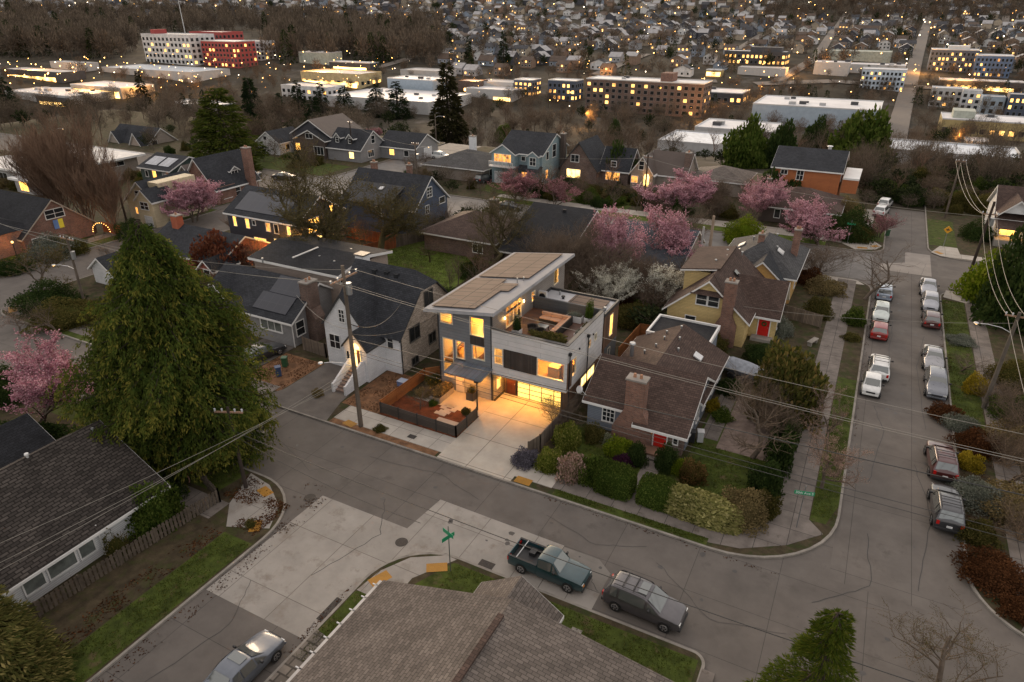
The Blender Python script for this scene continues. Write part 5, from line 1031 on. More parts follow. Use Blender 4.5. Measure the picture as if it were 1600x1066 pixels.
# ------------------------------------------------------------------ vegetation
def unit(v): return v / (np.linalg.norm(v, axis=-1, keepdims=True) + 1e-9)
def leaf_quads(C, D, L, W, rng):
    """kite-shaped leaves/sprays: C base points, D directions."""
    n = len(C); D = unit(D); S = unit(np.cross(D, unit(rng.normal(size=(n, 3))))); L = np.broadcast_to(L, n)[:, None]; W = np.broadcast_to(W, n)[:, None]
    V = np.stack([C, C + D * L * .55 + S * W * .5, C + D * L, C + D * L * .55 - S * W * .5], 1).reshape(-1, 3)
    return V, np.arange(n * 4).reshape(n, 4)
def tubes(segs, sides=4):
    A = np.array([s[0] for s in segs]); B = np.array([s[1] for s in segs]); ra = np.array([s[2] for s in segs]); rb = np.array([s[3] for s in segs]); n = len(segs)
    d = unit(B - A); ref = np.where(np.abs(d[:, 2:3]) < .9, [[0, 0, 1.]], [[1., 0, 0]]); a = unit(np.cross(d, ref)); c = np.cross(d, a)
    V = np.zeros((n, 2, sides, 3)); 
    for k in range(sides):
        t = 2 * math.pi * k / sides; o = a * math.cos(t) + c * math.sin(t)
        V[:, 0, k] = A + o * ra[:, None]; V[:, 1, k] = B + o * rb[:, None]
    F = np.zeros((n, sides, 4), int); base = np.arange(n)[:, None] * 2 * sides; k = np.arange(sides)[None]; k2 = (k + 1) % sides
    F[:, :, 0] = base + k; F[:, :, 1] = base + k2; F[:, :, 2] = base + sides + k2; F[:, :, 3] = base + sides + k
    return V.reshape(-1, 3), F.reshape(-1, 4)
def merge(parts):
    """parts: (V, F, uvx, material index)"""
    VV, FF, U, MI = [], [], [], []; o = 0
    for V, F, u, mi in parts:
        VV.append(V); FF.append(F + o); o += len(V); U.append(np.broadcast_to(u, len(F))); MI.append(np.full(len(F), mi))
    return np.concatenate(VV), np.concatenate(FF), np.concatenate(U), np.concatenate(MI)

def grow(rng, h=10., trunk=.25, nb=(7, 5, 5, 4), spread=1., up=.25, first=.25, wob=.18, rr0=.22, multi=1):
    """bare branching skeleton; returns [(p0, p1, r0, r1, level)]"""
    S = []
    def br(p, d, ln, r, lv):
        ns = 5 if lv == 0 else (4 if lv < 3 else 2); pts = [p]; rs = [r]
        for i in range(ns):
            d = unit(d + rng.normal(size=3) * wob + np.array([0, 0, up * (.4 if lv else .1)])); p = p + d * ln / ns; pts.append(p); rs.append(r * (1 - .62 * (i + 1) / ns))
            S.append((pts[-2], pts[-1], rs[-2], rs[-1], lv))
        if lv >= len(nb): return
        for k in range(nb[lv]):
            t = (first if lv == 0 else .2) + (1 - (first if lv == 0 else .2)) * (k + rng.random() * .8) / nb[lv]; t = min(t, .999)
            i = int(t * ns); f = t * ns - i; q = pts[i] + (pts[i + 1] - pts[i]) * f
            a = rng.random() * 2 * math.pi; side = unit(np.cross(d, unit(rng.normal(size=3)))); side[2] = abs(side[2]) * .5
            nd = unit(unit(pts[i + 1] - pts[i]) * (.55 if lv else .45) + side * spread * (.9 if lv else 1.15))
            br(q, nd, ln * (.62 if lv == 0 else .55) * (.75 + rng.random() * .5) * (1.15 - .45 * t if lv == 0 else 1), max(rs[i] * .55, .006), lv + 1)
    for m in range(multi):
        d = np.array([0, 0, 1.]) if multi == 1 else unit(np.array([rng.normal() * .35 * spread, rng.normal() * .35 * spread, 1.]))
        br(np.array([rng.normal() * .25 * (multi > 1), rng.normal() * .25 * (multi > 1), 0.]), d, h * (.68 if multi == 1 else .6), trunk, 0)
    # scale the skeleton to height h
    top = max(s[1][2] for s in S); k = h / top
    return [(a * k, b * k, r0, r1, lv) for a, b, r0, r1, lv in S]

BARK = mat('grey_bark', (.10, .078, .06), .95, nvar=.3, nscale=2., bump=0); BARKM = mat('mossy_bark', (.075, .062, .03), .95, nvar=.4, nscale=2., bump=0); BARKR = mat('russet_bark', (.15, .095, .065), .95, nvar=.3, bump=0); TWIG = mat('brown_twigs', (.115, .085, .062), .95, nvar=.25, bump=0); BARKD = mat('dark_bark', (.045, .035, .028), .95, nvar=.3, bump=0)
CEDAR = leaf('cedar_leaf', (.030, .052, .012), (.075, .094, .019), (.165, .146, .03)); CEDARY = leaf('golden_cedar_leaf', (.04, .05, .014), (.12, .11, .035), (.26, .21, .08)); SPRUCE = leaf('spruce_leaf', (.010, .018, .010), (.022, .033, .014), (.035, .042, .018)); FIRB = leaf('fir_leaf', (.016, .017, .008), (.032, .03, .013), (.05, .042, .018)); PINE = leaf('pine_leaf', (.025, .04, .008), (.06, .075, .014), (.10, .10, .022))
PINK = leaf('pink_blossom', (.32, .16, .195), (.48, .26, .305), (.62, .41, .45), trans=.3); PINKD = leaf('dusky_pink_blossom', (.19, .075, .085), (.33, .15, .165), (.48, .28, .3), trans=.3); MAGN = leaf('magnolia_blossom', (.28, .11, .15), (.46, .23, .28), (.6, .4, .43), trans=.3); WHB = leaf('white_blossom', (.40, .39, .31), (.54, .52, .44), (.68, .66, .6), trans=.3); PALEB = leaf('pale_bud', (.20, .13, .10), (.30, .20, .16), (.36, .27, .22)); MOSS = leaf('mossy_bud', (.06, .055, .015), (.09, .075, .025), (.12, .09, .04))
GRN = leaf('green_leaf', (.03, .052, .010), (.068, .098, .018), (.115, .138, .032)); DKG = leaf('dark_green_leaf', (.018, .032, .010), (.034, .053, .015), (.055, .073, .022)); YGR = leaf('yellow_green_leaf', (.06, .085, .012), (.13, .14, .025), (.26, .24, .07)); LIME = leaf('lime_leaf', (.07, .11, .008), (.13, .17, .012), (.2, .22, .03)); OLIVE = leaf('olive_leaf', (.04, .042, .012), (.085, .075, .022), (.13, .10, .035)); CREAML = leaf('variegated_leaf', (.10, .11, .03), (.27, .25, .09), (.42, .38, .17)); PURP = leaf('purple_leaf', (.03, .012, .025), (.06, .02, .045), (.08, .03, .05)); LAV = leaf('lavender_leaf', (.08, .075, .085), (.13, .12, .14), (.18, .16, .2)); COPPER = leaf('copper_leaf', (.07, .02, .012), (.13, .045, .025), (.18, .08, .045)); REDB = leaf('red_brown_leaf', (.04, .018, .009), (.08, .034, .015), (.13, .06, .026)); GREYL = leaf('grey_green_leaf', (.09, .10, .075), (.16, .17, .135), (.22, .22, .18)); FORS = leaf('forsythia_bloom', (.14, .11, .012), (.26, .19, .018), (.36, .27, .03)); STRAW = leaf('straw_leaf', (.10, .08, .035), (.17, .13, .06), (.24, .18, .09)); CONIFG = leaf('bright_conifer_leaf', (.03, .05, .008), (.07, .09, .012), (.12, .12, .02))

_TM = {}
def tree_meshes(kind, seed, leafm=None, bark=None, **k):
    """(trunk mesh, crown mesh) for a unit 10 m tree of a kind"""
    key = (kind, seed, leafm.name if leafm else '', bark.name if bark else '')
    if key in _TM: return _TM[key]
    rng = np.random.default_rng(seed); bark = bark or BARK
    P = {'bare': dict(nb=(9, 6, 5, 4), spread=1.0, up=.28, first=.22), 'oak': dict(nb=(9, 7, 6, 5), spread=1.25, up=.16, first=.2, wob=.3, trunk=.42), 'upright': dict(nb=(9, 7, 5, 3), spread=.52, up=.42, first=.12, wob=.13, multi=6, trunk=.10), 'small': dict(nb=(8, 6, 5), spread=1.1, up=.2, first=.2, wob=.25, multi=1),
         'bush': dict(nb=(7, 6, 5), spread=.9, up=.25, first=.05, wob=.2, multi=9, trunk=.08), 'blossom': dict(nb=(8, 6, 5), spread=.95, up=.34, first=.15, wob=.2, multi=3, trunk=.16), 'midbare': dict(nb=(8, 6, 5), spread=1.0, up=.28, first=.22)}[kind]
    S = grow(rng, 10., **P)
    th = [s for s in S if s[4] <= 1]; tw = [s for s in S if s[4] > 1]
    V, F = tubes([s[:4] for s in th], 6); tm = arrays_mesh('trunk', V, F, [bark], 0.); tm.shade_smooth()
    parts = [(*tubes([(a, b, max(r0, .016), max(r1, .011)) for a, b, r0, r1, l in tw], 3), .5, 0)]
    mats = [TWIG if bark not in (BARKR, BARKM) else bark]
    if leafm:
        fine = [s for s in S if s[4] >= 2]; nl = int(k.get('n', 7000) * 1.7); size = k.get('size', .3) * .72
        idx = rng.integers(0, len(fine), nl); t = rng.random(nl)[:, None]; A = np.array([s[0] for s in fine])[idx]; B = np.array([s[1] for s in fine])[idx]
        C = A + (B - A) * t + rng.normal(size=(nl, 3)) * .12; D = rng.normal(size=(nl, 3)) + np.array([0, 0, .5])
        V, F = leaf_quads(C, D, size * (.7 + .6 * rng.random(nl)), size * .8, rng); parts.append((V, F, rng.random(nl), 1)); mats.append(leafm)
    V, F, U, MI = merge(parts); cm = arrays_mesh('crown', V, F, mats, U, MI)
    cm['r'] = float(np.percentile(np.hypot(V[:, 0], V[:, 1]), 95)); _TM[key] = (tm, cm); return _TM[key]

def plant(name, label, cat, x, y, z, meshes, sx, sz, group=None, rz=None):
    r = empty(name, x, y, z, RN.random() * 6.28 if rz is None else rz, label, cat, group); r.scale = (sx, sx, sz)
    link('trunk', meshes[0], r); link('crown', meshes[1], r); return r

def conifer_mesh(seed, leafm, h=10., r=2.2, prof=None, nlev=34, nbr=8, leaves=26, L=.42, W=.16, droop=.5, bark=BARKD, name='crown'):
    rng = np.random.default_rng(seed); C = []; D = []; segs = []
    prof = prof or (lambda t: (1 - t) ** .85)
    for i in range(nlev):
        t = .06 + .94 * i / nlev; z = t * h; R = r * prof(t)
        for k in range(max(3, int(nbr * (.45 + .55 * prof(t))))):
            a = rng.random() * 6.283; ln = R * (.72 + .5 * rng.random()) + .05 * h * .3; d = np.array([math.cos(a), math.sin(a), 0])
            n = max(5, int(leaves * (.25 + .75 * ln / (r + .01)))); s = np.sqrt(rng.random(n)); 
            P = np.zeros((n, 3)); P[:, 2] = z - droop * ln * s ** 1.6 + .12 * ln * s; P[:, :2] = d[:2] * (ln * s)[:, None]
            lat = np.array([-d[1], d[0], 0]); w = rng.normal(size=n) * ln * .16 * (1.1 - .6 * s); P += lat * w[:, None]; P[:, 2] += rng.normal(size=n) * .05 * ln - np.abs(w) * .3
            C.append(P); D.append(d * .9 + lat * np.sign(w)[:, None] * .5 + np.array([0, 0, -.75]) * rng.random((n, 1)) + rng.normal(size=(n, 3)) * .25)
            segs.append((np.array([0, 0, z]), np.array([d[0] * ln * .8, d[1] * ln * .8, z - droop * ln * .6]), .012 * h * .2, .01))
    C = np.concatenate(C); D = np.concatenate(D); n = len(C)
    V, F = leaf_quads(C, D, L * (.7 + .6 * rng.random(n)), W * (.7 + .6 * rng.random(n)), rng)
    tv, tf = tubes(segs, 3)
    V, F, U, MI = merge([(V, F, np.clip(rng.normal(.45, .25, n), 0, 1), 0), (tv, tf, .5, 1)])
    cm = arrays_mesh(name, V, F, [leafm, bark], U, MI)
    V, F = tubes([(np.array([0, 0, -.2]), np.array([0, 0, h * .5]), h * .022, h * .014), (np.array([0, 0, h * .5]), np.array([0, 0, h * .98]), h * .014, .01)], 7)
    return arrays_mesh('trunk', V, F, [bark], 0.), cm

def bush_mesh(seed, leafm, n=2200, L=.16, W=.11, box=1., core=None):
    """unit bush, radius 1, height 1 (z 0..1)"""
    rng = np.random.default_rng(seed); d = unit(rng.normal(size=(n, 3))); d[:, 2] = np.abs(d[:, 2])
    lump = 1 + .2 * np.sin(d[:, 0] * 5 + seed) * np.cos(d[:, 1] * 6 + seed) + .14 * np.sin(d[:, 2] * 7 + d[:, 0] * 4)
    if box != 1.:
        q = np.sum(np.abs(d) ** box, 1) ** (-1 / box); lump = q * (1 + .02 * np.sin(d[:, 0] * 9))
    rr_ = (lump * (.72 + .36 * rng.random(n) ** .7 if box == 1. else .93 + .08 * rng.random(n)))[:, None]
    C = d * rr_; C[:, 2] = C[:, 2] * .93
    V, F = leaf_quads(C, d * .8 + rng.normal(size=(n, 3)) * .8, L * (.6 + .8 * rng.random(n)), W, rng)
    # solid inner shell in a dark leaf tone, blocks the view through
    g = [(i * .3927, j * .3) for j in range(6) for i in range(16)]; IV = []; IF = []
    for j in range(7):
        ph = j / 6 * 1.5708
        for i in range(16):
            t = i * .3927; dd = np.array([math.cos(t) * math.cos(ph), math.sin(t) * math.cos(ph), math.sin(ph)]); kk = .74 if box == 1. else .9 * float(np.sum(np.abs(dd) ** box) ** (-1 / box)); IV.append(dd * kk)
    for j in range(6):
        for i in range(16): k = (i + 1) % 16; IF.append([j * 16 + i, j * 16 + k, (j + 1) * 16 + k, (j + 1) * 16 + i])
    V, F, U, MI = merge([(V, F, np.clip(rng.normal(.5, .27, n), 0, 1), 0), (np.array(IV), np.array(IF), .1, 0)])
    return arrays_mesh('leaves', V, F, [core or leafm], U, MI)

_BM = {}
def bush(label, x, y, r, h, leafm, cat='shrub', name='shrub', z=BZ, box=1., sy=None, rz=None, n=2200, L=.16, group=None, stems=None):
    if L == .16: n, L = (2600, .13) if r < 1.3 else ((4600, .085) if r < 2.6 else (7000, .065))
    key = (leafm.name, box, n, L, RN.randrange(3) if box == 1. else 0)
    if key not in _BM: _BM[key] = bush_mesh(hash(key[0]) % 97 + key[-1] if 0 else len(_BM) + 11, leafm, n, L, L * .7, box)
    o = link(name, _BM[key], None, (x, y, z)); o.scale = (r, sy or r * (.9 + .2 * RN.random()), h); o.rotation_euler = (0, 0, RN.random() * 6.28 if rz is None else rz)
    return tag(o, label, cat, group)
def B(label, u, v, r, h, leafm, **k): x, y = G(u, v, BZ); return bush(label, x, y, r, h, leafm, **k)

# --- the big cedar on the corner
def big_cedar():
    rng = np.random.default_rng(5); h = 18.6
    zs = np.array([0, .04, .10, .25, .40, .55, .70, .84, .94, 1.]); rs = np.array([3.0, 4.4, 5.8, 7.0, 6.9, 5.8, 4.2, 2.5, 1.3, .3])
    C = []; D = []; U = []; segs = []; up = np.array([0, 0, 1.])
    for i in range(1000):
        t = .04 + .96 * (1 - (1 - (i + .5) / 1000) ** .72); a = rng.random() * 6.283; z = t * h
        lob = .94 + .15 * math.sin(a * 3 + z * .35) + .13 * math.sin(a * 5 - z * .9 + 1.3)
        R = np.interp(t, zs, rs) * lob * (.78 + .3 * rng.random()); d = np.array([math.cos(a), math.sin(a), 0]); lat = np.array([-d[1], d[0], 0])
        drop = .24 * R + .5; tip = d * R + up * (z - drop + .28 * R)
        segs.append((np.array([0, 0, z]), d * R * .55 + up * (z - .05 * R), .07, .04)); segs.append((d * R * .55 + up * (z - .05 * R), tip, .04, .012))
        ns = int(5 + 9 * R / 8)
        sprayhue = rng.random() * .25
        for k in range(ns):
            s = .42 + .58 * (k + rng.random()) / ns; base = d * R * s + up * (z - (drop - .28 * R) * s ** 2) + lat * rng.normal() * R * .11 * (1.25 - s) * 2
            sd = unit(d * (.55 + .3 * rng.random()) + lat * rng.normal() * .55 + up * (-.55 - .5 * rng.random())); ln = .7 + .7 * rng.random()
            m = 17; q = rng.random(m); P = base + sd * (ln * q)[:, None] + rng.normal(size=(m, 3)) * .09; P[:, 2] -= .25 * q ** 2
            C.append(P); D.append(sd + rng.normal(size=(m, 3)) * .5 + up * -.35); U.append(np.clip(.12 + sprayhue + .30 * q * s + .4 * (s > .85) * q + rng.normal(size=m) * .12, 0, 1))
    C = np.concatenate(C); D = np.concatenate(D); U = np.concatenate(U); n = len(C)
    V, F = leaf_quads(C, D, .30 * (.6 + .8 * rng.random(n)), .11 * (.7 + .6 * rng.random(n)), rng)
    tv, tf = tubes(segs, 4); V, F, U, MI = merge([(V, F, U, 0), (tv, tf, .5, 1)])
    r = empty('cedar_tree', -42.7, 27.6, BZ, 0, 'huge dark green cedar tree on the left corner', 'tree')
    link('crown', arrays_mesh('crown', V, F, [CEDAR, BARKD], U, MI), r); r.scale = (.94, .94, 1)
    V, F = tubes([(np.array([0, 0, -.2]), np.array([0, 0, 9]), .75, .4), (np.array([0, 0, 9]), np.array([0, 0, 18.4]), .4, .03)], 10); link('trunk', arrays_mesh('trunk', V, F, [BARKD], 0.), r)
big_cedar()

def conif(label, x, y, h, r, leafm, seed, z=BZ, name='conifer', **k):
    key = ('con', leafm.name, seed, tuple(sorted((a, b) for a, b in k.items() if not callable(b))))
    if key not in _TM: _TM[key] = conifer_mesh(seed, leafm, **k)
    return plant(name, label, 'tree', x, y, z, _TM[key], r / 2.2, h / 10.)
def C_(label, u, v, h, r, leafm, seed, **k): x, y, z = GT(u, v); return conif(label, x, y, h, r, leafm, seed, max(z, BZ) if z > -1 else z, **k)
def T_(kind, label, u, v, h, w, seed=1, leafm=None, bark=None, name=None, group=None, **k):
    x, y, z = GT(u, v); ms = tree_meshes(kind, seed, leafm, bark, **k); ext = ms[1]['r'] * 1.12
    return plant(name or ('blossom_tree' if leafm else 'bare_tree'), label, 'tree', x, y, BZ if z > -1 else z, ms, w / ext, h / 10., group)

round_p = lambda t: max(.05, math.sin(min(1, t * 1.05) * math.pi) ** .6 if t > .4 else .35 + t * 1.45)
# foreground
x, y = -33.8, 7.2
conif('golden tipped cypress tree filling the bottom left corner', x, y, 11.0, 3.9, CEDARY, 21, nlev=90, nbr=17, leaves=90, L=.2, W=.06, droop=.4, prof=lambda t: (1 - t) ** .6)
conif('weeping dark green conifer at the bottom right', 2.2, 21.7, 11.4, 5.0, CONIFG, 22, nlev=64, nbr=6, leaves=300, L=.12, W=.022, droop=1.15, prof=lambda t: (1 - t) ** 1.35 * 1.05 + .03)
T_('small', 'spring budding bare tree at the bottom right beside the weeping conifer', 1455, 1100, 4.8, 3.6, 31, MOSS, n=2600, size=.10)
# near left
T_('blossom', 'magenta pink magnolia left of the big cedar', 62, 660, 7.4, 6.0, 41, MAGN, n=15000, size=.26)
B('dense dark hedge below the pink magnolia', 60, 700, 4.2, 2.0, DKG, name='hedge', cat='hedge', n=4200, L=.1, sy=1.6, rz=.3)
B('round glossy green shrub at the end of the picket fence', 243, 815, 1.9, 2.9, GRN, n=4200, L=.1)
B('sparse rose bush against the white clapboard wall', 185, 865, .7, 1.6, OLIVE, n=500, L=.14)
B('low dark shrubs between the big cedar and picket fence', 262, 775, 1.3, 1.2, DKG)
B('little stump shrub on the corner verge by the kerb', 392, 822, .35, .5, OLIVE, n=500, L=.2)
# grey cottage garden
for (l, u, v, r, h, m, kw) in [('yellow green flowering rhododendron by the driveway fence', 886, 696, 1.0, 1.9, YGR, {}), ('grey lavender bush at the driveway corner', 822, 722, .95, 1.0, LAV, {}), ('mottled green shrub right of the lavender bush', 858, 731, 1.05, 1.6, YGR, {}), ('round shrub covered with pale pink flowers', 896, 745, 1.05, 1.8, leaf('shell_pink_bloom', (.10, .10, .04), (.33, .21, .17), (.42, .30, .25)), {}),
    ('dark green round shrub right of the pale pink flowers', 922, 748, 1.05, 1.75, GRN, {}), ('olive shrub in the lawn below the blue grey wall', 929, 687, .8, 1.3, OLIVE, {}), ('small white flowering shrub beside the blue grey wall', 948, 692, .5, .8, leaf('white_fleck', (.07, .09, .03), (.2, .2, .13), (.4, .4, .32)), {}), ('lime green spreading shrub in front of the brick chimney', 968, 708, 1.15, 1.2, LIME, {}), ('low purple shrub below the lime green shrub', 973, 728, .75, .8, PURP, {}), ('dark clipped round shrub left of the red door path', 994, 724, .75, 1.7, DKG, {}),
    ('tall dark topiary right of the red door path', 1040, 732, .8, 2.0, DKG, {}), ('small bright lime shrub right of the dark topiary', 1059, 738, .6, 1.1, LIME, {}), ('bronze and green domed shrub on the lawn', 1082, 748, .95, 1.3, leaf('bronze_leaf', (.05, .05, .012), (.11, .07, .025), (.16, .08, .035)), {}), ('big dark green shrub beside the right pavement', 1192, 765, 1.15, 2.0, DKG, {}), ('wiry straw coloured bush at the garden corner', 1160, 808, 1.6, 2.0, STRAW, dict(n=1500)),
    ('trimmed boxwood mound on the corner by the straw bush', 1192, 800, 1.0, 1.5, OLIVE, {}), ('yellow flowering clump beside the cottage side path', 1112, 640, .7, .9, FORS, {}), ('mixed border shrub along the cottage side path', 1128, 655, .8, .9, GRN, {}), ('dark shrubs under the covered boat', 1140, 612, 1.2, 1.0, DKG, {})]:
    B(l, u, v, r, h, m, **kw)
B('square clipped hedge block left of the red door path', 960, 765, 1.35, 2.0, GRN, box=6., name='hedge', cat='hedge', n=3800, L=.09, sy=1.1, rz=0)
B('square clipped hedge block right of the red door path', 1024, 784, 1.25, 1.9, GRN, box=6., name='hedge', cat='hedge', n=3800, L=.09, sy=1.0, rz=0)
B('long cream variegated hedge along the front pavement', 1090, 806, 2.75, 1.9, CREAML, box=3., name='hedge', cat='hedge', n=5200, L=.13, sy=1.0, rz=rad(-3))
T_('bush', 'tall airy tan bare bush behind the cottage side lawn', 1185, 672, 5.4, 2.6, 58, None, mat('tan_bark', (.20, .14, .09), .95, bump=0)); T_('bush', 'second airy tan bare bush beside the dark hedge', 1210, 690, 4.2, 2.0, 59, None, mat('tan_bark', (.2, .14, .09)))
T_('small', 'bare spreading cherry tree on the cottage side lawn', 1175, 718, 6.2, 4.2, 51, None, BARK)
B('large glossy evergreen magnolia between cottage and right pavement', 1226, 645, 2.9, 5.2, leaf('evergreen_magnolia', (.035, .045, .012), (.09, .085, .022), (.17, .12, .04)), n=5200, L=.12, name='evergreen_tree', cat='tree')
B('dark hedge along the right pavement below the evergreen magnolia', 1222, 706, 1.0, 2.0, DKG, sy=4.4, rz=0, name='hedge', cat='hedge', n=3600, L=.12)
T_('small', 'pale budding street tree on the right verge nearest the corner', 1282, 768, 5.8, 2.7, 52, PALEB, n=3600, size=.15)
T_('small', 'second budding street tree on the right verge', 1290, 700, 5.0, 2.5, 53, PALEB, n=3200, size=.15)
T_('small', 'bare forked street tree on the verge by the left parked cars', 1350, 470, 7, 5.0, 54)
for (l, u, v, r, h, m) in [('round green shrub on the right street verge', 1334, 505, 1.1, 1.6, GRN), ('olive round shrub by the timber yard fence', 1276, 495, 1.5, 2.2, OLIVE), ('variegated domed shrub right of the wreathed red door', 1216, 522, 1.3, 1.8, GREYL), ('dark leaf mass below the red door steps', 1185, 560, 1.4, 1.4, DKG), ('low heather clump on the verge beside the red hatchback', 1330, 530, .9, .6, OLIVE), ('brown bramble along the amber house pavement', 1290, 455, 2.2, 1.5, STRAW), ('reddish bramble by the amber house corner', 1262, 440, 1.8, 1.6, REDB), ('twiggy brown bush under the yellow gable', 1110, 545, 1.7, 1.6, OLIVE)]:
    B(l, u, v, r, h, m)
T_('bush', 'tall bare brown bush beside the amber house', 1275, 430, 4.4, 4.6, 55)
# east verge
for (l, u, v, r, h, m) in [('golden forsythia bush on the right verge', 1524, 612, 1.0, 1.5, FORS), ('rust coloured low shrub right of the dark grey wagon', 1476, 650, 1.2, .9, REDB), ('silvery lavender mound on the right verge', 1500, 668, 1.3, 1.0, GREYL), ('wine red twiggy shrub right of the dark red suv', 1530, 700, 1.9, 1.3, REDB), ('yellow tipped shrub beside the dark red suv', 1512, 728, .9, 1.0, FORS), ('silver leaved shrub right of the black suv', 1530, 782, 1.7, 1.2, GREYL), ('ochre grass clump below the black suv verge', 1525, 840, 1.2, 1.0, OLIVE), ('russet grass bank at the right kerb curve', 1550, 900, 2.0, 1.0, REDB), ('dark red shrub at the lower right edge', 1592, 960, 1.0, .8, REDB), ('tangled green brown hedge at the right edge', 1590, 600, 2.6, 2.0, OLIVE), ('deep green bush at the right edge by the path', 1585, 650, 2.0, 1.6, GRN), ('white flowered rockery shrub on the right verge', 1500, 535, 1.3, .7, GREYL), ('brown bare hedge right of the leaning lamp pole', 1585, 700, 2.2, 1.8, STRAW), ('brown bramble bank at right edge below the hedge', 1585, 800, 2.4, 1.4, STRAW)]:
    B(l, u, v, r, h, m)
T_('small', 'gnarled bare tree on the right verge behind the silver shrub', 1570, 760, 4.2, 3.8, 56); T_('small', 'leafless dwarf tree on the right verge near the grey saloon', 1500, 585, 2.6, 2.8, 57)
B('yellow green tree at the right edge beyond the crossing', 1545, 470, 3.0, 5.0, LIME, name='leafy_tree', cat='tree', n=4200, L=.11)
B('massive dark evergreen at the right edge', 1600, 505, 4.6, 9.5, DKG, name='evergreen_tree', cat='tree', n=7000, L=.09)
B('clipped dark hedge left of the lit front porch', 1530, 372, 2.6, 2.2, DKG, name='hedge', cat='hedge')
for i, (u, v, h, w) in enumerate([(1570, 735, 3.4, 2.6), (1592, 690, 4.2, 3.0), (1588, 850, 3.0, 2.4), (1560, 640, 3.0, 2.2)]): T_('bush', ['tan bare thicket right of the dark red suv', 'tall tan bare thicket at the right edge beside the lamp pole', 'low tan bare thicket at the lower right edge', 'tan bare thicket right of the forsythia'][i], u, v, h, w, 58 + i % 2, None, mat('tan_bark', (.2, .14, .09)))
# modern house: planters and front garden
BM2 = bush_mesh(77, GRN, 900, .3, .16)
# garden behind the modern house
T_('oak', 'tall gnarled bare tree behind the white tudor house', 765, 425, 11, 7.5, 61, MOSS, BARKM, n=700, size=.2)
T_('small', 'small bare fruit tree on the bright back lawn', 672, 412, 3.6, 3.6, 62, None, BARKM)
T_('oak', 'broad mossy bare oak in front of the near black house', 522, 422, 17.5, 9.6, 63, MOSS, BARKM, n=3000, size=.14)
T_('oak', 'brown bare tree right of the mossy oak', 598, 404, 10.5, 6.8, 64, MOSS, BARKM, n=2000, size=.2)
for i, (u, v, h, w) in enumerate([(880, 455, 8, 5), (915, 440, 9, 5.5), (860, 430, 7, 5), (960, 468, 7.5, 5), (1000, 470, 6.5, 5), (905, 478, 5, 4), (1060, 400, 7, 4.5)]):
    T_('bush', ['bare thicket tree left of the white blossom', 'tallest bare thicket tree under the pink blossom', 'bare thicket tree behind the solar roof', 'bare thicket tree behind the white blossom', 'bare thicket tree left of the yellow house', 'low bare thicket bush behind the roof deck', 'bare grey tree beside the split trunk pole'][i], u, v, h, w, 70 + i % 3, None, BARK)
T_('blossom', 'pink flowering plum above the bare thicket', 966, 436, 9.4, 4.6, 75, PINK, n=8500, size=.3); T_('blossom', 'second pink flowering plum beside the split trunk pole', 1032, 432, 9.0, 4.4, 76, PINK, n=8500, size=.3)
T_('blossom', 'white flowering cherry behind the roof deck', 943, 492, 5.4, 4.2, 77, WHB, n=14000, size=.24); T_('blossom', 'cream flowering tree left of the yellow house', 1034, 484, 6.4, 3.8, 78, WHB, n=9000, size=.24)
B('dark laurel under the bare thicket', 905, 470, 2.0, 2.2, DKG); B('brown hedge bush between modern and yellow house', 985, 505, 2.2, 2.0, OLIVE)
# pink trees elsewhere
T_('blossom', 'bright pink cherry tree by the cream yellow cottage', 304, 348, 7.4, 4.9, 81, PINK, n=15000, size=.3)
T_('blossom', 'wine pink plum in front of the teal house', 810, 318, 5.6, 4.6, 82, PINKD, n=5500, size=.3); T_('blossom', 'wine pink plum in front of the brown brick house', 866, 322, 4.6, 4.4, 83, PINKD, n=4500, size=.3)
T_('blossom', 'wide dusty pink tree right of the lit arched doorway', 1062, 340, 8.0, 6.2, 84, PINK, n=12000, size=.3); T_('blossom', 'dusty pink tree above the yellow green willow bush', 1172, 348, 7.6, 5.2, 85, PINK, n=11000, size=.3); T_('blossom', 'dusty pink tree in front of the brown roofed bungalow', 1276, 384, 6.8, 5.2, 86, PINK, n=9500, size=.3)
T_('blossom', 'small pink street tree by the green bin', 1372, 372, 4.6, 3.0, 87, PINKD, n=2600, size=.28); T_('blossom', 'deep pink tree behind the dormer house', 590, 218, 5.4, 5.4, 88, PINKD, n=5000, size=.35); T_('blossom', 'white blossom tree in front of the dormer house', 520, 252, 5.2, 4.6, 89, WHB, n=7000, size=.3)
T_('blossom', 'small pink tree behind the little white house', 440, 200, 4.6, 3.6, 90, PINK, n=2600, size=.35)
B('copper leaved round tree by the low red house', 350, 428, 3.2, 4.6, COPPER, name='copper_tree', cat='tree', n=3600, L=.13); B('green hedge below the copper leaved tree', 345, 448, 2.6, 1.4, GRN, name='hedge', cat='hedge')
B('yellow green willow bush by the cross street', 1160, 378, 2.6, 3.4, LIME, n=2600); B('narrow dark cypress left of the yellow green willow bush', 1056, 350, .9, 3.4, DKG); B('dark rounded shrub mass right of the bungalow pink tree', 1325, 372, 2.8, 4.0, DKG, n=3000); B('tawny bush above the dark shrub mass', 1322, 345, 2.6, 3.4, STRAW)
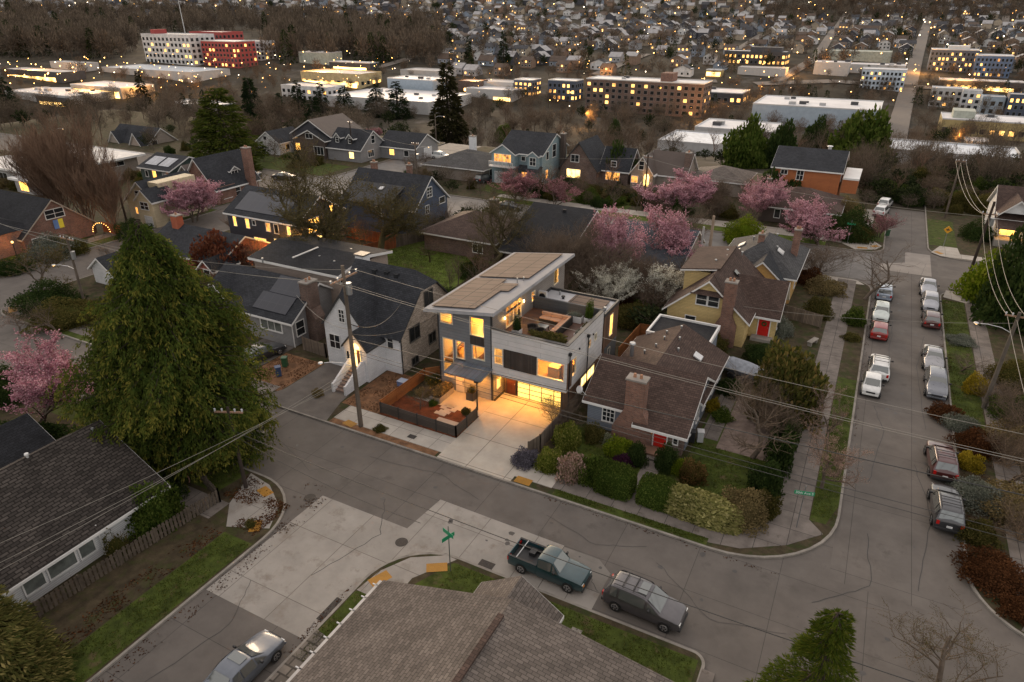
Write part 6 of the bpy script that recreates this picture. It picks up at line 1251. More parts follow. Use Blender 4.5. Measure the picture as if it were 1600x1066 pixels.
# tall conifers in the middle distance
C_('large olive green pine left of the craftsman house', 362, 282, 18.5, 7.2, PINE, 101, nlev=46, nbr=9, leaves=60, L=.34, W=.09, droop=.1, prof=lambda t: max(.06, (1 - t) ** .6 * min(1, .55 + t * 1.8)))
C_('tallest dark fir behind the garage house', 702, 232, 31, 7.6, FIRB, 102, nlev=44, nbr=8, leaves=34, L=.5, W=.16, droop=.4)
C_('dense dark spruce left of the craftsman house', 403, 226, 26, 7.0, SPRUCE, 103, nlev=44, nbr=10, leaves=30)
C_('slim dark spruce at upper left', 232, 192, 24, 5.0, FIRB, 104, nlev=40, nbr=8, leaves=26); C_('dark spruce on the far hillside slope left of centre', 787, 112, 26, 5.5, SPRUCE, 105); C_('second dark spruce on the far hillside slope', 733, 108, 22, 4.5, SPRUCE, 106)
for i, (u, v, h, r) in enumerate([(290, 183, 8, 3), (322, 182, 9, 2.6), (305, 184, 8, 2.6), (470, 190, 13, 4.6), (440, 196, 10, 4), (505, 186, 12, 4), (540, 182, 10, 5), (590, 182, 11, 5.5), (622, 184, 12, 6), (20, 190, 14, 5.5), (5, 225, 13, 5), (492, 196, 9, 4)]):
    C_('dark conifer in the row between the white roof and the craftsman houses' if u > 400 else 'dark conifer in the upper left trees', u, v, h * 1.5, r * 1.35, SPRUCE, 107 + i % 3)['group'] = 'dark conifers below the white roofs' if u > 400 else 'dark conifers upper left'
for (l, u, v, h, r, m) in [('dark cypress pair left of the white roof sheds', 960, 225, 8, 3.2, DKG), ('leafy evergreen beyond the low grey roof', 1160, 262, 10, 5.0, GRN), ('dark evergreen right of the leafy evergreen', 1215, 262, 9, 4.2, DKG), ('broad green evergreen behind the rust orange house', 1340, 258, 12, 7.5, GRN), ('dark evergreen above the rust orange roof', 1272, 236, 10, 4.0, DKG), ('round green tree left of teal house', 787, 222, 6, 3.4, GRN), ('dark shrub conifer left of the arched door house', 968, 292, 7, 3.2, DKG), ('dark conifer between pink trees', 1210, 322, 5, 3.2, DKG)]:
    x, y, z = GT(u, v); bush(l, x, y, r, h, m, name='evergreen_tree', cat='tree', z=max(z, -25) if z < -1 else BZ, n=3600, L=.14)
# russet poplar clump far left
for i, (u, v, h, w) in enumerate([(150, 364, 19, 5.2), (112, 354, 17, 4.6), (185, 368, 13.5, 4.0), (92, 340, 15, 4.5)]):
    T_('upright', ['tallest russet bare poplar in the left clump', 'russet bare poplar left in the clump', 'short russet bare poplar right in the clump', 'russet bare poplar farthest left of the clump'][i], u, v, h, w, 120 + i % 2, None, BARKR)
T_('small', 'bare ochre tree beside the left street bend', 70, 470, 7, 5.5, 125, MOSS, n=900); T_('small', 'bare tree on the left verge above the pink magnolia', 98, 532, 5, 4.5, 126); T_('small', 'red budded small tree by the far left corner pad', 32, 520, 2.4, 2.4, 127, PALEB, n=400)
for (l, u, v, r, h, m) in [('dark hedge bank right of the far left corner', 75, 480, 3.2, 2.6, DKG), ('rocky shrub bank left of the big cedar', 110, 500, 3.6, 2.0, OLIVE), ('dark shrub at the left edge above the magnolia', 8, 620, 2.6, 2.4, DKG), ('green bush below the lit garden arch', 110, 395, 2.4, 2.2, OLIVE), ('grey leafed tree before the brick gable', 85, 400, 3.0, 2.6, GREYL), ('dark yard shrub by the yard lamp', 20, 425, 2.0, 1.6, DKG), ('round bush below the cream yellow cottage', 210, 368, 2.4, 2.0, DKG), ('green clump left of the poplars', 12, 345, 3.0, 2.6, GRN)]:
    B(l, u, v, r, h, m)
# ------------------------------------------------------------------ fences, garden, deck, poles, wires, signs, person
def fence(label, pts, h, m, post=2.4, pm=None, rails=False, z=BZ, pr=.05, picket=False, name='fence', th=.025):
    r = empty(name, pts[0][0], pts[0][1], z, 0, label, 'fence'); o = (pts[0][0], pts[0][1], 0)
    for p, q in zip(pts, pts[1:]):
        a = Vector((*p, 0)); b = Vector((*q, 0)); d = b - a; n = max(1, round(d.length / post)); u = d.normalized(); w = Vector((-u.y, u.x, 0))
        for i in range(n):
            s, e = a + d * i / n, a + d * (i + 1) / n; k = MB(o)
            if picket:
                m_ = max(2, int((e - s).length / .24))
                for j in range(m_):
                    c = s + (e - s) * (j + .5) / m_; c1, c2 = c - u * .09, c + u * .09; hh = h + RN.uniform(-.06, .04)
                    k.prism([(c1.x - w.x * .012, c1.y - w.y * .012), (c2.x - w.x * .012, c2.y - w.y * .012), (c2.x + w.x * .012, c2.y + w.y * .012), (c1.x + w.x * .012, c1.y + w.y * .012)], .05, hh, m)
                for zz in (.35, h - .3):
                    k.prism([(s.x + w.x * .02, s.y + w.y * .02), (e.x + w.x * .02, e.y + w.y * .02), (e.x + w.x * .06, e.y + w.y * .06), (s.x + w.x * .06, s.y + w.y * .06)], zz, zz + .09, m)
            else:
                k.prism([(s.x - w.x * th, s.y - w.y * th), (e.x - w.x * th, e.y - w.y * th), (e.x + w.x * th, e.y + w.y * th), (s.x + w.x * th, s.y + w.y * th)], .06, h, m)
            k.build('panel', r)
        for i in range(n + 1):
            c = a + d * i / n; k = MB(o); k.box(c.x - pr, c.x + pr, c.y - pr, c.y + pr, -.1, h + .06, pm or m); k.build('post', r)
    return r
SLAT = mat('dark_slats', (.055, .042, .034), .7, pat=1, bw=9, bh=.14, mort=.016, var=.2, nvar=.2, off=0., bump=.4); FBLK = mat('fence_post_black', (.02, .018, .016), .7, bump=0)
ORF = mat('cedar_fence', (.30, .115, .04), .75, pat=1, bw=9, bh=.14, mort=.012, var=.2, nvar=.2, off=0.); REDF = mat('red_cedar_fence', (.26, .085, .035), .8, pat=1, bw=.15, bh=9, mort=.014, var=.25, nvar=.25, off=0.); GRYF = mat('grey_board_fence', (.14, .11, .085), .9, pat=1, bw=.16, bh=9, mort=.016, var=.3, nvar=.3, off=0.)
fence('dark horizontal slat fence around the modern house front garden', [(-33.1, 38.9), (-25.45, 38.75), (-25.4, 42.0)], 1.05, SLAT, 2.0, FBLK)
fence('warm orange board fence between bark yard and modern house garden', [(-33.1, 38.95), (-33.0, 45.4), (-31.1, 47.2)], 1.25, ORF, 2.2)
fence('weathered board fence between driveway and grey cottage', [(-18.55, 49.6), (-18.55, 44.6), (-18.65, 40.2), (-19.0, 38.9)], 1.5, GRYF, 2.2)
fence('leaning weathered picket fence beside the white clapboard house', [(-36.9, 12.3), (-35.9, 24.2), (-39.6, 25.4)], 1.15, mat('old_pickets', (.085, .068, .052), .9, nvar=.4, nscale=2.), 2.4, picket=True)
fence('red cedar fence along the bright back lawn', [(-61.8, 65.0), (-58.6, 75.5)], 1.7, REDF, 2.4); fence('red cedar fence behind the glowing deck', [(-69.5, 76.0), (-58.8, 76.2)], 1.7, REDF, 2.4)
fence('grey board fence beside the navy house', [(-58.5, 75.7), (-56.6, 80.5)], 1.8, GRYF, 2.4); fence('orange lit fence behind the grey cottage', [(-18.3, 57.2), (-18.2, 63.5), (-16.2, 63.6)], 1.6, ORF, 2.2)
fence('dark plank fence below the amber house', [(-7.5, 76.5), (-1.6, 74.8)], 1.5, GRYF, 2.0); fence('tan fence left of the dusty pink tree', [(-33, 112.4), (-26.5, 112.4)], 1.7, REDF, 2.4)
fence('pale board fence right of the grey bungalow', [(-47.3, 44.8), (-44.2, 44.6), (-44.4, 51)], 1.5, GRYF, 2.2); fence('wooden yard fence behind the brick gable house', [(-103, 61), (-98.6, 61)], 1.6, REDF, 2.4)
# lit garden arch
r = empty('garden_arch', -99.6, 58.6, BZ, rad(25), 'garden arch wrapped in orange string lights', 'arch'); k = MB(); pts = [(math.cos(t) * 1.3, 0, max(0, 1.2 + math.sin(t) * 1.3) if 0 <= t <= math.pi else 0) for t in [math.pi * i / 12 for i in range(13)]]
pts = [(1.3, 0, 0)] + pts + [(-1.3, 0, 0)]; k.path(pts, .04, WOODPOLE); k.build('frame', r)
k = MB(); 
for p in pts[1:-1]: k.ball(p, .06, glow('fairy_light', (1, .45, .1), 5., .3), 5, 4)
k.build('string_lights', r); lamp(-99.6, 58.0, 2.0, 60, (1, .4, .06))
# garden pieces
WHB2 = mat('white_planter', (.55, .54, .52), .5, nvar=.05, bump=0); DPL = mat('dark_planter', (.035, .034, .034), .5, bump=0); SOIL = mat('soil', (.04, .028, .018), .95)
def planter(label, x, y, w, d, h, m, leafm, z=BZ, ph=.6, n=700, L=.14, pr=None):
    r = empty('planter', x, y, z, 0, label, 'planter'); k = MB(); k.box(-w / 2, w / 2, -d / 2, d / 2, 0, h, m); k.build('box', r, bevel=.015)
    k = MB(); k.box(-w / 2 + .04, w / 2 - .04, -d / 2 + .04, d / 2 - .04, h, h + .012, SOIL); k.build('soil', r)
    if leafm:
        key = ('pl', leafm.name, n, L)
        if key not in _BM: _BM[key] = bush_mesh(31 + len(_BM), leafm, n, L, L * .6)
        o = link('plant', _BM[key], r, (0, 0, h)); o.scale = (pr or w * .48, pr or d * .5, ph)
    return r
DK = BZ + 5.95
planter('white planter with a dark pine by the deck glass doors', -24.3, 47.2, .7, .7, .45, WHB2, DKG, DK, 1.3, 900, .16)
planter('white planter with the taller conifer at the deck back corner', -19.7, 52.3, .75, .75, .5, WHB2, GRN, DK, 1.5, 1200, .16)
planter('white trough of grey herbs against the dark deck screen', -20.9, 51.9, 1.4, .6, .6, WHB2, GREYL, DK, .35)
planter('small white planter box on the right deck edge', -19.3, 50.6, .55, 1.2, .5, WHB2, OLIVE, DK, .25); planter('second small white planter box nearer on the deck edge', -19.3, 48.9, .55, .8, .5, WHB2, GREYL, DK, .3)
planter('long dark trough of olive grasses along the deck front', -20.8, 46.0, 3.2, .6, .45, DPL, OLIVE, DK, .9, 1600, .22); planter('short dark trough at the front right deck corner', -19.2, 45.8, .5, .5, .4, DPL, None, DK)
planter('tall dark cube planter beside the pale front door', -27.4, 44.5, .75, .75, .75, DPL, OLIVE, BZ, .6)
planter('low concrete planter wall of dry grasses left of the front door', -29.9, 43.6, 1.0, 2.4, .55, KERB, STRAW, BZ, .7, 1200, .2)
r = empty('corner_sofa', -22.0, 49.9, DK, rad(0), 'tan cushioned corner sofa on the roof deck', 'sofa'); CUSH = mat('tan_cushion', (.42, .24, .15), .9, nvar=.12, bump=0); WICK = mat('dark_wicker', (.03, .026, .022), .8, bump=0)
k = MB(); k.box(-1.7, 1.2, .4, 1.3, .05, .32, WICK); k.box(.3, 1.2, -2.2, .4, .05, .32, WICK); k.box(-1.7, 1.2, 1.2, 1.3, .32, .8, WICK); k.box(1.1, 1.2, -2.2, 1.2, .32, .8, WICK); k.build('frame', r)
for (a, c, d, e) in [(-1.68, -.72, .42, 1.18), (-.7, .28, .42, 1.18), (.3, 1.08, .42, 1.18), (.32, 1.08, -1.0, .4), (.32, 1.08, -2.18, -1.02)]: k = MB(); k.box(a, c, d, e, .32, .46, CUSH); k.build('seat_cushion', r, bevel=.04)
for (a, c, d, e) in [(-1.68, -.72, 1.0, 1.2), (-.7, .28, 1.0, 1.2), (.3, 1.08, 1.0, 1.2), (.9, 1.1, -.98, .98), (.9, 1.1, -2.18, -1.0)]: k = MB(); k.box(a, c, d, e, .46, .82, CUSH); k.build('back_cushion', r, bevel=.04)
r = empty('coffee_table', -22.7, 48.9, DK, 0, 'square dark coffee table inside the corner sofa on the deck', 'table'); k = MB(); k.box(-.5, .5, -.4, .4, .36, .42, mat('table_glass', (.12, .13, .13), .15, bump=0)); k.build('tabletop', r)
for a in (-.44, .44):
    for c in (-.34, .34): k = MB(); k.box(a - .03, a + .03, c - .03, c + .03, 0, .36, WICK); k.build('leg', r)
for i, (x, y) in enumerate([(-23.2, 48.0), (-22.3, 47.6)]):
    r = empty('wicker_chair', x, y, DK, rad(180), ['round dark wicker chair nearer the deck glass doors', 'round dark wicker chair beside the deck grasses'][i], 'chair'); k = MB(); k.tube((0, 0, .1), (0, 0, .42), .38, .42, WICK, 14); k.build('seat', r)
    k = MB(); 
    for j in range(9): t = math.pi * j / 8; k.box(math.cos(t) * .4 - .06, math.cos(t) * .4 + .06, -math.sin(t) * .4 - .06, -math.sin(t) * .4 + .06, .4, .72, WICK)
    k.build('backrest', r)
# stepping stones
ST = mat('stepping_slab', (.36, .31, .26), .8, nvar=.2)
for i, (u, v) in enumerate([(693, 637), (704, 636), (699, 641), (691, 643), (708, 642), (684, 645), (692, 648), (699, 645), (700, 633), (708, 635)]):
    x, y = G(u, v, BZ); k = MB((x, y, 0)); k.box(x - .26, x + .26, y - .2, y + .2, .0, .05, ST); tag(k.build('stepping_stone', None, (x, y, BZ)), 'square pale stepping stone in the red mulch garden', 'paving stone', 'stepping stones in the red mulch')
k = MB((-26.5, 39.8, 0)); k.box(-28.3, -25.6, 39.0, 40.6, 0, .06, ST); tag(k.build('stone_landing', None, (-26.5, 39.8, BZ)), 'pale stone landing inside the slat fence corner', 'paving stone')
T_('small', 'small bare sapling in the red mulch garden', 657, 643, 2.4, 1.5, 131)
for (l, u, v, rr2, h, m) in [('leafy green shrub against the orange board fence', 678, 604, .8, 1.1, OLIVE), ('tiny dark green tuft in the red mulch', 677, 632, .4, .4, GRN), ('small tuft at the slat fence gate end', 728, 646, .4, .5, OLIVE), ('dry border plants by the concrete planter', 664, 616, .9, .5, STRAW), ('weedy clump at the foot of the tall wooden pole', 594, 672, .5, .35, OLIVE), ('tiny tree stump shrub beside the left asphalt driveway', 497, 618, .5, .6, STRAW)]: B(l, u, v, rr2, h, m)
T_('bush', 'bare shrub leaning over the driveway fence', 868, 668, 2.8, 2.2, 132)
k = MB((-35.0, 45.0, 0)); x, y = -34.2, 43.6; k = MB((x, y, 0)); k.box(x - .4, x + .4, y - .35, y + .35, 0, .5, mat('blue_plastic', (.12, .17, .33), .5, bump=0)); k.box(x - .42, x + .42, y - .37, y + .37, .5, .56, mat('clear_lid', (.35, .4, .5), .3, bump=0)); tag(k.build('storage_tub', None, (x, y, BZ)), 'blue storage tub on the bark yard by the orange fence', 'tub')
def bin_(label, u, v, m, h=1.05):
    x, y = G(u, v, BZ); r = empty('wheelie_bin', x, y, BZ, RN.random(), label, 'bin'); k = MB(); k.prism([(-.24, -.26), (.24, -.26), (.24, .26), (-.24, .26)], .06, h - .1, m); k.build('body', r, bevel=.03); k = MB(); k.box(-.28, .28, -.3, .3, h - .1, h, m); k.build('lid', r, bevel=.02)
    for s in (-.2, .2): k = MB(); k.tube((s - .03, .26, .1), (s + .03, .26, .1), .1, .1, RUBBER, 10); k.build('wheel', r)
GB = mat('green_plastic', (.02, .07, .03), .5, bump=0); BB = mat('navy_plastic', (.03, .06, .14), .5, bump=0); BKB = mat('black_bin', (.02, .02, .022), .5, bump=0)
bin_('green bin beside the black car below the grey bungalow', 446, 573, GB); bin_('dark blue bin right of the dark hedge behind the green bin', 436, 588, BB); bin_('dark green bin by the small pink street tree', 1386, 369, GB); bin_('blue bin beside the grey board fence near the navy house', 668, 372, BB); bin_('navy bin left of the lit front porch', 1578, 372, BB); bin_('black bin beside the cottage gable wall', 1080, 690, BKB); bin_('white wrapped grill by the cottage gable wall', 1093, 690, METW)
x, y = G(1275, 545, BZ); 
r = empty('garden_bench', -1.9, 70.2, BZ, rad(70), 'pale stone bench beside the right pavement below the evergreen', 'bench'); k = MB(); k.box(-.8, .8, -.25, .25, .4, .5, KERB); k.build('seat', r)
for s in (-.6, .6): k = MB(); k.box(s - .1, s + .1, -.2, .2, 0, .4, KERB); k.build('leg', r)

# utility poles ------------------------------------------------------
INS = mat('ceramic_insulator', (.45, .46, .48), .25, nvar=.1, bump=0); ARMW = mat('crossarm_timber', (.24, .15, .10), .85, nvar=.3, nscale=2., bump=0)
def pole(label, x, y, h, arm=None, arms=(), lean=(0, 0), lampdir=None, lz=7., trans=False, r0=.17, z=BZ, m=None, cat='utility pole'):
    m = m or WOODPOLE
    r = empty('utility_pole', x, y, z, 0, label, cat); k = MB(); top = Vector((lean[0], lean[1], h)); k.tube((0, 0, -.3), top, r0, r0 * .66, m, 10); k.build('pole', r)
    for (ang, zz, ln) in arms:
        c = top * (zz / h); u = Vector((math.cos(rad(ang)), math.sin(rad(ang)), 0)); w = Vector((-u.y, u.x, 0)); k = MB()
        a, b = c - u * ln, c + u * ln; p = [(a - w * .05), (b - w * .05), (b + w * .05), (a + w * .05)]
        k.prism([(q.x, q.y) for q in p], zz - .06, zz + .06, ARMW); k.build('crossarm', r)
        for t in (-.95, -.45, .45, .95):
            q = c + u * ln * t; k = MB(); k.tube((q.x, q.y, zz + .06), (q.x, q.y, zz + .26), .05, .07, INS, 8); k.build('insulator', r)
    if trans:
        k = MB(); c = top * (trans / h); k.tube((c.x + .38, c.y, trans - .5), (c.x + .38, c.y, trans + .4), .24, .24, GALV, 12); k.build('transformer', r)
    if lampdir is not None:
        u = Vector((math.cos(rad(lampdir)), math.sin(rad(lampdir)), 0)); c = top * (lz / h); k = MB(); pts = [c, c + u * .8 + Vector((0, 0, .35)), c + u * 1.8 + Vector((0, 0, .45)), c + u * 2.3 + Vector((0, 0, .40))]; k.path(pts, .035, METW, 6); ao = k.build('lamp_arm', r)
        k = MB(); e = pts[-1]; k.ball((e.x + u.x * .3, e.y + u.y * .3, e.z), .2, METW, 10, 6, .4); k.build('lamp_head', r)
        k = MB(); k.ball((e.x + u.x * .3, e.y + u.y * .3, e.z - .05), .13, glow('street_lamp_glow', (1, .55, .18), 8., .05), 8, 5, .4); k.build('lamp_lens', r)
    return r
pole('tall weathered wooden pole at the kerb left of the modern house', -33.3, 36.45, 14.1, arms=[(90, 13.1, 1.5)], lampdir=-150, lz=5.6, trans=12.4, r0=.2)
k = None
pole('dark leaning pole on the left corner beside the big cedar', -35.5, 26.2, 6.7, arms=[(25, 6.3, 1.0)], lean=(-.3, .1), m=mat('dark_pole', (.04, .03, .025), .9, nvar=.3), r0=.15)
pole('leaning lamp pole on the right verge by the forsythia', 12.7, 63.9, 9.1, arms=[(0, 8.7, .9)], lampdir=180, lz=7.2, lean=(.15, -.1), m=mat('grey_pole', (.10, .085, .07), .9, nvar=.3), r0=.2)
pole('dark pole at the crossing corner left of the yellow green tree', 12.8, 94.4, 11.1, arms=[(0, 9.6, .8)], trans=8.8, lean=(.3, 0), m=mat('dark_pole', (.04, .03, .025)), r0=.2)
pole('thin pole among the trees at the end of the right street', 12.0, 130, 9.5, arms=[(0, 9.2, .7)])
pole('grey pole with lamp arm left of the big cedar top', -78.2, 41.8, 8.3, arms=[(0, 8.0, 1.2)], lampdir=200, lz=4.4, trans=6.2, lean=(.3, 0))
pole('split trunk pole behind the yellow house', -16.4, 85.4, 7.8, m=mat('pale_pole', (.26, .2, .15), .9), r0=.24)
pole('pale twin of the split trunk pole', -17.3, 84.6, 6.5, m=mat('bleached_pole', (.3, .29, .28), .9), r0=.2)
pole('black pole in front of the arched door house', -33.7, 113, 9.0, m=mat('dark_pole', (.04, .03, .025)), arms=[(0, 8.6, .7)])
pole('pole with lamp at the corner below the garage house', -78, 109, 8.0, lampdir=20, lz=6.8, arms=[(0, 7.7, .8)], trans=5.5); pole('thin dark pole in front of the craftsman house', -103.7, 121, 8.5, arms=[(0, 8.2, .7)], m=mat('dark_pole', (.04, .03, .025)))
pole('dark pole before the cream yellow cottage', -105.5, 66.5, 7.8, m=mat('dark_pole', (.04, .03, .025))); pole('lamp pole beside the tallest dark fir', -98, 146, 9, lampdir=0, lz=8.2, z=-1.5); pole('pole in the upper left trees with a lamp', -170, 96, 9, lampdir=0, lz=7.5, z=-2)
pole('bare pole at the left edge above the magnolia', -62.5, 28.4, 6.0, r0=.14)

LINES = []
def wire(label, a, b, sag=.6, r=.016, m=None, n=16, group='overhead wires'):
    a, b = Vector(a), Vector(b); pts = []
    for i in range(n + 1): t = i / n; p = a.lerp(b, t); p.z -= sag * 4 * t * (1 - t); pts.append(tuple(p))
    k = MB(tuple(a)); k.path(pts, r, m or WIRE, 5); o = k.build('overhead_wire', None, tuple(a)); tag(o, label, 'wire', group)
WIRE = mat('pale_wire', (.20, .185, .16), .6, .1, nvar=.05, bump=0); WIREB = mat('black_wire', (.015, .015, .015), .6, bump=0)
PX, PY = -33.3, 36.45
for i, (yo, zt, rr3) in enumerate([(1.35, 13.45, .015), (-.2, 12.9, .014), (-1.35, 13.4, .015)]):
    wire(['far pale power line crossing right from the tall wooden pole', 'middle pale power line crossing right from the tall wooden pole', 'near pale power line crossing right from the tall wooden pole'][i], (PX, PY + yo, zt), (46, PY + yo, zt + .3), 1.7, rr3)
    wire(['far pale power line going left behind the cedar', 'middle pale power line going left behind the cedar', 'near pale power line going left behind the cedar'][i], (PX, PY + yo, zt), (-78.2 + yo * .8, 41.8, 8.6), 1.0, .014)
wire('thick dark cable crossing right in front of the red door', (PX, PY, 8.2), (46, PY, 11.0), .5, .03, WIREB)
wire('upper of two thin dark cables over the variegated hedge', (PX, PY, 7.3), (46, PY, 8.2), .9, .018, WIREB); wire('lower of two thin dark cables over the variegated hedge', (PX, PY, 7.0), (46, PY, 7.6), .9, .018, WIREB)
wire('black cable along the near side of the street from the dark leaning pole', (-35.6, 26.2, 5.0), (46, 26.1, 9.0), 2.2, .026, WIREB); wire('second black cable from the dark leaning pole to the right', (-35.6, 26.2, 4.6), (-20, 26.1, 3.2), .5, .02, WIREB)
for i, (yo, z0, z1) in enumerate([(0, 5.7, 6.5), (.3, 5.3, 7.4), (-.3, 4.9, 8.6)]):
    wire(['lowest shining wire running from the tall pole down to the lower left', 'middle shining wire running from the tall pole down to the lower left', 'top shining wire running from the tall pole down to the lower left'][i], (PX, PY, z0), (-35.4 + yo, 2, z1), .5, .014)
wire('twisted service cable from the tall pole to the white tudor house', (PX, PY, 9.5), (-35.6, 46.2, 7.2), 1.2, .035, WIREB); wire('service cable from the tall pole to the modern house eave', (PX, PY, 8.6), (-31, 45, 7.4), .8, .02, WIREB); wire('service drop from the tall pole to the grey bungalow', (PX, PY, 9), (-49, 46.5, 5.2), .8, .018)
for i, (xo, z0, z1, z2) in enumerate([(-.7, 8.8, 9.7, 9.3), (.7, 8.8, 9.7, 9.3), (0, 8.6, 9.4, 9.1)]):
    nm = ['left', 'right', 'middle'][i]
    wire(nm + ' long wire between the leaning lamp pole and the crossing corner pole', (12.8 + xo, 63.9, z0), (13.0 + xo, 94.4, z1), 1.6, .02); wire(nm + ' long wire from the crossing corner pole to the thin end pole', (13 + xo, 94.4, z1), (12 + xo, 130, z2), 1.4, .024); wire(nm + ' long wire from the leaning lamp pole toward the lower right', (12.8 + xo, 63.9, z0), (12.9 + xo, 20, z0 + .5), 1.2, .02)
wire('thin cable crossing the right street to the leaning lamp pole', (12.8, 63.9, 8.2), (-8.6, 66, 4.6), .5, .015); wire('wire from the crossing corner pole along the cross street', (13, 94.4, 9.4), (-33.7, 113, 8.6), 1.2, .02); wire('wire between the two lamps of the upper left cross street', (-78, 109, 7.6), (-33.7, 113, 8.6), 1., .02); wire('wire from the garage house corner pole to the craftsman pole', (-78, 109, 7.6), (-103.7, 121, 8.3), .8, .02); wire('wire across the far left from the cedar pole', (-78, 41.8, 8.2), (-125, 47, 7.5), 1.0, .022); wire('second wire across the far left from the cedar pole', (-78, 42.2, 7.2), (-125, 50, 6.5), 1.0, .022)

# signs -------------------------------------------------------------
SGN = mat('green_sign', (.01, .22, .10), .4, nvar=.05, bump=0); LETW = mat('sign_lettering', (.7, .7, .7), .5, bump=0)
def text(parent, s, size, loc, rx=90, rz=0, m=LETW, name='lettering'):
    c = bpy.data.curves.new(name, 'FONT'); c.body = s; c.size = size; c.align_x = 'CENTER'; c.align_y = 'CENTER'; c.extrude = .002; c.materials.append(m)
    o = bpy.data.objects.new(name, c); COL.objects.link(o); bpy.context.view_layer.update(); me = bpy.data.meshes.new_from_object(o); bpy.data.objects.remove(o); o = link(name, me, parent, loc); o.rotation_euler = (rad(rx), 0, rad(rz)); return o
def streetsign(label, x, y, h, blades, m=GALV, z=BZ):
    r = empty('street_sign', x, y, z, 0, label, 'street sign'); k = MB(); k.tube((0, 0, 0), (0, 0, h + .45), .035, .03, m, 8); k.build('post', r)
    for (zz, ang, w, s) in blades:
        k = MB(); k.box(-w / 2, w / 2, -.012, .012, -.14, .14, SGN); o = k.build('blade', r, (0, 0, zz)); o.rotation_euler = (0, 0, rad(ang)); o.location = (0, -.045, zz)
        if s: text(o, s, .25, (0, -.016, 0))
    return r
streetsign('green street name sign reading 30th Ave S on the grass corner', .35, 40.3, 3.0, [(2.9, 14, 1.25, '30th Ave S')])
streetsign('green crossed street name blades on the near corner above the foreground roof', -18.05, 26.2, 3.1, [(3.05, -18, 0.95, ''), (2.75, 72, 0.95, '')], mat('dark_post', (.08, .09, .08), .5))
streetsign('small green street sign on the far corner by the pink street tree', -1.2, 108.2, 3.0, [(2.9, 5, 1.1, '')])
r = empty('warning_sign', 11.2, 112.6, BZ, 0, 'yellow diamond warning sign on the grass beyond the crossing', 'road sign'); k = MB(); k.tube((0, 0, 0), (0, 0, 2.9), .04, .04, GALV, 6); k.build('post', r)
k = MB(); YS = mat('sign_yellow', (.6, .28, .01), .5, bump=0); k.extr([(-.55, 2.6), (0, 2.05), (.55, 2.6), (0, 3.15)], 'y', -.07, -.045, YS); k.build('plate', r); k = MB(); k.box(-.22, .22, -.08, -.071, 2.52, 2.66, BLKPL); k.box(-.05, .05, -.082, -.071, 2.45, 2.8, BLKPL); k.build('symbol', r)
k = MB((-44.3, 105.9, 0)); 

# person on the pavement behind the cedar ---------------------------
def person():
    r = empty('person', -39.6, 24.9, BZ, rad(200), 'person in dark top and red shorts walking past the picket fence', 'person')
    SK = mat('skin', (.35, .19, .13), .6, nvar=.05, bump=0); TOPM = mat('dark_top', (.015, .015, .02), .9, bump=0); SH = mat('red_shorts', (.16, .02, .015), .9, bump=0)
    J = {'pel': (0, 0, .93), 'sp': (0, 0, 1.15), 'ch': (0, .02, 1.35), 'nk': (0, .03, 1.5), 'hd': (0, .05, 1.62), 'ht': (0, .05, 1.72), 'lh': (.1, 0, .9), 'lk': (.11, .14, .5), 'la': (.11, .08, .09), 'lt': (.11, .24, .04), 'rh': (-.1, 0, .9), 'rk': (-.11, .02, .48), 'ra': (-.11, -.24, .12), 'rt': (-.11, -.12, .04), 'ls': (.18, .02, 1.42), 'le': (.25, -.08, 1.15), 'lw': (.24, .08, .94), 'lf': (.23, .14, .87), 'rs': (-.18, .02, 1.42), 're': (-.25, .02, 1.14), 'rw': (-.22, .2, 1.0), 'rf': (-.2, .27, .96)}
    Rr_ = {'pel': .14, 'sp': .125, 'ch': .15, 'nk': .055, 'hd': .095, 'ht': .07, 'lh': .095, 'lk': .06, 'la': .042, 'lt': .035, 'rh': .095, 'rk': .06, 'ra': .042, 'rt': .035, 'ls': .065, 'le': .045, 'lw': .03, 'lf': .035, 'rs': .065, 're': .045, 'rw': .03, 'rf': .035}
    E = [('pel', 'sp'), ('sp', 'ch'), ('ch', 'nk'), ('nk', 'hd'), ('hd', 'ht'), ('pel', 'lh'), ('lh', 'lk'), ('lk', 'la'), ('la', 'lt'), ('pel', 'rh'), ('rh', 'rk'), ('rk', 'ra'), ('ra', 'rt'), ('ch', 'ls'), ('ls', 'le'), ('le', 'lw'), ('lw', 'lf'), ('ch', 'rs'), ('rs', 're'), ('re', 'rw'), ('rw', 'rf')]
    ks = list(J); me = bpy.data.meshes.new('body'); me.from_pydata([J[k] for k in ks], [(ks.index(a), ks.index(b)) for a, b in E], []); me.materials.append(SK)
    o = link('body', me, r); m = o.modifiers.new('skin', 'SKIN'); 
    me.skin_vertices.new(name='') if not me.skin_vertices else None
    for i, k in enumerate(ks): me.skin_vertices[0].data[i].radius = (Rr_[k], Rr_[k])
    me.skin_vertices[0].data[0].use_root = True
    o.modifiers.new('sub', 'SUBSURF').levels = 2; m.use_smooth_shade = True
    k = MB(); k.tube((0, .01, 1.0), (0, .02, 1.3), .165, .19, TOPM, 14); k.tube((0, .02, 1.3), (0, .03, 1.48), .19, .09, TOPM, 14); k.build('top', r, smooth=True)
    k = MB()
    for s in (-1, 1): k.tube((s * .1, .0, .95), (s * .115, .08 if s > 0 else .01, .62), .115, .10, SH, 12)
    k.tube((0, 0, .86), (0, 0, 1.02), .17, .165, SH, 14); k.build('shorts', r, smooth=True)
    k = MB(); k.ball((0, .035, 1.68), .115, mat('fair_hair', (.28, .17, .09), .8, bump=0), 12, 8, 1.0); k.build('hair', r, smooth=True)
person()
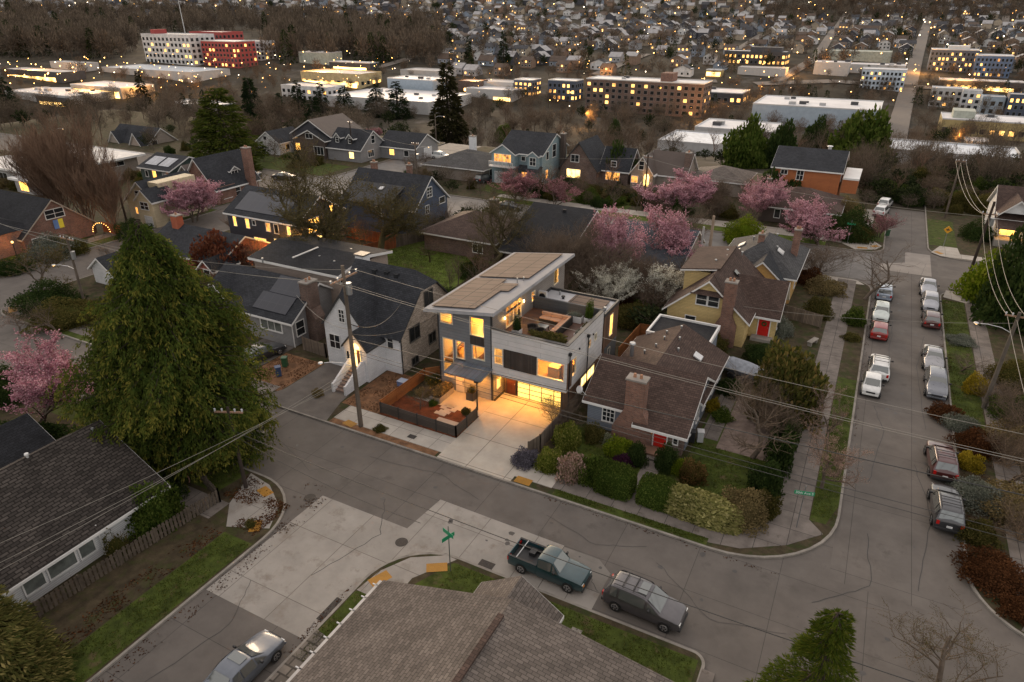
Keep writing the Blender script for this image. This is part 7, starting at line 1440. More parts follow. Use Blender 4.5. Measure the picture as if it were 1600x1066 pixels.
# ------------------------------------------------------------------ the valley town and the far hillside
def PJ(x, y, z):
    r = _c * x + _s * y; f = -_s * x + _c * y; h = z - CH; dep = f * math.cos(CTH) - h * math.sin(CTH); up = f * math.sin(CTH) + h * math.cos(CTH)
    return 800 + CF * r / dep, 533 - CF * up / dep
occupied = []
_WM = {}; WFR = mat('grey_frames', (.16, .16, .16), .6, bump=0)
def winmesh(w, h, m):
    key = (round(w, 1), round(h, 1), m.name)
    if key not in _WM:
        b = MB(); b.box(-w / 2, w / 2, -.06, 0, 0, h, m); b.box(-w / 2 - .1, w / 2 + .1, -.04, 0, -.12, h + .12, WFR); o = b.build('window'); _WM[key] = o.data; bpy.data.objects.remove(o)
    return _WM[key]
WR = mat('white_roof', (.56, .55, .55), .6, nvar=.12, nscale=.12, bump=0); PGR = mat('pale_grey_roof', (.34, .34, .34), .7, nvar=.15, nscale=.1, bump=0); CNW = mat('pale_wall', (.40, .39, .38), .8, nvar=.1, bump=0); BLW = mat('blue_grey_wall', (.30, .36, .42), .7, nvar=.1, bump=0); NVW = mat('navy_wall', (.06, .075, .11), .7, nvar=.1, bump=0); REDW2 = mat('red_panel_wall', (.30, .045, .04), .7, nvar=.1, bump=0); YLW = mat('yellow_wall', (.38, .30, .14), .8, nvar=.1, bump=0); BLK2 = mat('dark_wall', (.05, .05, .055), .7, bump=0); GNW = mat('pale_green_wall', (.34, .36, .31), .8, bump=0); BEW = mat('beige_wall', (.36, .32, .27), .8, bump=0)
TOWNLIT = glow('town_window', (1, .48, .12), 1.5, .8, .2); TOWNHOT = glow('shop_front', (1, .58, .18), 2.6, .8, .12)
def block(label, u0, u1, vb, h, dep, wall, roof, rows=0, cols=0, lit=.25, name='commercial_building', cat='building', shop=None, units=0, roofbox=None, par=.4, zup=0):
    x0, y0, z0 = GT(u0, vb); w = 6.
    while PJ(x0 + w, y0, z0)[0] < u1 and w < 200: w += 1.
    z0 = min(z0, T(x0 + w, y0)) + zup
    occupied.append((x0 - 4, x0 + w + 4, y0 - 6, y0 + dep + 4))
    r = empty(name, x0, y0, z0, 0, label, cat); k = MB(); k.box(0, w, 0, dep, -4, h, wall, skip='u'); k.build('wall', r)
    k = MB(); k.box(.2, w - .2, .2, dep - .2, h - .3, h, roof); 
    for (a, b_, c, d) in ((-.05, w + .05, -.05, .2), (-.05, w + .05, dep - .2, dep + .05), (-.05, .2, .2, dep - .2), (w - .2, w + .05, .2, dep - .2)): k.box(a, b_, c, d, h - .1, h + par, METW if roof is WR else wall)
    k.build('roof', r)
    for i in range(units):
        k = MB(); a, b_ = w * RN.uniform(.1, .85), dep * RN.uniform(.15, .8); s = RN.uniform(1.2, 2.6); k.box(a, a + s * 1.4, b_, b_ + s, h, h + s * .6, PGR if i % 2 else BLK2); k.build('roof_unit', r)
    if roofbox: k = MB(); k.box(w * roofbox[0], w * roofbox[1], dep * .3, dep * .8, h, h + roofbox[2], roofbox[3]); k.build('stair_tower', r)
    if shop: k = MB(); k.box(w * shop[0], w * shop[1], -.15, -.02, .4, .4 + shop[2], TOWNHOT); k.build('shop_front', r)
    for j in range(rows):
        for i in range(cols):
            ww = w / cols * .5; hh = min(1.9, h / (rows + .6) * .55); mm = TOWNLIT if RN.random() < lit else D_
            o = link('window', winmesh(ww, hh, mm), r, (w * (i + .5) / cols, -.02, h / (rows + .4) * (j + .35)))
    if rows:
        nc = max(2, int(dep / (w / cols)))
        for j in range(rows):
            for i in range(nc):
                mm = TOWNLIT if RN.random() < lit else D_; o = link('window', winmesh(min(dep / nc * .5, w / cols * .5), min(1.9, h / (rows + .6) * .55), mm), r, (w + .02, dep * (i + .5) / nc, h / (rows + .4) * (j + .35))); o.rotation_euler = (0, 0, rad(90))
    return r
block('long white roofed warehouse with roof units and blue tinted wall', 1172, 1366, 193, 9, 38, BLW, WR, units=9, name='warehouse', cat='warehouse')
block('pale low flat roofed hall in front of the long warehouse', 1083, 1200, 222, 6, 26, CNW, WR, units=4, name='warehouse', cat='warehouse'); block('white sheet roofed shed above the arched door house', 1026, 1118, 240, 4.5, 24, CNW, mat('ice_roof', (.50, .53, .57), .5, bump=0), name='warehouse', cat='warehouse')
block('brown brick apartment block with lift towers and a lit stair column', 914, 1092, 172, 16, 18, BRKD, WR, 5, 18, .12, units=3, roofbox=(.62, .72, 4, BRK), name='apartment_block')
block('dark navy apartment house with glowing floors left of the brick block', 856, 897, 154, 11, 12, NVW, WR, 3, 6, .4, name='apartment_block'); block('grey office with orange lit corner at left of the navy apartment', 803, 830, 148, 9, 12, NVW, WR, 3, 4, .5, name='office_block')
block('low dark office with long white roof behind the brick block', 1022, 1158, 148, 6, 22, BLK2, WR, 1, 14, .5, units=4, name='office_block'); block('black office with a row of glowing windows on the slope', 1130, 1225, 98, 9, 20, BLK2, PGR, 2, 14, .75, roofbox=(.4, .9, 3, BLK2), name='office_block'); block('grey low hall beneath the black office', 1152, 1225, 116, 5, 14, CNW, PGR, 0, 0, name='warehouse', cat='warehouse')
block('small lit shop at the road below the black office', 1102, 1126, 119, 4, 8, YLW, WR, 0, 0, shop=(.05, .95, 2.5)); block('pale beige long warehouse on the slope', 1294, 1390, 93, 7, 22, GNW, mat('sage_roof', (.34, .36, .31), .7), name='warehouse', cat='warehouse'); block('grey box store with pale roof', 1270, 1323, 116, 8, 16, CNW, WR, units=3); block('pale hall right of the grey box store', 1322, 1412, 113, 6, 16, CNW, WR, units=3)
block('white and blue striped apartment block', 1342, 1408, 137, 12, 14, mat('pale_blue_wall', (.42, .48, .55), .7), WR, 4, 11, .15, name='apartment_block'); block('large navy blue apartment block with white bays, left half', 1448, 1520, 110, 14, 18, NVW, WR, 4, 12, .3, roofbox=(.35, .8, 2.5, METW), name='apartment_block'); block('blue apartment block with white bays, right half', 1519, 1573, 119, 13, 18, mat('mid_blue_wall', (.09, .14, .24), .7), WR, 4, 9, .3, name='apartment_block')
block('low black strip building with lit shop fronts', 1466, 1596, 134, 6, 12, BLK2, WR, 1, 12, .5, shop=(.1, .9, 2.2)); block('white and grey townhouse row left part', 1450, 1496, 166, 10, 10, CNW, WR, 3, 5, .15, name='townhouse', cat='townhouse'); block('white townhouse with roof terrace in the middle', 1497, 1526, 172, 10, 10, mat('white_render', (.5, .5, .5), .8), PGR, 3, 3, .2, name='townhouse', cat='townhouse'); block('pale blue townhouse right of the terrace', 1528, 1563, 180, 9, 10, BLW, PGR, 2, 3, .1, name='townhouse', cat='townhouse'); block('dark red and navy townhouse at the right edge', 1568, 1640, 184, 11, 11, NVW, PGR, 3, 8, .3, name='townhouse', cat='townhouse')
block('long yellow walled building with white roof at right edge', 1466, 1680, 212, 7, 22, YLW, WR, 1, 14, .3, units=4, roofbox=(.08, .25, 3, GNW)); block('low white roof strip behind the right end trees', 1366, 1585, 256, 4, 18, CNW, mat('ice_roof', (.5, .53, .57)), name='warehouse', cat='warehouse'); block('small ice roofed shed by the orange lit yard', 1505, 1540, 240, 4, 10, CNW, WR, name='warehouse', cat='warehouse')
block('white apartment block on the left wooded rise', 229, 302, 96, 20, 22, mat('white_render', (.5, .5, .5)), PGR, 5, 12, .12, roofbox=(.05, .12, 3, REDW2), name='apartment_block'); block('red panelled apartment block behind the white one', 303, 352, 90, 19, 20, REDW2, PGR, 5, 9, .1, name='apartment_block'); block('red brick apartment block with white top floor', 320, 373, 102, 17, 18, REDW2, WR, 5, 10, .2, name='apartment_block'); block('white apartment block rightmost of the left rise', 374, 408, 92, 13, 16, mat('white_render', (.5, .5, .5)), PGR, 4, 6, .1, name='apartment_block')
block('long low shopping strip with glowing signs, far left', 2, 96, 116, 6, 16, BLK2, PGR, shop=(.1, .9, 2.5)); block('white roofed supermarket far left', 10, 110, 150, 6, 34, CNW, WR, units=5, shop=(.6, .98, 2.5)); block('glowing glass fronted store right of the supermarket', 112, 190, 141, 6, 22, BEW, WR, shop=(.05, .95, 3.5)); block('pale blue roofed shed row behind the glowing store', 160, 300, 112, 6, 30, CNW, mat('pale_blue_roof', (.36, .40, .44), .6)); block('dark roofed small store with yellow glow', 58, 108, 161, 5, 12, BLK2, PGR, shop=(.1, .9, 2.2)); block('pale retaining hall below the left wood', 80, 134, 106, 5, 10, CNW, PGR); block('white long store behind the cypress pair', 258, 330, 176, 5, 16, CNW, WR)
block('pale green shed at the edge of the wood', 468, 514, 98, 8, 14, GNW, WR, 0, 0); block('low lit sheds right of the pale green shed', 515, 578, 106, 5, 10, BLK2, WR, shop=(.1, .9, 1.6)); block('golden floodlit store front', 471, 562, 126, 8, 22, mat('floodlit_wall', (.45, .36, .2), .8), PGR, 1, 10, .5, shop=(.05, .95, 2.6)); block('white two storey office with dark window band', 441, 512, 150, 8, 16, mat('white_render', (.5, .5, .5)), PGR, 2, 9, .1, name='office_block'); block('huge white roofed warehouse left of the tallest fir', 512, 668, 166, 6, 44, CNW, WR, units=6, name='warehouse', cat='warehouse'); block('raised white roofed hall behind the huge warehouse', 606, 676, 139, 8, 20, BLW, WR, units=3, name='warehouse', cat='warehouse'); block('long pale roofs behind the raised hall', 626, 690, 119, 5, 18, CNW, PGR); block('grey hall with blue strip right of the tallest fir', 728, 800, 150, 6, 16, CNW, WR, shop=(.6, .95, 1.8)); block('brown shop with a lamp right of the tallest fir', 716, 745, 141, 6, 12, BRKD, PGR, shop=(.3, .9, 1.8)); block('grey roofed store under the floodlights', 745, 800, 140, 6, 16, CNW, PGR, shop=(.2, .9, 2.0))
# mast
x, y, z = GT(291, 60); r = empty('radio_mast', x, y, z, 0, 'tall thin white mast rising from the red apartment blocks', 'mast'); k = MB(); k.tube((0, 0, 0), (-1, 0, 34), .5, .25, METW, 6); k.build('mast', r)

# lights of the town: too many to count
def cloud(name, pts, r, m):
    n = len(pts); P = np.array(pts); R_ = np.array(r)[:, None]; o = np.array([(1, 0, 0), (0, 1, 0), (-1, 0, 0), (0, -1, 0), (0, 0, 1), (0, 0, -1)], float)
    V = (P[:, None] + o[None] * R_[:, None]).reshape(-1, 3); f = np.array([(0, 1, 4), (1, 2, 4), (2, 3, 4), (3, 0, 4), (1, 0, 5), (2, 1, 5), (3, 2, 5), (0, 3, 5)]); F = (np.arange(n)[:, None, None] * 6 + f[None]).reshape(-1, 3)
    return tag(link(name, arrays_mesh(name, V, F, [m], .5)), kind='stuff')
rg = np.random.default_rng(9); L1, L2 = [], []
for i in range(430):
    u, v = rg.uniform(-20, 1620), rg.uniform(2, 120) ** 1.0; x, y, z = GT(u, v); d = -_s * x + _c * y
    if v < 110 and u < 680 and v > 40 and rg.random() < .9: continue
    (L1 if rg.random() < .75 else L2).append((x, y, z + rg.uniform(3, 7)))
for i in range(260):
    u, v = (rg.uniform(-10, 620), rg.uniform(98, 160)) if i % 3 else (rg.uniform(700, 1620), rg.uniform(105, 190)); x, y, z = GT(u, v); (L1 if rg.random() < .8 else L2).append((x, y, z + rg.uniform(5, 9)))
dist_ = lambda P: [max(.14, .00062 * math.hypot(p[0], p[1])) * rg.uniform(.25, 1.3) for p in P]
cloud('street_lights', L1, dist_(L1), glow('amber_lamp', (1, .48, .12), 7., .5, .02)); cloud('street_lights', L2, dist_(L2), glow('white_lamp', (1, .80, .55), 5., .5, .02))
for (u, v, w) in [(60, 118, 9000), (150, 145, 9000), (510, 124, 14000), (235, 150, 6000), (330, 150, 5000), (745, 140, 4000), (950, 122, 7000), (1100, 190, 5000), (1240, 118, 5000), (1440, 115, 8000), (1500, 140, 8000), (1490, 240, 3000), (1350, 200, 3000), (920, 200, 3500), (1180, 150, 4000), (1290, 110, 4000)]:  # point lights added to throw a warm glow on the valley ground
    x, y, z = GT(u, v); lamp(x, y - 3, z + 7, w * 1.5, (1, .45, .10), .5)

# roads on the far slope
def far_road(pts, w=8, m=None):
    P = [GT(u, v) for u, v in pts]; b = MB(); Q = []
    for a, c in zip(P, P[1:]):
        n = 12
        for i in range(n): t = i / n; x, y = a[0] + (c[0] - a[0]) * t, a[1] + (c[1] - a[1]) * t; Q.append((x, y))
    Q.append(P[-1][:2])
    for a, c in zip(Q, Q[1:]):
        d = Vector((c[0] - a[0], c[1] - a[1], 0)).normalized(); nx, ny = -d.y * w / 2, d.x * w / 2
        f = lambda x, y: (x, y, T(x, y) + .5)
        b.poly([f(a[0] - nx, a[1] - ny), f(c[0] - nx, c[1] - ny), f(c[0] + nx, c[1] + ny), f(a[0] + nx, a[1] + ny)], m or mat('far_road', (.17, .15, .13), .9, nvar=.1, bump=0))
        occupied.append((min(a[0], c[0]) - 5, max(a[0], c[0]) + 5, min(a[1], c[1]) - 5, max(a[1], c[1]) + 5))
    struct('road', b)
far_road([(1392, 238), (1416, 150), (1432, 90), (1446, 45), (1453, 22)], 9); far_road([(1210, 132), (1275, 92), (1305, 45), (1322, 22)], 8); far_road([(930, 118), (985, 95), (1010, 85)], 8); far_road([(1060, 62), (1100, 45)], 8); far_road([(1155, 78), (1190, 55)], 8); far_road([(545, 120), (620, 98), (640, 92)], 8); far_road([(1180, 132), (1300, 128), (1480, 140)], 9); far_road([(920, 122), (1120, 128)], 8); far_road([(1545, 60), (1570, 40), (1572, 25)], 8)
def free(x, y): return not any(a < x < b and c < y < d for a, b, c, d in occupied)

# far houses: shared meshes
def fh(seed, wall, roof, lit):
    b = MB(); q = random.Random(seed); w, d, h, rz_ = q.uniform(8, 12), q.uniform(7.5, 10), q.uniform(3.2, 6.2), q.uniform(2.0, 3.4)
    b.box(-w / 2, w / 2, -d / 2, d / 2, -3, h, wall)
    ax = q.choice('xy'); (p, a) = (d / 2, w / 2) if ax == 'x' else (w / 2, d / 2)
    b.extr([(-p - .4, h - .2), (0, h + rz_), (p + .4, h - .2), (p + .4, h - .35), (0, h + rz_ - .2), (-p - .4, h - .35)], ax, -a - .4, a + .4, roof); b.extr([(-p, h), (0, h + rz_ - .25), (p, h)], ax, -a + .01, a - .01, wall)
    for i in range(3):
        for j in range(1 if h < 4.5 else 2):
            x = -w / 2 + w * (i + .5) / 3; m = TOWNLIT if q.random() < lit * .7 else D_; z = .9 + j * 2.6
            b.box(x - .6, x + .6, -d / 2 - .05, -d / 2 + .01, z, z + 1.3, m); b.box(x - .75, x + .75, -d / 2 - .03, -d / 2, z - .15, z + 1.45, WHITE)
    o = b.build('far_house'); me = o.data; bpy.data.objects.remove(o); return me
FW = [('white', mat('far_white', (.55, .54, .53), .8, bump=0)), ('pale grey', mat('far_grey', (.33, .33, .34), .8, bump=0)), ('beige', mat('far_beige', (.36, .30, .23), .8, bump=0)), ('blue grey', mat('far_blue', (.22, .26, .32), .8, bump=0)), ('brown', mat('far_brown', (.22, .15, .11), .8, bump=0)), ('dark', mat('far_dark', (.07, .07, .08), .8, bump=0))]
FR = [mat('far_roof_dark', (.06, .06, .065), .8, bump=0), mat('far_roof_brown', (.10, .075, .06), .8, bump=0), mat('far_roof_pale', (.30, .29, .29), .7, bump=0)]
FH = []
for i, (n, m) in enumerate(FW):
    for j in range(2): FH.append((n, ['dark', 'brown', 'pale'][(i + j) % 3], fh(i * 7 + j, m, FR[(i + j) % 3], .22)))
cand = []
for gy in np.arange(330, 1420, 30.):
    for gx in np.arange(-1300, 900, 15.5):
        if rg.random() < .22: continue
        x, y = gx + rg.normal() * 1.8, gy + rg.normal() * 3 + (8 if int(gy) % 60 else 0); u, v = PJ(x, y, T(x, y))
        if not (-25 < u < 1625 and -14 < v < 122): continue
        if u < 690 and 30 + max(0, (u - 500) * .05) < v < 116: continue
        if 60 < v and u > 1000 and rg.random() < .15: continue
        if v > 88 and not (560 < u < 1130 or u > 1560): continue
        if 1220 < u < 1340 and v < 30: continue
        if free(x, y): cand.append((math.hypot(x, y), x, y))
cand.sort(); rest = []
for i, (d, x, y) in enumerate(cand):
    wn_, rn_, me = FH[rg.integers(len(FH))]; rz_ = rad(90) * rg.integers(0, 4) + rg.normal() * .05
    if i < 285:
        o = link('far_house', me, None, (x, y, T(x, y))); o.rotation_euler = (0, 0, rz_ if rg.random() < .3 else rg.normal() * .05); tag(o, f'small {wn_} walled house with {rn_} roof on the far hillside', 'house', f'far hillside {wn_} houses with {rn_} roofs')
    else: rest.append((x, y, me, rz_))
def fuse(name, items, mats_):
    """many far copies as one mass"""
    VV, FF, MI = [], [], []; o = 0; ml = []
    for x, y, z, me, rz_, s in items:
        n = len(me.vertices); V = np.zeros(n * 3, np.float32); me.vertices.foreach_get('co', V); V = V.reshape(-1, 3) * s; c, s_ = math.cos(rz_), math.sin(rz_); W = np.stack([V[:, 0] * c - V[:, 1] * s_ + x, V[:, 0] * s_ + V[:, 1] * c + y, V[:, 2] + z], 1)
        for p in me.polygons:
            m = me.materials[p.material_index]; 
            if m not in ml: ml.append(m)
            FF.append([q + o for q in p.vertices]); MI.append(ml.index(m))
        VV.append(W); o += n
    me = bpy.data.meshes.new(name); me.from_pydata(np.concatenate(VV).tolist(), [], FF)
    for m in ml: me.materials.append(m)
    me.polygons.foreach_set('material_index', MI); return tag(link(name, me), kind='stuff')
if rest: fuse('distant_houses', [(x, y, T(x, y), me, rz_, 1.) for x, y, me, rz_ in rest], None)

# far trees ---------------------------------------------------------
HAZEL = leaf('far_bare_twigs', (.07, .056, .043), (.125, .10, .076), (.19, .15, .115), trans=.1, nscale=.05); HAZEL2 = leaf('far_russet_twigs', (.085, .062, .044), (.13, .095, .07), (.17, .125, .09), trans=.1, nscale=.05); HAZG = leaf('far_evergreen', (.014, .02, .010), (.03, .04, .016), (.05, .058, .024), trans=.1, nscale=.05)
def fuzzy(seed, m, n=150, h=10., r=3.4, wisp=(1.6, .28), con=False):
    rng = np.random.default_rng(seed); d = unit(rng.normal(size=(n, 3))); q = rng.random(n) ** .45
    if con:
        t = rng.random(n) ** 1.3; a = rng.random(n) * 6.283; R_ = r * (1 - t) * (.5 + .5 * rng.random(n)) + .1; C = np.stack([np.cos(a) * R_, np.sin(a) * R_, .06 * h + t * h * .94], 1); D = np.stack([np.cos(a), np.sin(a), -.5 + 0 * a], 1) + rng.normal(size=(n, 3)) * .3
    else:
        C = d * q[:, None] * np.array([r, r, h * .36]) + np.array([0, 0, h * .56]); C[:, :2] *= (1 + .25 * np.sin(d[:, 2:3] * 5 + seed)); D = d * .6 + np.array([0, 0, .9]) + rng.normal(size=(n, 3)) * .45
    V, F = leaf_quads(C, D, wisp[0] * (.6 + .8 * rng.random(n)), wisp[1] * (.6 + .8 * rng.random(n)), rng)
    br = [(np.array([0, 0, -1.]), np.array([0, 0, h * .6]), .2, .07)]
    if not con:
        for i in range(9): a = rng.random() * 6.283; z = h * rng.uniform(.2, .5); br.append((np.array([0, 0, z]), np.array([math.cos(a) * r * .75, math.sin(a) * r * .75, z + h * rng.uniform(.2, .4)]), .08, .03))
    tv, tf = tubes(br, 3); V, F, U, MI = merge([(V, F, rng.random(n), 0), (tv, tf, .5, 1)]); return arrays_mesh('crown', V, F, [m, BARK], U, MI)
FZ = [fuzzy(1, HAZEL, 200), fuzzy(2, HAZEL, 200), fuzzy(3, HAZEL2, 200), fuzzy(4, HAZEL, 160, r=2.6)]; FZM = [fuzzy(11, HAZEL, 1500, wisp=(.9, .06)), fuzzy(12, HAZEL2, 1500, wisp=(.9, .06)), fuzzy(13, HAZEL, 1300, r=2.8, wisp=(.9, .06))]
FC = [fuzzy(5, HAZG, 260, con=True, wisp=(1.1, .4)), fuzzy(6, HAZG, 260, r=2.4, con=True, wisp=(1.1, .4))]; FG = [fuzzy(7, HAZG, 420, r=3.6, wisp=(.9, .5))]
MB_ = [tree_meshes('midbare', 201 + i, None, [BARK, BARKR, BARK][i]) for i in range(3)]
def fmass(name, items):
    VV, FF, U, MI = [], [], [], []; ml = []; o = 0; cache = {}
    for x, y, z, me, rz_, s, sz in items:
        if me.name not in cache:
            n = len(me.vertices); V = np.zeros(n * 3, np.float32); me.vertices.foreach_get('co', V); f = np.zeros(len(me.loops), np.int32); me.loops.foreach_get('vertex_index', f); mi = np.zeros(len(me.polygons), np.int32); me.polygons.foreach_get('material_index', mi); uv = np.zeros(len(me.loops) * 2, np.float32); me.uv_layers[0].data.foreach_get('uv', uv)
            mm = []
            for m in me.materials:
                if m not in ml: ml.append(m)
                mm.append(ml.index(m))
            cache[me.name] = (V.reshape(-1, 3), f.reshape(-1, 4), np.array(mm)[mi], uv.reshape(-1, 4, 2)[:, 0, 0])
        V, F, mi, u = cache[me.name]; c, s_ = math.cos(rz_), math.sin(rz_)
        VV.append(np.stack([(V[:, 0] * c - V[:, 1] * s_) * s + x, (V[:, 0] * s_ + V[:, 1] * c) * s + y, V[:, 2] * sz + z], 1)); FF.append(F + o); o += len(V); U.append(u); MI.append(mi)
    return tag(link(name, arrays_mesh(name, np.concatenate(VV), np.concatenate(FF), ml, np.concatenate(U), np.concatenate(MI))), kind='stuff')
W_ = []
for i in range(1500):                      # the bare wood on the left rise reads as one mass
    u = rg.uniform(-30, 690); v = rg.uniform(30, 100) if u > 400 else rg.uniform(22, 92); 
    if 215 < u < 415 and v > 58: continue
    if u > 560 and v < 40: continue
    x, y, z = GT(u, v); s = rg.uniform(.9, 1.6); W_.append((x, y, z - 1, (FC[rg.integers(2)] if rg.random() < .07 else FZ[(0, 1, 3, 3)[rg.integers(4)]]), rg.random() * 6.28, s * 1.15, s * 1.5))
fmass('woodland', W_)
H_ = []
for i in range(2300):                      # trees between the far houses
    u = rg.uniform(-30, 1630); v = rg.uniform(-12, 118); x, y, z = GT(u, v)
    if not free(x, y) or (u < 690 and 30 < v < 110): continue
    if v > 92 and rg.random() < .6: continue
    s = rg.uniform(.55, 1.15); q = rg.random(); me = FC[rg.integers(2)] if q < .12 else (FG[0] if q < .22 else FZ[rg.integers(4)]); H_.append((math.hypot(x, y), x, y, z, me, s, q))
for i in range(420):                       # dark trees along the top right
    u = rg.uniform(1190, 1620); v = rg.uniform(-12, 34); x, y, z = GT(u, v); s = rg.uniform(.9, 1.5); H_.append((math.hypot(x, y), x, y, z, FZ[rg.integers(4)], s, .5))
H_.sort(key=lambda a: a[0])
for i, (d, x, y, z, me, s, q) in enumerate(H_[:110]):
    o = link('far_tree', me, None, (x, y, z - .3)); o.rotation_euler = (0, 0, rg.random() * 6.28); o.scale = (s, s, s * 1.2); tag(o, 'dark evergreen tree between the far hillside houses' if q < .22 else 'bare brown tree between the far hillside houses', 'tree', 'far hillside evergreens' if q < .22 else 'far hillside bare trees')
fmass('hillside_trees', [(x, y, z - .3, me, rg.random() * 6.28, s, s * 1.2) for d, x, y, z, me, s, q in H_[110:]])

# trees of the slope and the valley floor: individuals
def clear_of(x, y):
    for o in HOUSES:
        if o[0] - 1.5 < x < o[1] + 1.5 and o[2] - 1.5 < y < o[3] + 1.5: return False
    return True
HOUSES = [(-66, -55, 117, 132), (-55, -41, 124, 135), (-41, -30, 124, 135), (-16, -1.5, 113, 139), (17, 28, 116, 131), (-81, -67, 115, 129), (-130, -122, 117, 127), (-122, -110, 119, 134), (-110, -100, 119, 130), (-101, -90, 126, 137), (-177, -160, 109, 122), (-30, -20, 127, 139), (-98, -86, 100, 200), (2, 10, 90, 133)]
SLOPE = []
def slope_tree(lab, grp, u, v, kind, s):
    x, y, z = GT(u, v)
    if free(x, y) and clear_of(x, y): SLOPE.append((math.hypot(x, y), lab, grp, x, y, z, kind, s))
def place_slope(lab, grp, x, y, z, kind, s):
    if kind == 'e': o = link('evergreen_tree', FG[0] if rg.random() < .5 else FC[rg.integers(2)], None, (x, y, z - .3)); o.scale = (s * .9, s * .9, s * .9); o.rotation_euler = (0, 0, rg.random() * 6.28); tag(o, lab, 'tree', grp)
    else:
        if rg.random() < .55: o = link('bare_tree', FZM[rg.integers(3)], None, (x, y, z - .3)); o.scale = (s, s, s * 1.1); o.rotation_euler = (0, 0, rg.random() * 6.28); tag(o, lab, 'tree', grp)
        else: ms = MB_[rg.integers(3)]; plant('bare_tree', lab, 'tree', x, y, z - .3, ms, s * .62, s * 1.05, grp)
for i in range(640):
    u = rg.uniform(-20, 1620); v = rg.uniform(146, 262)
    if v > 235 and u < 700: continue
    if 400 < u < 690 and v > 205: continue
    if 1170 < u < 1370 and 150 < v < 196 and rg.random() < .6: continue
    slope_tree('bare brown tree on the slope between the houses and the white roofs', 'bare trees on the slope', u, v, 'b', rg.uniform(.55, 1.15))
for i in range(110): slope_tree('dark evergreen on the slope between the houses and the white roofs', 'evergreens on the slope', rg.uniform(-20, 1620), rg.uniform(150, 235), 'e', rg.uniform(.5, .95))
for i in range(420): slope_tree('bare tree among the lit stores on the valley floor', 'bare trees of the valley floor', rg.uniform(-20, 1620), rg.uniform(112, 160), 'b', rg.uniform(.5, .9))
for i in range(60): slope_tree('bare tree in the thicket at the end of the right street', 'thicket at the street end', rg.uniform(1330, 1600), rg.uniform(245, 312), 'b', rg.uniform(.5, .9))
for i in range(26): slope_tree('dark evergreen bush in the thicket at the end of the right street', 'thicket evergreens', rg.uniform(1340, 1600), rg.uniform(262, 312), 'e', rg.uniform(.3, .6))
SLOPE.sort(key=lambda a: a[0]); nb_, ne_ = 0, 0; mass = []
for d, lab, grp, x, y, z, kind, s in SLOPE:
    if kind == 'b' and nb_ < 150: nb_ += 1; place_slope(lab, grp, x, y, z, kind, s)
    elif kind == 'e' and ne_ < 90: ne_ += 1; place_slope(lab, grp, x, y, z, kind, s)
    else: mass.append((x, y, z - .3, FZM[rg.integers(3)] if kind == 'b' else FC[0], rg.random() * 6.28, s, s * 1.1))
fmass('slope_woodland', mass)
# small bare trees and shrubs in the yards of the nearer blocks
def yard(u, v):
    x, y = G(u, v, BZ); return x, y
YH = [(-43.6, -35, 43, 56), (-62, -47, 44, 60), (-31.5, -18, 44, 61), (-17.5, -8, 43, 63.5), (-17, -5, 65, 79), (-15, -5, 78, 93), (-80, -65, 62, 74), (-85, -70, 52, 64), (-73, -58, 79, 91), (-55, -42, 76, 89), (-42, -31, 74, 91), (-30, -18, 79, 92), (-61, -44, 64, 78)]
ny = 0
while ny < 85:
    x, y = rg.uniform(-86, -18), rg.uniform(47, 92)
    if any(a - .8 < x < b + .8 and c - .8 < y < d + .8 for a, b, c, d in YH): continue
    ny += 1; q = rg.random()
    if q < .55: plant('bare_tree', 'small bare tree in the back gardens of the middle block', 'tree', x, y, BZ, MB_[rg.integers(3)], rg.uniform(.22, .45), rg.uniform(.3, .65), 'bare trees of the back gardens')
    else: bush('rough shrub in the back gardens of the middle block', x, y, rg.uniform(.8, 1.9), rg.uniform(.8, 2.0), [OLIVE, DKG, STRAW, GRN, REDB][rg.integers(5)], group='shrubs of the back gardens')
ny = 0
while ny < 96:
    x, y = (rg.uniform(-86, 1), rg.uniform(110, 124)) if ny % 2 else (rg.uniform(-150, -98), rg.uniform(38, 135))
    if not clear_of(x, y) or (-110 < x < -98 and 48 < y < 92) or (-122 < x < -103 and 40 < y < 90) or (92 < y < 106): continue
    ny += 1; q = rg.random()
    if q < .36: plant('bare_tree', 'bare tree in the front gardens across the cross streets', 'tree', x, y, BZ, MB_[rg.integers(3)], rg.uniform(.25, .5), rg.uniform(.35, .75), 'bare trees across the cross streets')
    else: bush('rough shrub in the front gardens across the cross streets', x, y, rg.uniform(.8, 2.2), rg.uniform(.8, 2.2), [OLIVE, DKG, STRAW, GRN, OLIVE][rg.integers(5)], group='shrubs across the cross streets')

tk = []
for i in range(260):                       # thickets on the far yards of the west blocks
    x, y = rg.uniform(-230, -100), rg.uniform(94 if i % 3 else 40, 152)
    if any(a - 2 < x < b + 2 and c - 2 < y < d + 2 for a, b, c, d in [(-160, -130, 66, 92), (-177, -160, 108, 122), (-130, -90, 116, 138), (-123, -98, 38, 92), (-102, -98, 36, 93), (-230, -86, 92, 106)]): continue
    q = rg.random(); s = rg.uniform(.35, .95); tk.append((x, y, BZ - .2, FZM[rg.integers(3)] if q < .7 else FG[0], rg.random() * 6.28, s * (.7 if q >= .7 else 1), s * (.6 if q >= .7 else 1)))
for i in range(200):                       # rough growth round the street end and on the brow of the slope
    u, v = (rg.uniform(1335, 1610), rg.uniform(262, 330)) if i % 2 else (rg.uniform(600, 1330), rg.uniform(236, 262)); x, y, z = GT(u, v)
    if not clear_of(x, y) or (2 < x < 10 and y < 134): continue
    q = rg.random(); s = rg.uniform(.25, .6); tk.append((x, y, max(z, -30) - .2, FZM[rg.integers(3)] if q < .6 else FG[0], rg.random() * 6.28, s * 1.2, s * .8))
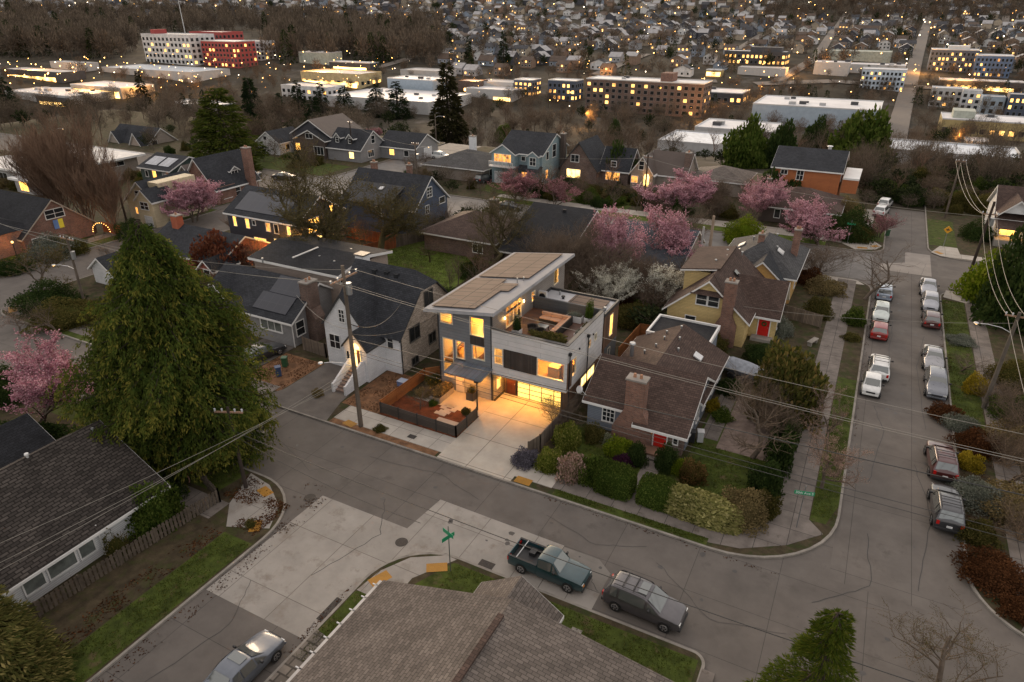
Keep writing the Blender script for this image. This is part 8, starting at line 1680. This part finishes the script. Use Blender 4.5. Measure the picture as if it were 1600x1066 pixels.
for i in range(330):                       # hedges and bare scrub along the garden boundaries
    x, y = (rg.uniform(-86, -17), rg.uniform(46, 92)) if i % 5 < 3 else (rg.uniform(-86, 0), rg.uniform(106.5, 126))
    if any(a - .3 < x < b + .3 and c - .3 < y < d + .3 for a, b, c, d in YH + [(-59, -43.5, 64.5, 75)]) or not clear_of(x, y) or (y > 106 and 107.8 < y < 110.2): continue
    q = rg.random(); s = rg.uniform(.22, .5); tk.append((x, y, BZ - .3, FZM[rg.integers(3)] if q < .72 else FG[0], rg.random() * 6.28, s * 1.15, s * (1.0 if q < .72 else .7)))
fmass('undergrowth', tk)
for i in range(46):
    u, v = rg.uniform(1335, 1600), rg.uniform(272, 335); x, y, z = GT(u, v)
    if clear_of(x, y) and not (2 < x < 10.5 and y < 134): bush('rough bush in the thicket round the end of the right street', x, y, rg.uniform(1.2, 3), rg.uniform(1, 3), [OLIVE, DKG, STRAW, OLIVE, GRN][rg.integers(5)], group='thicket bushes', z=z if z < -1 else BZ)
# leaf litter and grass blades: nobody could count them
def scatter(name, regions, n, L, W, m, flat=False, z=BZ + .02):
    C = []; tot = sum((b - a) * (d - c) * k for a, b, c, d, k in regions)
    for a, b, c, d, k in regions:
        q = int(n * (b - a) * (d - c) * k / tot); x = rg.uniform(a, b, q); y = rg.uniform(c, d, q); w = np.sin(x * 1.9 + y * .7) + np.sin(y * 2.3 - x * .9) + rg.normal(size=q) * .6
        s = w > -.3 if flat else w > -1.2; C.append(np.stack([x[s], y[s]], 1))
    C = np.concatenate(C); N = len(C); C = np.concatenate([C, np.full((N, 1), z)], 1)
    D = rg.normal(size=(N, 3)) * np.array([1, 1, .12 if flat else .5]) + np.array([0, 0, .05 if flat else 1.1])
    V, F = leaf_quads(C, D, L * (.5 + rg.random(N)), W, rg); return tag(link(name, arrays_mesh(name, V, F, [m], rg.random(N))), kind='stuff')
scatter('grass', [(-33.1, -30.75, 6, 22, 1), (-18, -3.1, 22, 26.8, 1), (-22.1, -19.9, 17, 22.2, 1), (-15.4, -4.8, 35.85, 36.45, 2), (1.1, 2.6, 42, 62, 1), (-9.4, -1.4, 39.2, 47, 1), (-17.4, -11, 39, 45, 1), (-44, -37, 25, 27.4, 1), (10.4, 12.5, 60, 90, .7), (-58, -44, 65, 79, .6)], 60000, .13, .035, leaf('grass_blade', (.03, .045, .008), (.06, .075, .012), (.11, .105, .025)))
LIT_R = [(-33.2, -31.2, 22.8, 26.2, 3), (-36.5, -33.5, 24.8, 27.2, 2), (-34.8, -33.3, 8, 22, 1)]
scatter('leaf_litter', [(-30.3, -29.3, 8, 26, .8), (-30.6, -29.5, 24, 28, 2), (-22.9, -22.5, 17, 24, 2), (-16, 0, 35.25, 35.55, 1), (2.9, 3.2, 46, 90, .6), (9.7, 10.1, 42, 90, .6), (-32, -30.4, 27, 29, 1)], 2300, .11, .07, leaf('dead_leaf', (.04, .018, .009), (.075, .032, .014), (.13, .06, .025)), True, .02)
scatter('leaf_litter', LIT_R, 4200, .14, .09, leaf('dead_leaf', (.04, .018, .009), (.075, .032, .014), (.13, .06, .025)), True)
scatter('leaf_litter', [(10.3, 10.6, 42, 90, .6), (-37, -33.4, 38.8, 45.2, .8), (-48.4, -43.6, 37.6, 43.4, .8), (10.4, 12.6, 42, 60, .8), (-8, -1.4, 57, 66, .5)], 9000, .11, .07, leaf('dead_leaf', (.04, .018, .009), (.075, .032, .014), (.13, .06, .025)), True)
